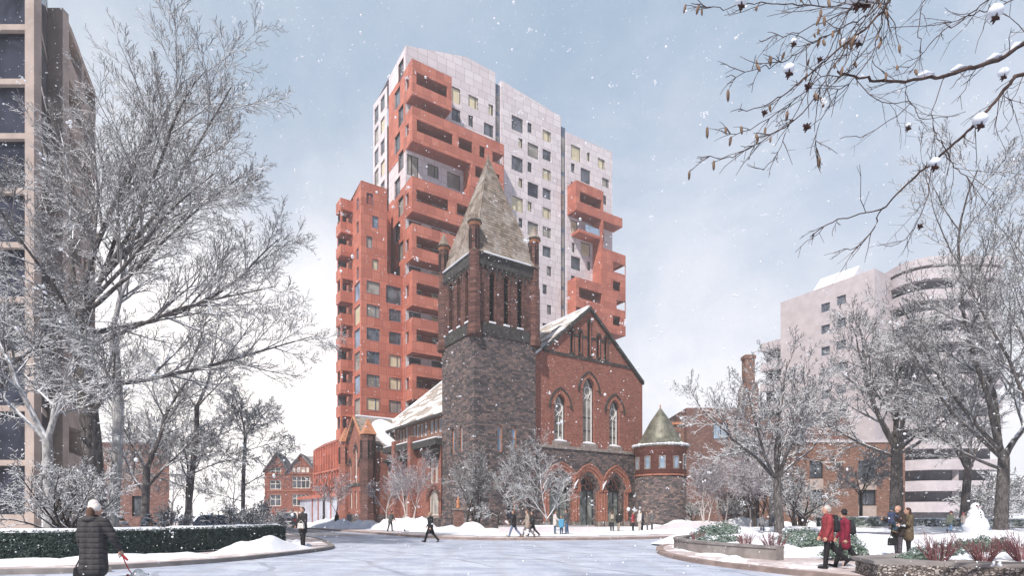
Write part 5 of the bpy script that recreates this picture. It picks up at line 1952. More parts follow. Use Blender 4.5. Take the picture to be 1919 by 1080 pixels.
# rounded balcony drum, turned towards the square
cA, sA = math.cos(-ANG), math.sin(-ANG)
def rloc(X, Y):
    x, y = X - 51.2, Y - 80.0
    return (cA * x - sA * y, sA * x + cA * y)
def stad(hw_, d_, r, cX=62.6, cY=83.2, n_=10):
    pts = []
    for (sx, sy, a0) in ((1, -1, -math.pi / 2), (1, 1, 0), (-1, 1, math.pi / 2), (-1, -1, math.pi)):
        for k in range(n_ + 1):
            a = a0 + math.pi / 2 * k / n_
            pts.append(rloc(cX + sx * (hw_ - r) + r * math.cos(a), cY + sy * (d_ - r) + r * math.sin(a)))
    return pts
outl = stad(7.3, 5.0, 4.0)
innl = stad(7.05, 4.75, 3.8)
core = stad(6.0, 3.8, 3.0)
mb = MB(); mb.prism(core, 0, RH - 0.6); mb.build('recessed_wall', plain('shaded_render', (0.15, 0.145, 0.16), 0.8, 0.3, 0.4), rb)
for k in range(12):
    z = 1.9 + 2.95 * k
    mb = MB()
    nn = len(outl)
    for j in range(nn):
        j2 = (j + 1) % nn
        mb.poly([(*outl[j], z), (*outl[j2], z), (*outl[j2], z + 1.45), (*outl[j], z + 1.45)])
        mb.poly([(*innl[j], z + 0.2), (*innl[j2], z + 0.2), (*innl[j2], z + 1.45), (*innl[j], z + 1.45)])
        mb.poly([(*outl[j], z + 1.45), (*outl[j2], z + 1.45), (*innl[j2], z + 1.45), (*innl[j], z + 1.45)])
    mb.poly([(*p, z) for p in outl]); mb.poly([(*p, z + 0.2) for p in innl])
    o = mb.build('rounded_balcony', M['conc_gr'], rb)
    x_, y_ = rloc(61.8, 79.0)
    MB().box(x_ - 0.1, x_ + 0.1, y_ - 0.35, y_ + 0.35, z - 1.5, z).build('divider', M['conc_gr'], o)
mb = MB(); mb.prism(stad(7.4, 5.1, 4.0), RH - 0.2, RH + 0.9); mb.build('roof_slab', M['conc_gr'], rb)

# ------------------------------------------------------------------ bare trees
def tubes(name, lines, m, parent):
    """many tapered tubes in one mesh; lines = list of (points, radii, sides)"""
    V, F, off = [], [], 0
    for sides in sorted({l[2] for l in lines}):
        grp = [l for l in lines if l[2] == sides]
        P_ = np.concatenate([np.asarray(l[0], float) for l in grp])
        R_ = np.concatenate([np.asarray(l[1], float) for l in grp])
        ln = np.array([len(l[0]) for l in grp])
        st = np.concatenate([[0], np.cumsum(ln)[:-1]])
        idx = np.arange(len(P_))
        first = np.zeros(len(P_), bool); first[st] = True
        last = np.zeros(len(P_), bool); last[st + ln - 1] = True
        nx_ = np.where(last, idx, idx + 1); pv_ = np.where(first, idx, idx - 1)
        T = P_[nx_] - P_[pv_]
        T /= np.linalg.norm(T, axis=1)[:, None] + 1e-9
        ref = np.where(np.abs(T[:, 2:3]) > 0.9, np.array([1.0, 0, 0]), np.array([0, 0, 1.0]))
        N_ = np.cross(T, ref); N_ /= np.linalg.norm(N_, axis=1)[:, None] + 1e-9
        B_ = np.cross(T, N_)
        a = np.arange(sides) * 2 * np.pi / sides + 0.4
        ringv = P_[:, None, :] + R_[:, None, None] * (np.cos(a)[None, :, None] * N_[:, None, :] + np.sin(a)[None, :, None] * B_[:, None, :])
        V.append(ringv.reshape(-1, 3))
        s_ = idx[~last]
        k = np.arange(sides); k2 = (k + 1) % sides
        q = np.stack([s_[:, None] * sides + k, s_[:, None] * sides + k2, (s_[:, None] + 1) * sides + k2, (s_[:, None] + 1) * sides + k], -1)
        F.append(q.reshape(-1, 4) + off)
        off += len(P_) * sides
    V = np.concatenate(V); F = np.concatenate(F)
    me = bpy.data.meshes.new(name)
    me.vertices.add(len(V)); me.vertices.foreach_set('co', V.ravel())
    me.loops.add(F.size); me.loops.foreach_set('vertex_index', F.ravel())
    me.polygons.add(len(F)); me.polygons.foreach_set('loop_start', np.arange(len(F)) * 4)
    me.polygons.foreach_set('use_smooth', np.ones(len(F), bool))
    me.materials.append(m)
    me.update(calc_edges=True)
    return link(bpy.data.objects.new(name, me), parent)


def grow(out, rng, p, d, L, r, lvl, sp):
    seg = sp['seg'][min(lvl, len(sp['seg']) - 1)]
    n = max(2, min(14, int(L / seg)))
    jit = sp['jit']; up = sp['up'][min(lvl, len(sp['up']) - 1)]
    pts, rads = [tuple(p)], [r]
    p = Vector(p); d = Vector(d).normalized()
    dirs = [d.copy()]
    rm = sp['rmin']
    for i in range(n):
        d = (d + Vector((rng.gauss(0, jit), rng.gauss(0, jit), rng.gauss(0, jit) + up))).normalized()
        p = p + d * (L / n)
        pts.append(tuple(p)); dirs.append(d.copy())
        t = (i + 1) / n
        rads.append(max(rm, r * (1 - t * sp.get('taper', 0.8))))
    out[lvl].append((pts, rads, 8 if lvl == 0 else 6 if lvl == 1 else 4 if lvl == 2 else 3))
    if lvl >= sp['levels']:
        return
    nc = sp['n'][lvl]
    nc = max(2, int(round(nc * rng.uniform(0.8, 1.2))))
    az = rng.uniform(0, 6.28)
    s0 = sp['start'][min(lvl, len(sp['start']) - 1)]
    for k in range(nc):
        t = s0 + (0.99 - s0) * (k + rng.uniform(0.1, 0.9)) / nc
        i = min(n - 1, int(t * n)); f = t * n - i
        q = Vector(pts[i]).lerp(Vector(pts[i + 1]), f)
        dd = dirs[i + 1]
        az += 2.4 + rng.uniform(-0.5, 0.5)
        ang = math.radians(sp['ang'][min(lvl, len(sp['ang']) - 1)] * rng.uniform(0.7, 1.25))
        o_ = dd.orthogonal().normalized()
        sd_ = (o_ * math.cos(az) + dd.cross(o_) * math.sin(az))
        cd = dd * math.cos(ang) + sd_ * math.sin(ang)
        cl_ = L * sp['ratio'][min(lvl, len(sp['ratio']) - 1)] * (1 - sp.get('fall', 0.5) * t) * rng.uniform(0.7, 1.25)
        rr = rads[i] * 0.62
        grow(out, rng, q, cd, cl_, max(rm, min(rr, cl_ * 0.035)), lvl + 1, sp)


BASE = dict(levels=4, n=[8, 9, 8, 5], ang=[48, 46, 42, 38], ratio=[0.6, 0.52, 0.5, 0.5], start=[0.3, 0.22, 0.15, 0.15],
            seg=[0.9, 0.8, 0.55, 0.35, 0.3], jit=0.10, up=[0.03, 0.03, 0.02, 0.0, 0.0], rmin=0.008, taper=0.8, fall=0.5)


def tree(label, loc, r, fork, leaders, mats, seed, cat='tree', name='bare_tree', group=None, lateral=(), lean=(0, 0), trunks=1, **kw):
    """trunk up to the fork, leaders (angle from vertical, azimuth, length, radius share), then limbs and twigs"""
    sp = dict(BASE); sp.update(kw)
    rng = random.Random(seed)
    t = thing(name, label, cat, loc, 0, group)
    out = [[] for _ in range(8)]
    trunk = []
    for ti in range(trunks):
        if trunks > 1:
            a = 2 * math.pi * ti / trunks + rng.uniform(-0.4, 0.4)
            o_ = Vector((0.16 * math.cos(a), 0.16 * math.sin(a), -0.2)) * (r / 0.1)
            dv = Vector((0.22 * math.cos(a), 0.22 * math.sin(a), 1)).normalized()
        else:
            o_ = Vector((0, 0, -0.3)); dv = Vector((lean[0], lean[1], 1)).normalized()
        n = max(4, int(fork / 0.7))
        pts, rads = [], []
        p = o_.copy()
        for i in range(n + 1):
            f = i / n
            pts.append(tuple(p))
            rads.append(r * ((1.0 - 0.28 * f) + 0.5 * max(0, 1 - f * n / 1.2) ** 2 * (0.6 if trunks == 1 else 0)))
            dv = (dv + Vector((rng.gauss(0, 0.025), rng.gauss(0, 0.025), 0))).normalized()
            p = p + dv * ((fork + 0.3) / n)
        trunk.append((pts, rads, 10))
        top = Vector(pts[-1]); rt = rads[-1]
        for (ang, az, L, rs) in leaders:
            a_, z_ = math.radians(ang + rng.uniform(-4, 4)), math.radians(az + rng.uniform(-12, 12) + (137 * ti))
            d_ = Vector((math.sin(a_) * math.cos(z_), math.sin(a_) * math.sin(z_), math.cos(a_)))
            grow(out, rng, top - Vector((0, 0, rt * 0.6)), d_, L * rng.uniform(0.92, 1.08), rt * rs, 1, sp)
        for (h, ang, az, L, rs) in lateral:
            f = h / fork * n
            i = min(n - 1, int(f))
            q = Vector(pts[i]).lerp(Vector(pts[i + 1]), f - i)
            a_, z_ = math.radians(ang), math.radians(az)
            d_ = Vector((math.sin(a_) * math.cos(z_), math.sin(a_) * math.sin(z_), math.cos(a_)))
            grow(out, rng, q, d_, L, rads[i] * rs, 1, sp)
    tubes('trunk', trunk + out[0] + out[1], M[mats[0]], t)
    tubes('crown', [l for g in out[2:] for l in g], M[mats[1]], t)
    return t


# --- left of the street
BIG = dict(levels=5, n=[8, 12, 9, 7, 3], rmin=0.0095, jit=0.085, up=[0.03, 0.02, 0.03, 0.03, 0.02], ang=[48, 40, 40, 38, 36], ratio=[0.6, 0.46, 0.5, 0.5, 0.55], seg=[0.9, 0.9, 0.6, 0.45, 0.4, 0.4])
tree('huge spreading bare tree with thick grey trunk beside the concrete block', (-18.9, 26.0, 0.15), 0.44, 10.4,
     [(7, 110, 12.3, .46), (18, 15, 12.6, .42), (31, -12, 11.2, .38), (18, 155, 9.5, .34), (46, 5, 9.8, .34), (62, -18, 9.4, .3), (27, 60, 11.5, .36)],
     ('bark_tr', 'bark'), 5, lateral=[(7.2, 76, 8, 10.0, .38), (6.2, 84, -40, 7.5, .32), (8.0, 66, 185, 6.5, .28), (8.6, 72, 300, 7.5, .32), (9.4, 64, 30, 10.5, .4), (8.9, 80, -8, 9.5, .33)], **dict(BIG, n=[8, 13, 9, 7, 3], rmin=0.0085, ratio=[0.6, 0.44, 0.5, 0.55, 0.6], ang=[48, 36, 36, 34, 32], jit=0.07))
tree('pale barked tree leaning against the huge tree, its trunk plastered white with snow', (-19.35, 27.4, 0.15), 0.27, 10.5,
     [(10, 30, 6, .6), (26, -10, 6, .5)], ('bark_pl', 'bark_sn'), 9, levels=4, n=[8, 9, 8, 6], rmin=0.012, lean=(0.012, 0))
tree('forked mottled tree with heavy snowy limbs at far left in front of the concrete block', (-19.2, 23.5, 0.15), 0.24, 4.6,
     [(26, 185, 6, .75), (20, 15, 6.4, .75), (48, 200, 5.5, .5), (40, 330, 5, .5)], ('bark_pl', 'bark_sn'), 14, levels=4, n=[8, 10, 9, 7], rmin=0.011)
tree('large bare tree reaching out of frame over the dark windows at far left', (-23.8, 24.5, 0.15), 0.30, 6.0,
     [(30, 30, 7, .6), (44, 340, 7, .5), (55, 10, 6, .45)], ('bark_tr', 'bark_sn'), 31, levels=4, n=[6, 8, 7, 6], rmin=0.010)
SH = dict(levels=4, n=[6, 8, 7, 5], seg=[0.5, 0.4, 0.3, 0.22, 0.2], rmin=0.010, up=[0.03, 0.03, 0.03, 0.02, 0.0], jit=0.14)
tree('wide multi-stemmed ornamental tree loaded with snow behind the woman with the dog', (-16.6, 21.0, 0.15), 0.075, 0.7,
     [(30, 10, 2.6, .9), (52, 180, 2.7, .75), (20, 100, 2.5, .8)], ('bark_dk', 'bark_sn'), 17, trunks=5, cat='shrub tree', name='ornamental_tree', **SH)
MID = dict(levels=4, n=[7, 12, 10, 7], rmin=0.0085, seg=[0.7, 0.6, 0.45, 0.3, 0.25])
tree('slim dark trunked tree in front of the red brick wall on the left', (-19.6, 30.2, 0.15), 0.19, 3.2, [(8, 0, 5.2, .8), (28, 20, 4.2, .55), (30, 190, 4.2, .55), (40, 120, 3.5, .5)], ('bark_md', 'bark'), 21, lateral=[(2.2, 42, 170, 3.6, .4), (2.4, 45, 10, 3.2, .4)], **MID).scale = (1.22, 1.22, 1.22)
tree('tall thin snowy tree at the right side of the red brick wall', (-18.7, 32.5, 0.15), 0.14, 6.0, [(6, 0, 4.2, .8), (30, 30, 3.2, .5), (32, 200, 3.2, .5)], ('bark_md', 'bark'), 22, lateral=[(3.4, 62, 185, 3.3, .3), (4.3, 60, 10, 3.4, .3), (5.0, 58, 100, 3.2, .3), (2.5, 74, 170, 3.4, .3), (3.1, 70, 20, 2.6, .3)], **MID).scale = (1.28, 1.28, 1.28)
tree('small tree with flat layered snowy branches nearest the far end of the hedge', (-16.6, 34.8, 0.15), 0.12, 5.6, [(5, 0, 2.6, .8), (40, 20, 2.3, .5), (40, 200, 2.3, .5)], ('bark_md', 'bark'), 23, lateral=[(3.0, 75, 5, 3.4, .32), (4.2, 70, 190, 2.8, .3), (4.8, 66, 40, 2.5, .3), (2.2, 78, 175, 2.5, .3), (5.2, 60, 300, 2.2, .3)], **MID).scale = (1.12, 1.12, 1.12)
tree('bare tree standing farther back between the brick wall and the street', (-27.5, 48, 0.15), 0.16, 4.5, [(6, 0, 6.5, .8), (26, 20, 5, .55), (28, 190, 5, .55), (30, 100, 4.5, .5)], ('bark_dk', 'bark'), 27, **dict(MID, rmin=0.018))
sh = tree('rounded snow laden shrub behind the middle of the hedge', (-15.2, 30.6, 0.15), 0.05, 0.35, [(34, 10, 1.35, .9), (58, 180, 1.4, .8), (12, 100, 1.3, .8)], ('bark_dk', 'bark_sn'), 33, trunks=5, cat='shrub', name='snowy_shrub', group='snow laden shrubs behind the hedge', **dict(SH, rmin=0.013, n=[6, 7, 6, 4]))
for x, y, rz, s_, lab in [(-17.6, 29.0, 1.0, .95, 'snow laden shrub beside the slim dark trunk'), (-13.6, 29.6, 2.2, .9, 'snow laden shrub near the far end of the hedge'), (-14.7, 33.5, 3.0, 1.15, 'taller snow laden shrub under the tree with layered branches'), (-13.3, 32.2, 4.0, .8, 'last snow laden shrub before the parked dark car'), (-21.2, 29.5, 5.0, .8, 'low snow laden shrub left of the small fir')]:
    dup(sh, (x, y, 0.15), rz, s_, lab, 'snow laden shrubs behind the hedge')
for c_, (x, y, h_, lab) in enumerate([(-19.9, 28.2, 2.3, 'young dark fir with shelves of snow in front of the brick wall'), (-18.6, 29.0, 1.4, 'smaller dark fir bowed under snow beside the young fir')]):
    t = thing('fir_tree', lab, 'fir', (x, y, 0.15))
    MB().tube([(0, 0, -0.1), (0, 0, h_)], [0.06, 0.012], 6).build('trunk', M['bark_dk'], t)
    rng = random.Random(50 + c_)
    br, sm = [], MB()
    for k in range(70):
        f = rng.random() ** 0.8
        z = 0.15 + f * h_ * 0.92
        L = (1 - f) * h_ * 0.5 + 0.12
        a = rng.uniform(0, 6.28)
        e = Vector((math.cos(a), math.sin(a), -0.12))
        pts = [Vector((0, 0, z)) + e * L * q + Vector((0, 0, -0.12 * L * q * q)) for q in (0, .35, .7, 1)]
        br.append(([tuple(p) for p in pts], [0.02, 0.016, 0.01, 0.006], 3))
        for q in range(10):
            tt = rng.uniform(0.25, 1)
            o_ = Vector((0, 0, z)) + e * L * tt
            s_ = Vector((-e.y, e.x, 0)) * rng.choice((-1, 1)) * 0.22 * L * (1.2 - tt) + e * 0.15 * L + Vector((0, 0, -0.06))
            br.append(([tuple(o_), tuple(o_ + s_)], [0.02, 0.006], 3))
        if rng.random() < 0.55:
            p = Vector((0, 0, z + 0.03)) + e * L * 0.68
            sm.ball(p, 0.2 * L + 0.05, 6, (1.25, 1.25, 0.42), 0.2, rng)
    tubes('crown', br, leaf_mat('fir_needle', (0.02, 0.032, 0.02), (0.05, 0.06, 0.035), 0.1), t)
    sm.build('snow', M['snow'], t, True)

# --- before the church
tree('small bare street tree with a dark straight trunk beside the glazed pavilion', (-22.6, 68, 0.15), 0.17, 3.2, [(6, 0, 3.2, .7), (36, 0, 2.6, .5), (36, 180, 2.6, .5), (40, 90, 2.2, .45)], ('bark_dk', 'bark_dk'), 41, **dict(MID, rmin=0.02, n=[6, 6, 5, 4]))
PU = dict(levels=4, n=[8, 11, 9, 6], rmin=0.0095, up=[0.05, 0.06, 0.05, 0.02], ang=[40, 34, 34, 32], seg=[.7, .6, .4, .35, .3])
tree('reddish young birch in front of the transept windows', (-19.2, 62, 0.2), 0.09, 1.6, [(6, 0, 4.2, .8), (20, 20, 3.2, .6), (22, 200, 3.2, .6)], ('bark_pu', 'bark_pu'), 42, name='birch_tree', cat='birch', group='birches by the church', **PU)
tree('pale birch with purple twigs nearest the church transept', (-12.9, 58, 0.2), 0.10, 1.5, [(6, 0, 4.6, .8), (26, 10, 4.0, .6), (28, 190, 3.8, .6), (20, 90, 3.6, .5)], ('bark_bi', 'bark_pu'), 43, name='birch_tree', cat='birch', group='birches by the church', **PU)
tree('double stemmed pale birch with purple twigs left of the bell tower', (-9.9, 55, 0.2), 0.10, 1.9, [(8, 0, 5.0, .8), (24, 20, 4.2, .6), (26, 200, 4.0, .6)], ('bark_bi', 'bark_pu'), 44, trunks=2, name='birch_tree', cat='birch', group='birches by the church', **PU)
FT = dict(levels=4, n=[8, 11, 10, 7], rmin=0.0085, up=[0.04, 0.04, 0.03, 0.02], ang=[44, 40, 38, 36], seg=[.7, .55, .4, .3, .3])
tree('broad dark multi-stemmed tree at the foot of the bell tower', (-3.35, 50.0, 0.15), 0.13, 1.0, [(10, 0, 5.4, .8), (26, 150, 4.8, .7)], ('bark_dk', 'bark_tr'), 45, trunks=4, **FT)
tree('frost white young tree in front of the bell tower', (-1.15, 48.5, 0.15), 0.09, 1.4, [(4, 0, 5.6, .9)], ('bark_dk', 'bark_fr'), 46, lateral=[(1.3, 55, 5, 3.0, .5), (1.3, 58, 180, 2.4, .5)], **dict(FT, n=[8, 18, 9, 6], ratio=[.6, .5, .45, .45], ang=[44, 50, 40, 36]))
tree('slender dark tree between the two frosted trees by the bell tower', (1.65, 48.8, 0.15), 0.10, 1.8, [(8, 20, 5.4, .8), (22, 190, 4.6, .6), (28, 60, 4, .6)], ('bark_dk', 'bark_tr'), 47, **FT)
tree('frost white tree arching over the left church door', (2.95, 47.8, 0.15), 0.10, 1.1, [(8, 150, 6.4, .8), (40, 20, 4.6, .65), (44, 180, 4.0, .6)], ('bark_fr', 'bark_fr'), 48, **dict(FT, n=[8, 12, 9, 6]))

# --- right-hand side
tree('twin limbed snowy tree with a grey leaning trunk rising from the island planter', (16.8, 35.5, 0.35), 0.30, 3.6,
     [(32, 165, 7.6, .66), (14, 60, 7.4, .6), (34, 20, 7.8, .6), (54, 188, 6.9, .5), (10, 240, 7.0, .5), (58, 5, 6.5, .4)], ('bark_tr', 'bark_sn'), 51, lean=(-0.05, 0), **dict(MID, levels=5, n=[7, 10, 8, 6, 3], rmin=0.014, ratio=[.6, .5, .5, .5, .5]))
tree('dense dark multi-stemmed shrub tree heaped with snow behind the walking couple', (24.3, 48, 0.3), 0.16, 1.0, [(24, 0, 4.2, .8), (44, 170, 3.8, .7)], ('bark_dk', 'bark_sn'), 52, trunks=5, cat='shrub tree', name='ornamental_tree', **dict(SH, rmin=0.016, n=[7, 9, 8, 5]))
tree('large snowy tree with a stout trunk directly behind the couple holding a child', (30.6, 45, 0.3), 0.52, 6.5,
     [(24, 160, 11, .65), (8, 80, 12, .65), (26, 20, 11, .65), (40, 185, 10, .5), (42, 0, 10, .5), (30, 270, 9, .5)], ('bark_tr', 'bark_sn'), 53, lateral=[(5.8, 62, 180, 8.5, .36), (6.0, 60, 10, 8.5, .38)], **dict(BIG, rmin=0.014, n=[8, 12, 9, 7, 3]))
tree('thin young tree in front of the orange brick low-rise', (32.0, 52, 0.3), 0.17, 3.0, [(6, 0, 4.6, .8), (40, 10, 3.8, .5), (42, 185, 3.8, .5), (30, 90, 3, .5)], ('bark_dk', 'bark_sn'), 54, **dict(MID, rmin=0.02))
tree('bare tree standing before the striped shade of the concrete tower', (41.5, 52, 0.3), 0.42, 5.5, [(14, 170, 9, .65), (16, 20, 9, .65), (40, 190, 8, .5), (42, 0, 8, .5)], ('bark_tr', 'bark_sn'), 55, **dict(MID, rmin=0.022, n=[7, 10, 9, 7]))
tree('tall snowy tree with a Y shaped trunk right of the snowman', (33.2, 38.5, 0.3), 0.44, 5.2,
     [(16, 100, 16, .7), (30, 20, 13, .65), (38, 175, 12.5, .55), (8, 200, 18, .65), (46, 150, 10, .5)], ('bark_tr', 'bark_sn'), 56, lateral=[(4.4, 66, 178, 7.5, .36)], **dict(BIG, rmin=0.0135, n=[8, 12, 9, 7, 3]))
tree('tall narrow snowy tree cut off by the right edge of the picture', (32.2, 35.0, 0.3), 0.36, 6.0,
     [(6, 100, 17, .75), (14, 175, 15.5, .65), (20, 0, 15, .6), (34, 190, 12, .55)], ('bark_tr', 'bark_sn'), 57, **dict(BIG, rmin=0.0125, n=[8, 13, 9, 6, 3], up=[.04, .05, .05, .03, .02]))
tree('tall bare tree far behind the square between the two brick buildings', (27.5, 60, 0.2), 0.28, 5.0, [(10, 10, 9, .7), (28, 180, 8, .6), (30, 20, 8, .6), (44, 100, 6, .5)], ('bark', 'bark_sn'), 58, **dict(MID, rmin=0.024))
for i, (x, y, lab) in enumerate([(20.3, 59.5, 'pale birch clump standing nearest the round turret'), (22.9, 61.5, 'middle pale birch clump right of the turret'), (24.6, 58.5, 'slim pale birch at the right of the birch clumps')]):
    tree(lab, (x, y, 0.3), 0.085, 1.6, [(5, 0, 5.0, .8), (16, 10, 4.2, .65), (18, 190, 4.2, .65)], ('bark_bi', 'bark_pu'), 60 + i, trunks=3 if i == 0 else 2 if i == 1 else 1, name='birch_tree', cat='birch', group='birches by the church', **PU)
tree('dark multi-stemmed tree between the birch clumps and the grey leaning trunk', (24.4, 56.5, 0.3), 0.14, 1.8, [(8, 0, 5.2, .8), (26, 170, 4.6, .6), (26, 10, 4.4, .6)], ('bark_dk', 'bark_pu'), 64, trunks=3, **dict(FT, rmin=0.011))
fb_ = tree('dark thicket of frosted shrubs at the foot of the round turret', (21.0, 66.0, 0.2), 0.06, 0.4, [(24, 0, 2.6, .9), (46, 170, 2.4, .8)], ('bark_dk', 'bark'), 66, trunks=6, cat='shrub', name='snowy_shrub', **dict(SH, rmin=0.018, n=[6, 7, 6, 4]))
dup(fb_, (25.5, 65, 0.2), 1.3, 1.1, 'dark frosted shrubs behind the birch clumps')
dup(fb_, (29.5, 57, 0.2), 2.4, 0.9, 'frosted shrub behind the dense dark shrub tree')
fr1 = tree('big white frosted shrub below the right edge of the concrete tower', (50.5, 60, 0.2), 0.10, 0.6, [(20, 0, 3.6, .9), (44, 170, 3.6, .8), (60, 80, 3, .7)], ('bark_fr', 'bark_fr'), 67, trunks=5, cat='shrub', name='frosted_shrub', **dict(SH, rmin=0.03, n=[7, 8, 6, 4]))
dup(fr1, (57, 66, 0.2), 1.8, 1.5, 'taller white frosted shrub at the far right behind the trees')
far_t = tree('hazy bare tree behind the half-timbered house', (-52, 128, 0), 0.3, 4, [(10, 0, 9, .7), (28, 20, 8, .6), (30, 190, 8, .6), (36, 100, 7, .6)], ('bark', 'bark_sn'), 70, group='far trees beyond the house', **dict(MID, rmin=0.04, n=[6, 8, 7, 4]))
for i, (x, y, s_, lab) in enumerate([(-60, 122, 1.0, 'far bare tree left of the half-timbered house'), (-45, 140, 1.0, 'far bare tree above the grey slate roof'), (-66, 110, .9, 'far bare tree behind the snowy shrubs on the left'), (-52, 92, .8, 'bare tree left of the house beside the parked dark car')]):
    dup(far_t, (x, y, 0), i * 1.3, s_, lab, 'far trees beyond the house')

# red dogwood shrubs
M['dogwood'] = plain('red_dogwood_stem', (0.22, 0.10, 0.11), 0.7, 0.3, 4)
def dogwood(label, loc, h, nst, seed, spread=0.6):
    rng = random.Random(seed)
    t = thing('dogwood_shrub', label, 'shrub', loc, 0, 'red stemmed shrubs in the snow')
    ls, tw = [], []
    for k in range(int(nst * .75)):
        a, s_ = rng.uniform(0, 6.28), spread * rng.uniform(0.15, 1)
        b = Vector((0.12 * math.cos(a), 0.12 * math.sin(a), -0.1))
        L = h * 0.72 * rng.uniform(0.5, 1.05)
        e = Vector((s_ * math.cos(a), s_ * math.sin(a), 1)).normalized()
        pts = [b + e * L * f + Vector((0.03 * rng.gauss(0, 1), 0.03 * rng.gauss(0, 1), 0)) * f for f in (0, .35, .7, 1)]
        ls.append(([tuple(p) for p in pts], [0.009, 0.008, 0.006, 0.003], 4))
        for q in range(4):
            f = rng.uniform(0.35, 0.9)
            p = b + e * L * f
            d_ = (e + Vector((rng.gauss(0, .35), rng.gauss(0, .35), 0.1))).normalized()
            tw.append(([tuple(p), tuple(p + d_ * L * 0.28)], [0.005, 0.0025], 3))
    tubes('stems', ls, M['dogwood'], t)
    tubes('twigs', tw, M['dogwood'], t)
    return t
for i, (loc, h, n_, sp_, lab) in enumerate([((7.95, 24.4, .5), .75, 40, .7, 'small red stemmed shrub at the left end of the curved planter'), ((8.6, 20.9, .5), .85, 60, .9, 'red stemmed shrub in the middle of the curved planter'), ((8.9, 19.2, .42), 1.0, 80, .9, 'red stemmed shrub at the near end of the curved planter'),
        ((9.7, 12.9, .6), .95, 70, .8, 'leftmost red stemmed shrub in the fieldstone planter'), ((10.6, 12.75, .6), .85, 90, .9, 'red stemmed shrub in the fieldstone planter below the snowman'), ((11.4, 12.6, .6), 1.1, 90, .8, 'tallest red stemmed shrub in the fieldstone planter'), ((12.6, 12.9, .6), 1.0, 70, .8, 'red stemmed shrub at the right picture edge')]):
    dogwood(lab, loc, h, n_, 80 + i, sp_)

# --- branches of a near alder reaching in from the upper right
def q3(cx, cy, Y):
    px, py = 1290 + cx / 2.25, cy / 2.25
    return ((px - 960) / 1062 * Y, Y, 1.6 + (965 - py) / 1062 * Y)
al = thing('alder_tree', 'near alder with brown twigs, catkins and snow capped cones hanging in at upper right', 'tree', (9.6, 7.4, 0))
AO = Vector((9.6, 7.4, 0))
def Q(l, Y0, Y1):
    return [Vector(q3(cx, cy, Y0 + (Y1 - Y0) * i / max(1, len(l) - 1))) - AO for i, (cx, cy) in enumerate(l)]
rng = random.Random(77)
limbs = [
    ([(1650, 120), (1415, 185), (1330, 240), (1200, 285), (1080, 318), (920, 338), (800, 342), (720, 328), (630, 300)], 6.6, 5.8, .05, .012),
    ([(1650, 260), (1415, 310), (1370, 335), (1310, 410), (1230, 500), (1160, 570), (1070, 650), (1000, 710), (930, 770), (820, 880)], 6.6, 6.0, .04, .011),
    ([(820, 880), (700, 910), (590, 945), (515, 998)], 6.0, 5.9, .012, .006),
    ([(820, 880), (770, 980), (710, 1045), (655, 1050)], 6.0, 6.1, .012, .005),
    ([(1070, 650), (1130, 700), (1190, 770), (1215, 850), (1190, 910)], 6.1, 6.0, .009, .004),
    ([(1030, 700), (1000, 850), (960, 950), (900, 1020), (845, 1038)], 6.1, 6.2, .009, .004),
    ([(1600, -260), (1200, -200), (900, -60), (850, 0), (780, 90), (690, 160), (560, 270), (440, 370), (330, 440), (210, 470)], 6.2, 5.2, .03, .004),
    ([(900, -60), (800, 0), (700, 150), (600, 300), (480, 480), (310, 590), (170, 670), (40, 660)], 5.9, 5.0, .014, .004),
    ([(850, -30), (760, 60), (640, 120), (520, 180), (420, 250), (300, 290), (160, 325)], 6.0, 5.3, .012, .004),
    ([(880, -40), (700, 20), (640, 120), (560, 280), (440, 500), (380, 640), (315, 718)], 5.9, 5.6, .011, .004),
    ([(820, -30), (640, 60), (500, 120), (400, 150), (300, 170)], 6.1, 5.8, .01, .004),
    ([(900, -60), (830, 0), (790, 200), (700, 330), (620, 400), (540, 560), (545, 700)], 6.0, 5.6, .011, .004),
    ([(900, -40), (700, 5), (520, 25), (380, 15), (250, 15), (130, 35), (20, -5)], 6.3, 5.6, .013, .004),
    ([(780, 60), (720, 220), (680, 300), (560, 330), (430, 440), (230, 560), (140, 550)], 5.9, 5.4, .010, .004),
    ([(800, 0), (840, 120), (780, 250), (870, 335)], 6.0, 5.9, .008, .004),
    ([(1400, -80), (1260, 0), (1150, 90), (1060, 140), (960, 260), (900, 310)], 6.4, 6.0, .012, .004),
    ([(1100, -60), (1000, 0), (970, 130), (980, 230), (930, 310)], 6.3, 6.0, .009, .004),
    ([(1500, -60), (1300, 30), (1200, 60), (1080, 100), (850, 115)], 6.4, 6.2, .01, .004),
    ([(1080, 318), (1030, 500), (1060, 600), (1130, 690)], 6.2, 6.1, .008, .004),
    ([(1370, 335), (1340, 400), (1370, 480), (1320, 560)], 6.4, 6.3, .009, .004),
    ([(700, 330), (820, 430), (940, 430), (760, 560), (640, 585)], 5.9, 5.7, .007, .004),
    ([(920, 338), (930, 420), (1000, 500), (1170, 470)], 6.0, 6.2, .007, .004),
]
main, twigs, cat_p, cone_p = [], [], [], []
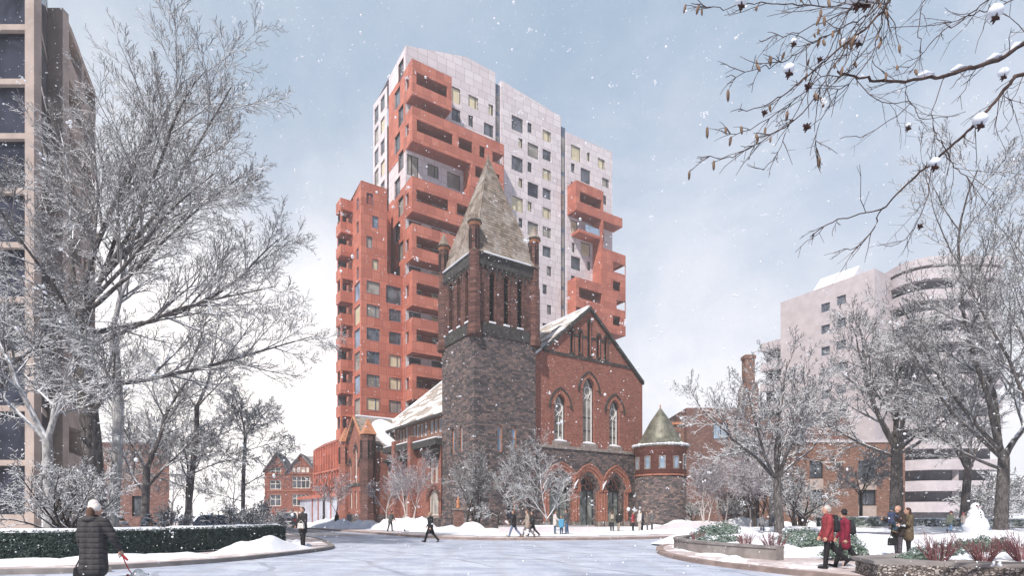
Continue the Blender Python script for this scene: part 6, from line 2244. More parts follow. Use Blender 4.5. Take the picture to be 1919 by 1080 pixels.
for li, (l, Y0, Y1, r0, r1) in enumerate(limbs):
    P_ = Q(l, Y0, Y1)
    # smooth
    S = []
    for i in range(len(P_) - 1):
        p0, p1, p2, p3 = P_[max(i - 1, 0)], P_[i], P_[i + 1], P_[min(i + 2, len(P_) - 1)]
        for k in range(5):
            t = k / 5
            S.append(0.5 * ((2 * p1) + (p2 - p0) * t + (2 * p0 - 5 * p1 + 4 * p2 - p3) * t * t + (3 * p1 - p0 - 3 * p2 + p3) * t ** 3) + Vector((rng.gauss(0, .005), rng.gauss(0, .015), rng.gauss(0, .005))))
    S.append(P_[-1])
    n_ = len(S)
    r0, r1 = r0 * .62, r1 * .75
    main.append(([tuple(p) for p in S], [r0 + (r1 - r0) * (i / (n_ - 1)) ** 0.8 for i in range(n_)], 6))
    dens = 1.0 if li >= 6 and li < 15 else 0.62
    for k in range(int(n_ * dens * 0.66)):
        i = rng.randint(3, n_ - 2)
        d_ = (S[i + 1] - S[i - 1]).normalized()
        o_ = Vector((rng.gauss(0, 1), rng.gauss(0, .5), rng.gauss(0, 1) - 0.25)).normalized()
        e = (d_ * 1.2 + o_ * 0.8 + Vector((-0.12, 0, -0.12))).normalized()
        L = rng.uniform(0.15, 0.75) * (1.2 - i / n_ * 0.9)
        q = [S[i]]
        for s_ in range(5):
            e = (e + Vector((rng.gauss(0, .14), rng.gauss(0, .1), rng.gauss(0, .14) - .02))).normalized()
            q.append(q[-1] + e * L / 5)
        rr = min(0.0042, r0 * 0.5)
        twigs.append(([tuple(p) for p in q], [rr, rr, rr * .9, rr * .8, rr * .7, rr * .55], 4))
        for j in range(rng.randint(1, 3)):
            b = q[rng.randint(1, 4)]
            e2 = (e + Vector((rng.gauss(0, .7), rng.gauss(0, .5), rng.gauss(0, .7)))).normalized()
            twigs.append(([tuple(b), tuple(b + e2 * L * rng.uniform(.12, .4))], [rr * .7, rr * .5], 3))
        if rng.random() < 0.34 and 6 <= li < 15 and len(cat_p) < 62:
            cat_p.append(q[rng.randint(3, 5)])
tubes('limbs', main, M['bark_br'], al)
tubes('twigs', twigs, M['bark_br'], al)
MB().tube([(0, 0, -0.2), (0.05, 0, 2), (0, 0.1, 5), (-0.1, 0, 8.5), (0, 0, 12)], [0.26, 0.21, 0.18, 0.13, 0.08], 10).build('trunk', M['bark_dk'], al, True)
cm = []
for l in (limbs[0], limbs[1], limbs[6]):
    e = Q(l[0], l[1], l[2])[0]
    cm.append(([(0, 0, e.z - 1.2), tuple(e * 0.5 + Vector((0, 0, e.z * 0.5 - 0.3))), tuple(e)], [0.09, 0.075, l[3]], 7))
tubes('bough', cm, M['bark_br'], al)
M['catkin'] = plain('brown_catkin', (0.17, 0.11, 0.075), 0.8, 0.3, 40)
M['cone'] = plain('dark_cone', (0.05, 0.022, 0.02), 0.8, 0.4, 40)
cmesh = MB().lathe([(0.004, 0.012), (0.011, 0.0), (0.015, -0.03), (0.012, -0.065), (0.003, -0.085)], 7).mesh('catkin', M['catkin'], True)
for p in cat_p:
    c = link(bpy.data.objects.new('catkin', cmesh), al)
    c.location = p
    c.rotation_euler = (rng.uniform(-.3, .3), rng.uniform(-.3, .3), rng.uniform(0, 6))
    k = rng.uniform(0.65, 1.1); c.scale = (k, k, k)
kb = MB()
for k in range(26):
    a, b = rng.uniform(0, 6.28), rng.uniform(-1.2, 1.2)
    d_ = Vector((math.cos(a) * math.cos(b), math.sin(a) * math.cos(b), math.sin(b)))
    kb.tube([d_ * 0.01, d_ * rng.uniform(.028, .05)], [0.012, 0.003], 4)
kmesh = kb.mesh('seed_cone', M['cone'])
smesh = MB().ball((0, 0, 0.04), 0.045, 10, (1, 1, 0.85), 0.06, rng).mesh('snow_cap', M['snow'], True)
for cx, cy, Y, k, sn_ in [(1295, 75, 6.2, 1.3, 1.3), (718, 185, 5.8, 1.0, 1.1), (690, 185, 5.8, .8, .5), (425, 310, 5.4, 1.1, 1.0), (445, 185, 5.5, .8, .8), (505, 365, 5.5, 1.0, 0), (540, 410, 5.6, .9, .5), (322, 475, 5.3, .8, 0), (500, 535, 5.5, 1.1, 0), (928, 540, 6.0, .9, .7), (1232, 530, 6.2, 1.3, 1.2), (1040, 705, 6.1, 1.2, 1.0), (978, 955, 6.2, .9, 0), (715, 22, 6.0, 1.5, 1.5), (750, 22, 6.0, 1.4, 1.3), (225, 25, 5.7, 1.1, 1.2), (1330, 325, 6.4, 1.0, 1.2), (555, 250, 5.6, .8, 0)]:
    c = link(bpy.data.objects.new('seed_cone', kmesh), al)
    c.location = Vector(q3(cx, cy, Y)) - AO
    c.scale = (k, k, k)
    if sn_:
        s_ = link(bpy.data.objects.new('snow_cap', smesh), c)
        s_.scale = (sn_, sn_, sn_ * 1.1)
P_ = Q(limbs[0][0], limbs[0][1], limbs[0][2])
for i, f in ((1, .4), (2, .3), (3, .5), (4, .5)):
    p = P_[i].lerp(P_[i + 1], f)
    d_ = (P_[i + 1] - P_[i]).normalized()
    MB().tube([p - d_ * .12 + Vector((0, 0, .03)), p + Vector((0, 0, .05)), p + d_ * .12 + Vector((0, 0, .03))], [.012, .03, .01], 6).build('snow', M['snow'], al, True)

# ------------------------------------------------------------------ people
def capsule(mb, p, q, r1, r2, n=10):
    p, q = Vector(p), Vector(q)
    d = q - p
    if d.length < 1e-5:
        d = Vector((0, 0, 1e-3)); q = p + d
    t = d.normalized()
    pts, rd = [], []
    for a in (-90, -60, -30, 0):
        pts.append(p + t * r1 * math.sin(math.radians(a))); rd.append(max(1e-4, r1 * math.cos(math.radians(a))))
    for a in (0, 30, 60, 90):
        pts.append(q + t * r2 * math.sin(math.radians(a))); rd.append(max(1e-4, r2 * math.cos(math.radians(a))))
    mb.tube(pts, rd, n)


def fuse(name, mb, m, parent, voxel, smooth=3):
    """one continuous skin round overlapping limbs"""
    me = mb.mesh('tmp')
    o = bpy.data.objects.new('tmp', me)
    COL.objects.link(o)
    r = o.modifiers.new('r', 'REMESH')
    r.mode = 'VOXEL'; r.voxel_size = voxel; r.use_smooth_shade = True
    s_ = o.modifiers.new('s', 'SMOOTH'); s_.factor = 0.5; s_.iterations = smooth
    dg = bpy.context.evaluated_depsgraph_get()
    dg.update()
    res = bpy.data.meshes.new_from_object(o.evaluated_get(dg))
    bpy.data.objects.remove(o); bpy.data.meshes.remove(me)
    res.name = name
    res.materials.clear(); res.materials.append(m)
    res.polygons.foreach_set('use_smooth', [True] * len(res.polygons))
    return link(bpy.data.objects.new(name, res), parent)


CLOTH = {}
def cloth(c, quilt=0):
    k = (c, quilt)
    if k not in CLOTH:
        m, n = mat('cloth')
        o = n.obj()
        f = n.noise(o, 9, 4, 0.6)
        cc = n.mix(n.step(f, .3, .7), tuple(v * .75 for v in c), tuple(min(1, v * 1.2) for v in c))
        h = f
        if quilt:
            x, y, z = n.sep(o)
            q = n.m('PINGPONG', n.m('MULTIPLY', n.m('ADD', z, n.m('MULTIPLY', f, .02)), 1 / quilt), 0.5)
            cc = n.mix(n.m('MULTIPLY', n.step(q, .07, 0.0), .6), cc, tuple(v * .3 for v in c))
            h = n.m('ADD', n.m('MULTIPLY', f, .3), n.step(q, 0, .3))
        n.out(cc, .8, n.bump(h, .5, .02), .25)
        CLOTH[k] = m
    return CLOTH[k]


SKIN = plain('skin', (0.50, 0.30, 0.225), .6, .1, 5)


def person(label, loc, face, H=1.72, coat=(.1, .1, .1), length=.5, legs=(.03, .03, .035), shoes=(.02, .02, .02), hair=(.05, .035, .03), hat=None, long_hair=False,
           L=(0, 0, 0, 0), A=((5, 10, 8), (5, 10, 8)), lean=0, quilt=0, voxel=.017, crouch=None, group=None, hood=False, scarf=None, bulk=1.0, turn=0, gloves=None):
    """L = left thigh pitch, left knee, right thigh pitch, right knee; A = (pitch, spread, elbow) left, right; face: heading in degrees (0 = +x)"""
    s = H / 1.72
    t = thing('person', label, 'person', loc, math.radians(face), group)
    R = math.radians
    hip = .90
    feet = []
    J = {}
    for sd_, a, k in ((1, L[0], L[1]), (-1, L[2], L[3])):
        h0 = Vector((0, sd_ * .09, 0))
        kn = h0 + Vector((math.sin(R(a)), 0, -math.cos(R(a)))) * .43
        b = a - k
        an = kn + Vector((math.sin(R(b)), 0, -math.cos(R(b)))) * .41
        J[sd_] = (h0, kn, an, b)
        feet.append(an.z - .07)
    base = Vector((0, 0, -min(feet)))
    le = R(lean)
    up = Vector((math.sin(le), 0, math.cos(le)))
    fw = Vector((math.cos(le), 0, -math.sin(le)))
    def sp(x, y, z):   # torso coordinates above the hips
        return base + up * z + Vector((0, y, 0)) + fw * x
    neck, head = sp(.0, 0, .56), sp(.03, 0, .70)
    arms = {}
    for i, sd_ in ((0, 1), (1, -1)):
        p_, sp_, e_ = A[i]
        sh = sp(0, sd_ * .185, .49)
        d1 = (fw * math.sin(R(p_)) * math.cos(R(sp_)) - up * math.cos(R(p_)) * math.cos(R(sp_)) + Vector((0, sd_, 0)) * math.sin(R(sp_))).normalized()
        el = sh + d1 * .28
        d2 = (fw * math.sin(R(p_ + e_)) - up * math.cos(R(p_ + e_)) + Vector((0, sd_, 0)) * math.sin(R(sp_)) * .25).normalized()
        wr = el + d2 * .25
        arms[sd_] = (sh, el, wr, d2)
    V = lambda v: v * s
    mb = MB()
    C = lambda m_, p, q, a, b, n=10: capsule(m_, V(p), V(q), a * s, b * s, n)
    for y in (-.06, .06):
        C(mb, sp(0, y, 0), sp(0, y, .2), .10, .095); C(mb, sp(0, y, .2), sp(0, y * 1.2, .44), .095, .10)
    C(mb, sp(0, -.15, .48), sp(0, .15, .48), .055, .055)
    C(mb, sp(0, 0, .46), sp(.02, 0, .64), .055, .05)
    i0 = len(mb.v)
    hd = MB()
    hd.ball((0, 0, 0), 1.0, 16, (.095, .077, .118))
    rt = Matrix.Rotation(R(turn), 3, 'Z')
    for v in hd.v:
        mb.v.append(tuple(V(head + rt @ Vector(v))))
    mb.f += [tuple(i0 + k for k in f_) for f_ in hd.f]
    hp = lambda x, y, z: head + rt @ Vector((x, y, z))
    C(mb, hp(.088, 0, .015), hp(.112, 0, -.022), .012, .017, 8)          # nose
    C(mb, hp(.05, -.02, -.085), hp(.05, .02, -.085), .036, .036, 8)     # jaw
    C(mb, hp(.083, -.02, -.055), hp(.083, .02, -.055), .011, .011, 8)   # lips
    for y in (-.078, .078):
        C(mb, hp(-.005, y, -.02), hp(-.01, y, .022), .015, .018, 8)     # ears
    for sd_ in (1, -1):
        sh, el, wr, d2 = arms[sd_]
        C(mb, sh, el, .052, .042); C(mb, el, wr, .041, .028)
        sv = Vector((0, sd_, 0)); pn = d2.cross(sv).normalized()
        pm = wr + d2 * .05
        C(mb, wr, pm + d2 * .03 + pn * .018, .026, .024); C(mb, wr, pm + d2 * .03 - pn * .018, .026, .024)
        inn = -sv
        for k, ln_ in enumerate((.062, .072, .066, .05)):
            b = pm + d2 * .035 + pn * (.030 - .020 * k)
            m1 = b + (d2 * .85 + inn * .3) * ln_ * .6
            C(mb, b, m1, .0105, .0095, 6); C(mb, m1, m1 + (d2 * .4 + inn * .9).normalized() * ln_ * .6, .0095, .0085, 6)
        th = wr + d2 * .03 + pn * .03
        C(mb, th, th + (pn * .7 + d2 * .7) * .05, .013, .011, 6); C(mb, th + (pn * .7 + d2 * .7) * .05, th + (pn * .5 + d2 * 1.1) * .085, .011, .009, 6)
        h0, kn, an, b = J[sd_]
        C(mb, base + h0, base + kn, .075, .05); C(mb, base + kn, base + an, .05, .035)
        tv = Vector((math.cos(R(b)), 0, math.sin(R(b))))
        C(mb, base + an + Vector((-.02, 0, -.03)), base + an - Vector((0, 0, .035)) + tv * .15, .035, .03)
    fuse('body', mb, SKIN, t, voxel * .8 * s)
    # trousers
    mb = MB()
    for y in (-.06, .06):
        C(mb, sp(0, y, -.02), sp(0, y, .14), .115, .11)
    for sd_ in (1, -1):
        h0, kn, an, b = J[sd_]
        C(mb, base + h0, base + kn, .10, .075); C(mb, base + kn, base + an - (an - kn) * .04, .073, .062)
    fuse('trousers', mb, cloth(legs), t, voxel * s)
    mb = MB()
    for sd_ in (1, -1):
        h0, kn, an, b = J[sd_]
        tv = Vector((math.cos(R(b)), 0, math.sin(R(b)))); dn = Vector((math.sin(R(b)), 0, -math.cos(R(b))))
        C(mb, base + an + dn * .03 - tv * .03, base + an + dn * .035 + tv * .16, .044, .036)
        C(mb, base + an - dn * .08, base + an + dn * .02, .05, .048)
    fuse('shoes', mb, cloth(shoes), t, voxel * s)
    # coat with sleeves
    mb = MB()
    hem = .1 - .42 * length
    bk = .028 * bulk
    for y in (-.075, .075):
        C(mb, sp(0, y * 1.12, hem), sp(0, y, .14), .105 + bk * 1.3, .10 + bk); C(mb, sp(0, y, .14), sp(0, y * 1.15, .44), .10 + bk, .105 + bk)
    C(mb, sp(-.0, -.15, .475), sp(-.0, .15, .475), .065 + bk * .4, .065 + bk * .4)
    C(mb, sp(0, 0, .5), sp(.015, 0, .575), .075, .062)
    for sd_ in (1, -1):
        sh, el, wr, d2 = arms[sd_]
        C(mb, sh, el, .062 + bk * .6, .056 + bk * .4); C(mb, el, wr - d2 * .01, .056 + bk * .4, .045)
    if hood:
        C(mb, sp(-.09, -.06, .54), sp(-.09, .06, .54), .055, .055)
    fuse('coat', mb, cloth(coat, quilt), t, voxel * s)
    # hair or hat
    mb = MB()
    if hat is not None:
        C(mb, hp(-.012, 0, .05), hp(-.02, 0, .085), .098, .082, 12)
        C(mb, hp(-.008, -.02, .03), hp(-.008, .02, .03), .088, .088, 12)
        fuse('hat', mb, cloth(hat), t, voxel * .8 * s)
        mb = MB()
    if hat is None or long_hair:
        if hat is None:
            C(mb, hp(-.03, 0, .03), hp(-.02, 0, .05), .096, .09, 12)
        C(mb, hp(-.055, -.02, -.02), hp(-.055, .02, -.02), .06, .06)
        if long_hair:
            C(mb, hp(-.06, -.03, 0), hp(-.085, -.035, -.2), .055, .04); C(mb, hp(-.06, .03, 0), hp(-.085, .035, -.2), .055, .04)
        fuse('hair', mb, cloth(hair), t, voxel * .8 * s)
    if scarf:
        mb = MB()
        C(mb, sp(.04, -.05, .57), sp(.04, .05, .57), .05, .05); C(mb, sp(-.03, -.05, .58), sp(-.03, .05, .58), .05, .05)
        fuse('scarf', mb, cloth(scarf), t, voxel * s)
    em = MB().ball((0, 0, 0), .0085 * s, 6).mesh('eye', M['louvre'])
    if voxel < .018:
        for y in (-.031, .031):
            e = link(bpy.data.objects.new('eye', em), t)
            e.location = V(hp(.087, y, .012))
    t['sc'] = 0
    del t['sc']
    W_ = lambda v: t_world(t, v * s)
    return t, {'hand': {k: W_(a[2] + a[3] * .08) for k, a in arms.items()}, 'back': W_(sp(-.19, 0, .34)), 'fw': Vector((math.cos(R(face)), math.sin(R(face)), 0)), 'hip': W_(sp(0, 0, .1))}


def t_world(t, v):
    a = t.rotation_euler[2]
    return Vector((t.location.x + math.cos(a) * v.x - math.sin(a) * v.y, t.location.y + math.sin(a) * v.x + math.cos(a) * v.y, t.location.z + v.z))


def backpack(label, at, face, col, s=1.0):
    t = thing('backpack', label, 'backpack', at, math.radians(face))
    mb = MB()
    for y in (-.09, .09):
        for z0, z1 in ((-.2, .16),):
            capsule(mb, (0, y * s, z0 * s), (.02, y * .8 * s, z1 * s), .085 * s, .065 * s)
            capsule(mb, (-.05 * s, y * .8 * s, -.18 * s), (-.04 * s, y * .7 * s, .02), .06 * s, .05 * s)
    fuse('bag', mb, cloth(col), t, .018)
    mb = MB()
    for y in (-.1, .1):
        mb.tube([(.04, y * s, .2 * s), (.16, y * 1.1 * s, .2 * s), (.30, y * 1.15 * s, .12 * s)], .014, 5)
    mb.build('strap', cloth(col), t)
    return t


def handbag(label, at, col, w=.3, h=.22, rz=0.0, strap=.25):
    t = thing('bag', label, 'bag', at, rz)
    mb = MB()
    mb.extr([(-w / 2, -.06, -strap - h), (w / 2, -.06, -strap - h), (w * .42, -.06, -strap), (-w * .42, -.06, -strap)], (0, .12, 0))
    o = mb.build('bag_body', cloth(col), t)
    bv = o.modifiers.new('b', 'BEVEL'); bv.width = .03; bv.segments = 2
    MB().tube([(-w * .36, 0, -strap), (-w * .2, 0, -.05), (0, 0, 0), (w * .2, 0, -.05), (w * .36, 0, -strap)], .011, 5).build('strap', cloth(col), t)
    return t


# foreground: woman from behind with her dog
wman, j = person('woman seen from behind in long grey quilted coat and white cap holding a red leash', (-6.72, 9.1, .13), 84, 1.66, (.055, .052, .054), .95, (.015, .015, .018), hair=(.12, .07, .05), hat=(.72, .66, .62), long_hair=True,
                 L=(4, 2, -3, 4), A=((4, 14, 10), (14, 24, 12)), quilt=.085, voxel=.012, bulk=1.25, hood=True, turn=-25)
handbag('dark handbag hanging from the left hand of the woman in the quilted coat', tuple(j['hand'][1]), (.02, .02, .024), .3, .3, .3, .16)
# dog: white, fluffy, walking away to the right
dg_ = thing('dog', 'white fluffy dog on a red leash in front of the woman in the quilted coat', 'dog', (-6.56, 9.45, .13), math.radians(25))
dg_.scale = (.76, .76, .76)
mb = MB()
capsule(mb, (-.26, 0, .42), (.12, 0, .43), .145, .165, 12); capsule(mb, (.12, 0, .42), (.24, 0, .47), .16, .12, 12)
capsule(mb, (.22, 0, .48), (.33, 0, .60), .10, .085); capsule(mb, (.36, 0, .63), (.39, 0, .63), .098, .088, 12); capsule(mb, (.42, 0, .60), (.52, 0, .58), .058, .042)
for y in (-.07, .07):
    capsule(mb, (.345, y, .69), (.33, y * 1.35, .62), .034, .026)
for (x, y, f) in ((.14, .085, .05), (.14, -.085, -.06)):
    capsule(mb, (x, y, .38), (x + f * .4, y, .2), .062, .04); capsule(mb, (x + f * .4, y, .2), (x + f, y, .045), .038, .032); capsule(mb, (x + f, y, .035), (x + f + .05, y, .03), .036, .028)
for (x, y, f) in ((-.26, .085, -.05), (-.26, -.085, .07)):
    capsule(mb, (x, y, .38), (x + .05 + f, y, .25), .085, .052); capsule(mb, (x + .05 + f, y, .25), (x - .06 + f, y, .15), .046, .035)
    capsule(mb, (x - .06 + f, y, .15), (x - .03 + f, y, .045), .034, .03); capsule(mb, (x - .03 + f, y, .035), (x + .03 + f, y, .03), .035, .028)
capsule(mb, (-.36, 0, .48), (-.44, 0, .62), .05, .05); capsule(mb, (-.44, 0, .62), (-.36, 0, .69), .05, .035)
fuse('body', mb, cloth((.88, .85, .8)), dg_, .012)
q = MB(); q.ball((.555, 0, .592), .019, 8); q.build('nose', M['louvre'], dg_)
em = MB().ball((0, 0, 0), .011, 6).mesh('eye', M['louvre'])
for y in (-.045, .045):
    e = link(bpy.data.objects.new('eye', em), dg_); e.location = (.445, y, .655)
MB().tube([(.25 + .1 * math.cos(a), .11 * math.sin(a), .545 - .06 * math.cos(a)) for a in [k * math.pi / 6 for k in range(13)]], .012, 5).build('collar', cloth((.3, .02, .02)), dg_)
hd_ = j['hand'][-1]
dw = t_world(dg_, Vector((.24, 0, .63)) * .76)
ls = thing('leash', 'red leash from the woman\'s right hand to the white dog', 'leash', tuple(hd_))
mb = MB()
mb.tube([Vector((0, 0, 0)), (dw - hd_) * .35 + Vector((0, 0, -.03)), (dw - hd_) * .7 + Vector((0, 0, -.035)), dw - hd_], .009, 5)
mb.build('cord', cloth((.42, .04, .045)), ls)
mb = MB(); capsule(mb, (-.03, 0, .02), (.09, .0, -.10), .02, .017); mb.build('grip', cloth((.32, .03, .035)), ls, True)

pm, j = person('person in dark coat with white shoulder bag standing alone on the left pavement tip', (-9.45, 25.6, .13), -120, 1.78, (.035, .032, .034), .75, (.016, .016, .018), hair=(.09, .05, .035), L=(3, 3, -2, 2), A=((8, 10, 20), (4, 12, 28)), long_hair=False, voxel=.016)
handbag('white shoulder bag worn by the person in the dark coat on the left pavement', (-9.42, 25.3, 1.33), (.62, .60, .57), .34, .24, -.3, .12)

WALK = (24, 8, -20, 22)
WALK2 = (-20, 24, 24, 6)
person('woman in black coat with a fur hood striding across the road', (-4.65, 32.3, .0), 170, 1.78, (.022, .022, .026), .8, (.015, .015, .017), hair=(.35, .26, .18), L=WALK, A=((-18, 10, 20), (20, 10, 25)), hood=True)
person('person in black jacket walking away on the far pavement at left', (-19.0, 61.5, .15), 150, 1.72, (.02, .02, .024), .5, (.13, .12, .13), hair=(.05, .03, .02), L=WALK, voxel=.022, long_hair=True)
person('person in grey jacket walking behind the person in black at left', (-17.9, 62.3, .15), -60, 1.75, (.22, .22, .23), .4, (.03, .03, .03), L=WALK2, voxel=.022)
sv, j = person('person in grey jacket bending to push a snow shovel by the birches', (-10.4, 48.4, .15), -20, 1.75, (.11, .11, .11), .45, (.03, .03, .033), hat=(.10, .06, .05), L=(14, 10, -10, 8), A=((28, 8, 30), (22, 6, 40)), lean=12, voxel=.02)
hA = (j['hand'][1] + j['hand'][-1]) / 2
t = thing('snow_shovel', 'snow shovel with dark handle pushed by the person by the birches', 'shovel', tuple(hA))
tipv = Vector((hA.x + 1.0, hA.y - .45, .2)) - hA
MB().tube([-tipv * .2, tipv], .018, 6).build('handle', M['bark_dk'], t)
q = MB(); q.box(tipv.x - .05, tipv.x + .3, tipv.y - .22, tipv.y + .22, tipv.z - .03, tipv.z + .01); q.box(tipv.x - .07, tipv.x - .03, tipv.y - .22, tipv.y + .22, tipv.z - .03, tipv.z + .14)
q.build('blade', M['frame'], t)
mn, j = person('man in black coat and blue jeans walking with a white paper in his hand', (.12, 36.2, .15), 175, 1.76, (.022, .02, .022), .5, (.16, .21, .33), (.2, .13, .07), hair=(.16, .11, .08), L=WALK, A=((15, 8, 40), (-10, 8, 12)), voxel=.018)
t = thing('paper', 'folded white paper held by the man in blue jeans', 'paper', tuple(j['hand'][1] + Vector((-.06, 0, .02))), 0.2)
MB().box(-.16, .14, -.012, .012, -.05, .09).build('sheet', M['lead'], t)
t.rotation_euler = (0, .6, .2)
person('man in long beige coat and grey trousers walking in front of the bell tower', (.98, 36.0, .15), 178, 1.78, (.36, .30, .25), .75, (.19, .18, .18), (.22, .14, .07), hair=(.14, .1, .08), L=WALK, A=((-16, 8, 15), (18, 8, 25)), voxel=.018)
person('person in dark coat half hidden beside the man in beige', (1.35, 37.0, .15), 178, 1.7, (.03, .03, .032), .7, (.03, .03, .03), (.22, .14, .07), hair=(.04, .03, .03), L=WALK2, voxel=.02)
person('woman in pale coat and brown boots standing with the child in blue', (3.15, 41.6, .15), 0, 1.72, (.62, .55, .52), .7, (.05, .11, .15), (.28, .18, .1), hair=(.07, .035, .03), long_hair=True, A=((25, 8, 40), (20, 8, 30)), voxel=.019)
ch, j = person('child with a bright blue coat between the woman in pale coat and the man', (3.6, 41.3, .15), 100, 1.28, (.10, .32, .50), .6, (.03, .05, .09), hair=(.28, .17, .1), voxel=.019)
person('man in grey jacket and jeans with a white sleeve raised beside the church door', (4.05, 41.9, .15), 165, 1.8, (.085, .08, .085), .35, (.09, .15, .25), (.05, .05, .05), hair=(.05, .035, .03), A=((10, 10, 30), (35, 8, 60)), L=(4, 3, -4, 3), voxel=.019)
mnb, j = person('person in olive jacket with a beige backpack looking at the right-hand church door', (8.65, 49.0, .15), 85, 1.76, (.16, .15, .12), .4, (.02, .02, .023), hair=(.12, .06, .04), long_hair=True, L=(4, 2, -4, 2), voxel=.02)
backpack('beige backpack on the person in the olive jacket', tuple(j['back']), 85, (.42, .35, .29), .9)
person('person in black jacket and beige trousers beside the backpacker', (9.25, 49.2, .15), 60, 1.7, (.02, .02, .022), .4, (.32, .27, .22), hair=(.03, .025, .02), L=(12, 8, -8, 12), voxel=.02)
person('person in red jacket left of the group by the round turret', (10.5, 49.2, .15), -30, 1.68, (.32, .05, .06), .35, (.03, .03, .035), hair=(.16, .1, .08), voxel=.02)
person('person in white jacket in the middle of the group by the turret', (11.15, 49.5, .15), 200, 1.78, (.62, .60, .58), .45, (.5, .46, .42), hat=(.6, .57, .53), voxel=.02)
person('person in black coat partly behind the person in white', (11.5, 50.1, .15), 190, 1.66, (.03, .03, .04), .55, (.02, .02, .025), hair=(.06, .04, .03), voxel=.022)
person('person in brown grey jacket facing the person in white', (11.75, 49.2, .15), 160, 1.72, (.20, .17, .15), .5, (.13, .12, .11), hair=(.1, .07, .06), voxel=.02)
person('tall person in grey at the right end of the group by the turret', (12.25, 49.6, .15), 180, 1.78, (.16, .155, .16), .6, (.10, .095, .095), hair=(.3, .27, .25), voxel=.02)
person('child in grey patterned coat walking on the path left of the leaning tree', (18.9, 42.8, .3), -90, 1.3, (.24, .24, .25), .7, (.10, .10, .11), hat=(.03, .07, .08), L=(8, 4, -8, 6), voxel=.02)
person('child in navy jacket beside the child in grey', (19.8, 42.6, .3), -90, 1.34, (.045, .065, .13), .35, (.06, .09, .14), hair=(.14, .08, .05), L=(-6, 4, 8, 4), voxel=.02)

mr, j = person('grey haired man in red jacket walking on the right-hand pavement', (8.52, 15.3, .13), 163, 1.70, (.27, .045, .055), .38, (.018, .017, .02), (.015, .015, .016), hair=(.50, .47, .45), L=(6, 2, -26, 22), A=((2, 9, 14), (8, 9, 16)), voxel=.013, hood=True, bulk=1.2)
backpack('black backpack on the grey haired man in red', tuple(j['back'] + Vector((.0, -.02, .02))), 163, (.022, .024, .03), .95)
wr_, j = person('woman in crimson coat and black beanie walking beside the man in red', (9.22, 15.7, .13), 160, 1.62, (.21, .022, .05), .75, (.018, .017, .02), (.015, .015, .016), hair=(.05, .03, .03), hat=(.022, .02, .025), L=(20, 4, -24, 14), A=((-6, 9, 14), (10, 9, 20)), voxel=.013, bulk=1.15)
backpack('dark grey backpack on the woman in crimson', tuple(j['back']), 160, (.03, .033, .038), .85)
fm, j = person('bald man in dark brown coat holding a small child on his arm', (13.35, 19.6, .16), 205, 1.72, (.038, .028, .026), .6, (.07, .065, .075), (.09, .05, .03), hair=(.42, .25, .19), L=(4, 2, -5, 3), A=((20, 12, 60), (45, 10, 60)), voxel=.014)
person('small child in navy jacket and dark blue hat carried by the bald man', (12.98, 19.4, .98), 10, .92, (.05, .065, .12), .35, (.05, .09, .12), (.3, .17, .08), hair=(.2, .12, .08), hat=(.02, .06, .10), L=(55, 70, 50, 60), A=((30, 20, 40), (40, 12, 30)), voxel=.012)
fw_, j = person('woman in olive brown parka standing close to the bald man', (13.78, 19.7, .16), 165, 1.66, (.12, .09, .06), .85, (.018, .016, .018), (.02, .018, .018), hair=(.07, .04, .03), long_hair=True, L=(3, 2, -3, 2), A=((15, 10, 95), (8, 10, 14)), voxel=.014, hood=True)
handbag('black bag hanging between the bald man and the child', (13.05, 19.45, .95), (.02, .02, .023), .34, .26, .3, .16)
person('person crouching in olive green coat and maroon hat next to the snowman', (29.3, 38.0, .5), 20, 1.7, (.10, .115, .095), .3, (.12, .2, .32), hair=(.06, .04, .03), hat=(.10, .035, .04), L=(80, 105, 15, 95), A=((30, 10, 35), (25, 10, 40)), lean=18, voxel=.02)
person('child with red hat and patterned jacket leaning on the snowman', (30.1, 37.8, .5), 10, 1.18, (.30, .26, .25), .5, (.12, .25, .4), hair=(.3, .2, .12), hat=(.36, .08, .09), A=((50, 10, 20), (45, 10, 20)), voxel=.019)

# snowman
sm = thing('snowman', 'tall white snowman with a carrot nose standing on the lawn', 'snowman', (30.75, 37.6, .45))
rng = random.Random(3)
mb = MB()
capsule(mb, (0, 0, .35), (0, 0, .45), .76, .72, 24); capsule(mb, (0, 0, 1.05), (0, 0, 1.12), .48, .46, 24); capsule(mb, (0, 0, 1.62), (0, 0, 1.66), .29, .28, 24)
fuse('body', mb, M['snow'], sm, .035, 2)
MB().tube([(-.06, -.26, 1.66), (-.14, -.56, 1.62)], [.05, .008], 8).build('carrot_nose', M['trim_or'], sm)
em = MB().ball((0, 0, 0), .05, 8).mesh('eye', M['louvre'])
for x in (-.13, .06):
    e = link(bpy.data.objects.new('eye', em), sm); e.location = (x, -.265, 1.74)
bt = MB().ball((0, 0, 0), .045, 8).mesh('button', M['louvre'])
for z, y in ((1.3, -.44), (1.12, -.475), (.95, -.49)):
    e = link(bpy.data.objects.new('button', bt), sm); e.location = (-.03, y, z)
for sg in (-1, 1):
    MB().tube([(sg * .4, -.1, 1.15), (sg * .72, -.18, 1.32), (sg * .9, -.2, 1.55)], [.02, .015, .008], 5).build('stick_arm', M['bark_dk'], sm)

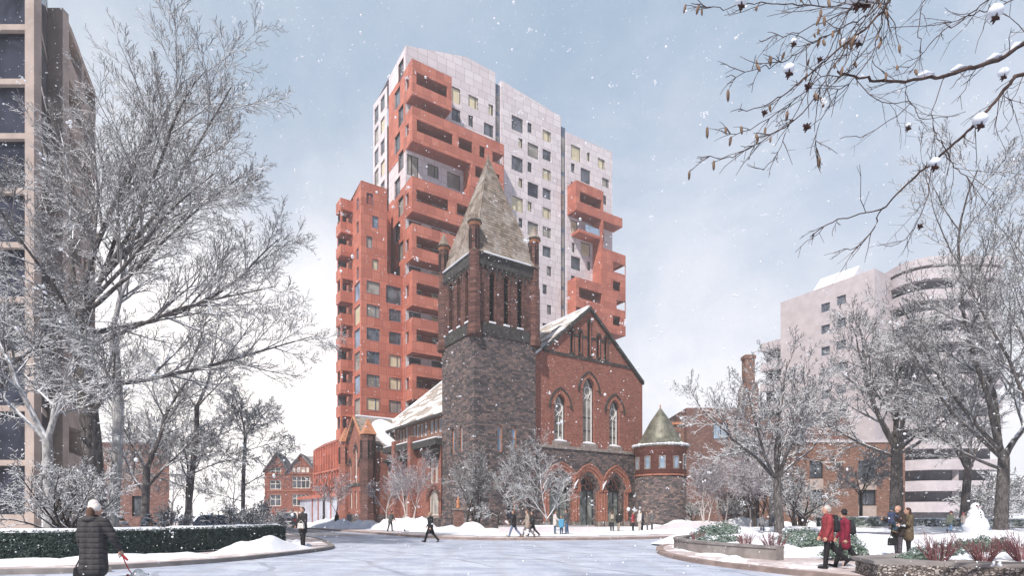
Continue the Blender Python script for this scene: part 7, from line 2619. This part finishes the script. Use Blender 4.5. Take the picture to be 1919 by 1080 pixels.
# ------------------------------------------------------------------ cars
def car(label, loc, rz, paint, h=1.65, L=4.6, wide=1.85):
    t = thing('parked_car', label, 'car', loc, rz)
    # side outline, then rounded body across the width
    prof = [(-L / 2, .42), (-L / 2 + .02, .85), (-L / 2 + .12, .98), (-L / 2 + .35, h - .12), (-L / 2 + .6, h), (.35, h), (.75, h - .06), (1.35, 1.05), (L / 2 - .15, .92), (L / 2, .75), (L / 2, .42)]
    mb = MB()
    rows = [(-1, .93), (-.94, 1), (.94, 1), (1, .93)]
    n = len(prof)
    for y, k in rows:
        for x, z in prof:
            tuck = 1 - .16 * max(0, (z - .95) / (h - .95))
            mb.v.append((x * (k if k < 1 else 1), y * wide / 2 * tuck, .42 + (z - .42) * (k + .04 if k < 1 else 1)))
    for j in range(3):
        for i in range(n - 1):
            mb.f.append((j * n + i, j * n + i + 1, (j + 1) * n + i + 1, (j + 1) * n + i))
        mb.f.append((j * n + n - 1, j * n, (j + 1) * n, (j + 1) * n + n - 1))
    mb.f.append(tuple(range(n))); mb.f.append(tuple(3 * n + i for i in reversed(range(n))))
    b = mb.build('body', paint, t, False)
    bv = b.modifiers.new('b', 'BEVEL'); bv.width = .05; bv.segments = 2
    mb = MB()
    mb.poly([(-L / 2 + .12, -.68, 1.02), (-L / 2 + .12, .68, 1.02), (-L / 2 + .335, .60, h - .16), (-L / 2 + .335, -.60, h - .16)])
    mb.v = [(x - .035, y, z) for x, y, z in mb.v]
    mb.build('rear_window', M['glass_dk'], t)
    for sg in (-1, 1):
        q = MB(); y0 = sg * (wide / 2 - .02); y1 = sg * (wide / 2 - .13)
        q.poly([(-L / 2 + .5, y0, 1.0), (1.0, y0, 1.0), (.5, y1, h - .14), (-L / 2 + .72, y1, h - .14)])
        q.v = [(x, y + sg * .03, z) for x, y, z in q.v]
        q.build('side_window', M['glass_dk'], t)
        q = MB(); q.box(-L / 2 - .03, -L / 2 + .1, sg * .66 - .14, sg * .66 + .14, .86, 1.0); q.build('tail_light', plain('red_lens', (.35, .02, .02), .3, .1), t)
        for x in (-L / 2 + .85, L / 2 - .85):
            q = MB()
            q.lathe([(.2, -.1), (.33, -.1), (.34, -.06), (.34, .06), (.33, .1), (.2, .1)], 20)
            q.v = [(x + v[0], sg * (wide / 2 - .1) + v[2], .34 + v[1]) for v in q.v]
            w = q.build('wheel', M['louvre'], t)
            q = MB(); q.lathe([(.0, .1), (.19, .1), (.2, .08)], 12, cap=False)
            q.v = [(x + v[0], sg * (wide / 2 - .1 + v[2] + .005), .34 + v[1]) for v in q.v]
            q.build('rim', M['trim_gr'], w)
    q = MB(); q.box(-L / 2 - .06, -L / 2 + .1, -wide / 2 + .08, wide / 2 - .08, .42, .66); q.build('bumper', M['frame'], t)
    q = MB(); q.box(-L / 2 - .075, -L / 2 - .05, -.26, .26, .70, .82); q.build('number_plate', M['lead'], t)
    q = MB(); q.box(-L / 2 + .7, .3, -.62, .62, h - .01, h + .05); q.build('roof_snow', M['snow'], t)
    return t
car('dark grey sport utility car seen from behind at the end of the hedge', (-26.2, 66, .02), math.radians(116), plain('dark_car_paint', (.045, .045, .05), .35, .1, 1, .5, 0, 0, .5), 1.75, 4.7, 1.95)
car('blue car mostly hidden behind the snowy shrubs and hedge', (-23.0, 45.5, .02), math.radians(20), plain('blue_car_paint', (.03, .075, .14), .35, .1, 1, .5, 0, 0, .5), 1.5, 4.4)

# ------------------------------------------------------------------ falling snow
rng = np.random.RandomState(12)
m, n = mat('snowflake')
n.out((.92, .93, .95), .8, None, .1, alpha=.68)
P_ = []
N_ = 26000
pos = np.c_[rng.uniform(-20, 20, N_), rng.uniform(3.3, 26, N_), rng.uniform(.3, 22, N_)]
rad = rng.uniform(.0055, .0115, N_) * (1 + (rng.rand(N_) > .95) * .9)
big_n = 420
bp = np.c_[rng.uniform(-8, 8, big_n), rng.uniform(3.6, 11.0, big_n), rng.uniform(1.2, 10, big_n)]
cl_p, cl_r = [], []
for p in bp:
    w_ = rng.uniform(.006, .017)
    for k in range(rng.randint(5, 12)):
        cl_p.append(p + rng.normal(0, w_, 3) * (1.3, 1, .8)); cl_r.append(w_ * rng.uniform(.35, .85))
pos = np.concatenate([pos, np.array(cl_p)]); rad = np.concatenate([rad, np.array(cl_r)])
bm = bmesh.new(); bmesh.ops.create_icosphere(bm, subdivisions=1, radius=1.0)
iv = np.array([v.co[:] for v in bm.verts]); jf = np.array([[v.index for v in f_.verts] for f_ in bm.faces]); bm.free()
st_ = rng.uniform(.7, 1.35, (len(pos), 1, 3))
V = (pos[:, None, :] + iv[None] * rad[:, None, None] * st_).reshape(-1, 3)
F = (jf[None] + (np.arange(len(pos)) * len(iv))[:, None, None]).reshape(-1, 3)
me = bpy.data.meshes.new('falling_snow')
me.vertices.add(len(V)); me.vertices.foreach_set('co', V.ravel())
me.loops.add(F.size); me.loops.foreach_set('vertex_index', F.ravel())
me.polygons.add(len(F)); me.polygons.foreach_set('loop_start', np.arange(len(F)) * 3)
me.polygons.foreach_set('use_smooth', np.ones(len(F), bool))
me.materials.append(m)
m2, n = mat('soft_snowflake')
n.out((.92, .93, .95), .8, None, .1, alpha=.42)
me.materials.append(m2)
me.polygons.foreach_set('material_index', np.repeat((np.arange(len(pos)) >= N_).astype(np.int32), len(jf)))
me.update(calc_edges=True)
fs_ = link(bpy.data.objects.new('falling_snow', me))
tag(fs_, 'white snowflakes drifting through the air across the whole view', 'snowfall', None, 'stuff')
scene.cycles.transparent_max_bounces = 24
scene.cycles.max_bounces = 6
scene.cycles.diffuse_bounces = 3
scene.cycles.use_denoising = True

# ------------------------------------------------------------------ cold hazy air
m = bpy.data.materials.new('cold_air')
m.use_nodes = True
m.node_tree.nodes.clear()
vn = m.node_tree.nodes.new('ShaderNodeVolumePrincipled')
vn.inputs['Color'].default_value = (0.93, 0.94, 0.97, 1)
vn.inputs['Density'].default_value = 0.0011
mo = m.node_tree.nodes.new('ShaderNodeOutputMaterial')
m.node_tree.links.new(vn.outputs[0], mo.inputs['Volume'])
hz = MB().box(-140, 140, -12, 190, -1, 86).build('haze', m)
tag(hz, 'thin cold haze softening the far buildings', 'haze', None, 'stuff')
scene.cycles.volume_bounces = 0
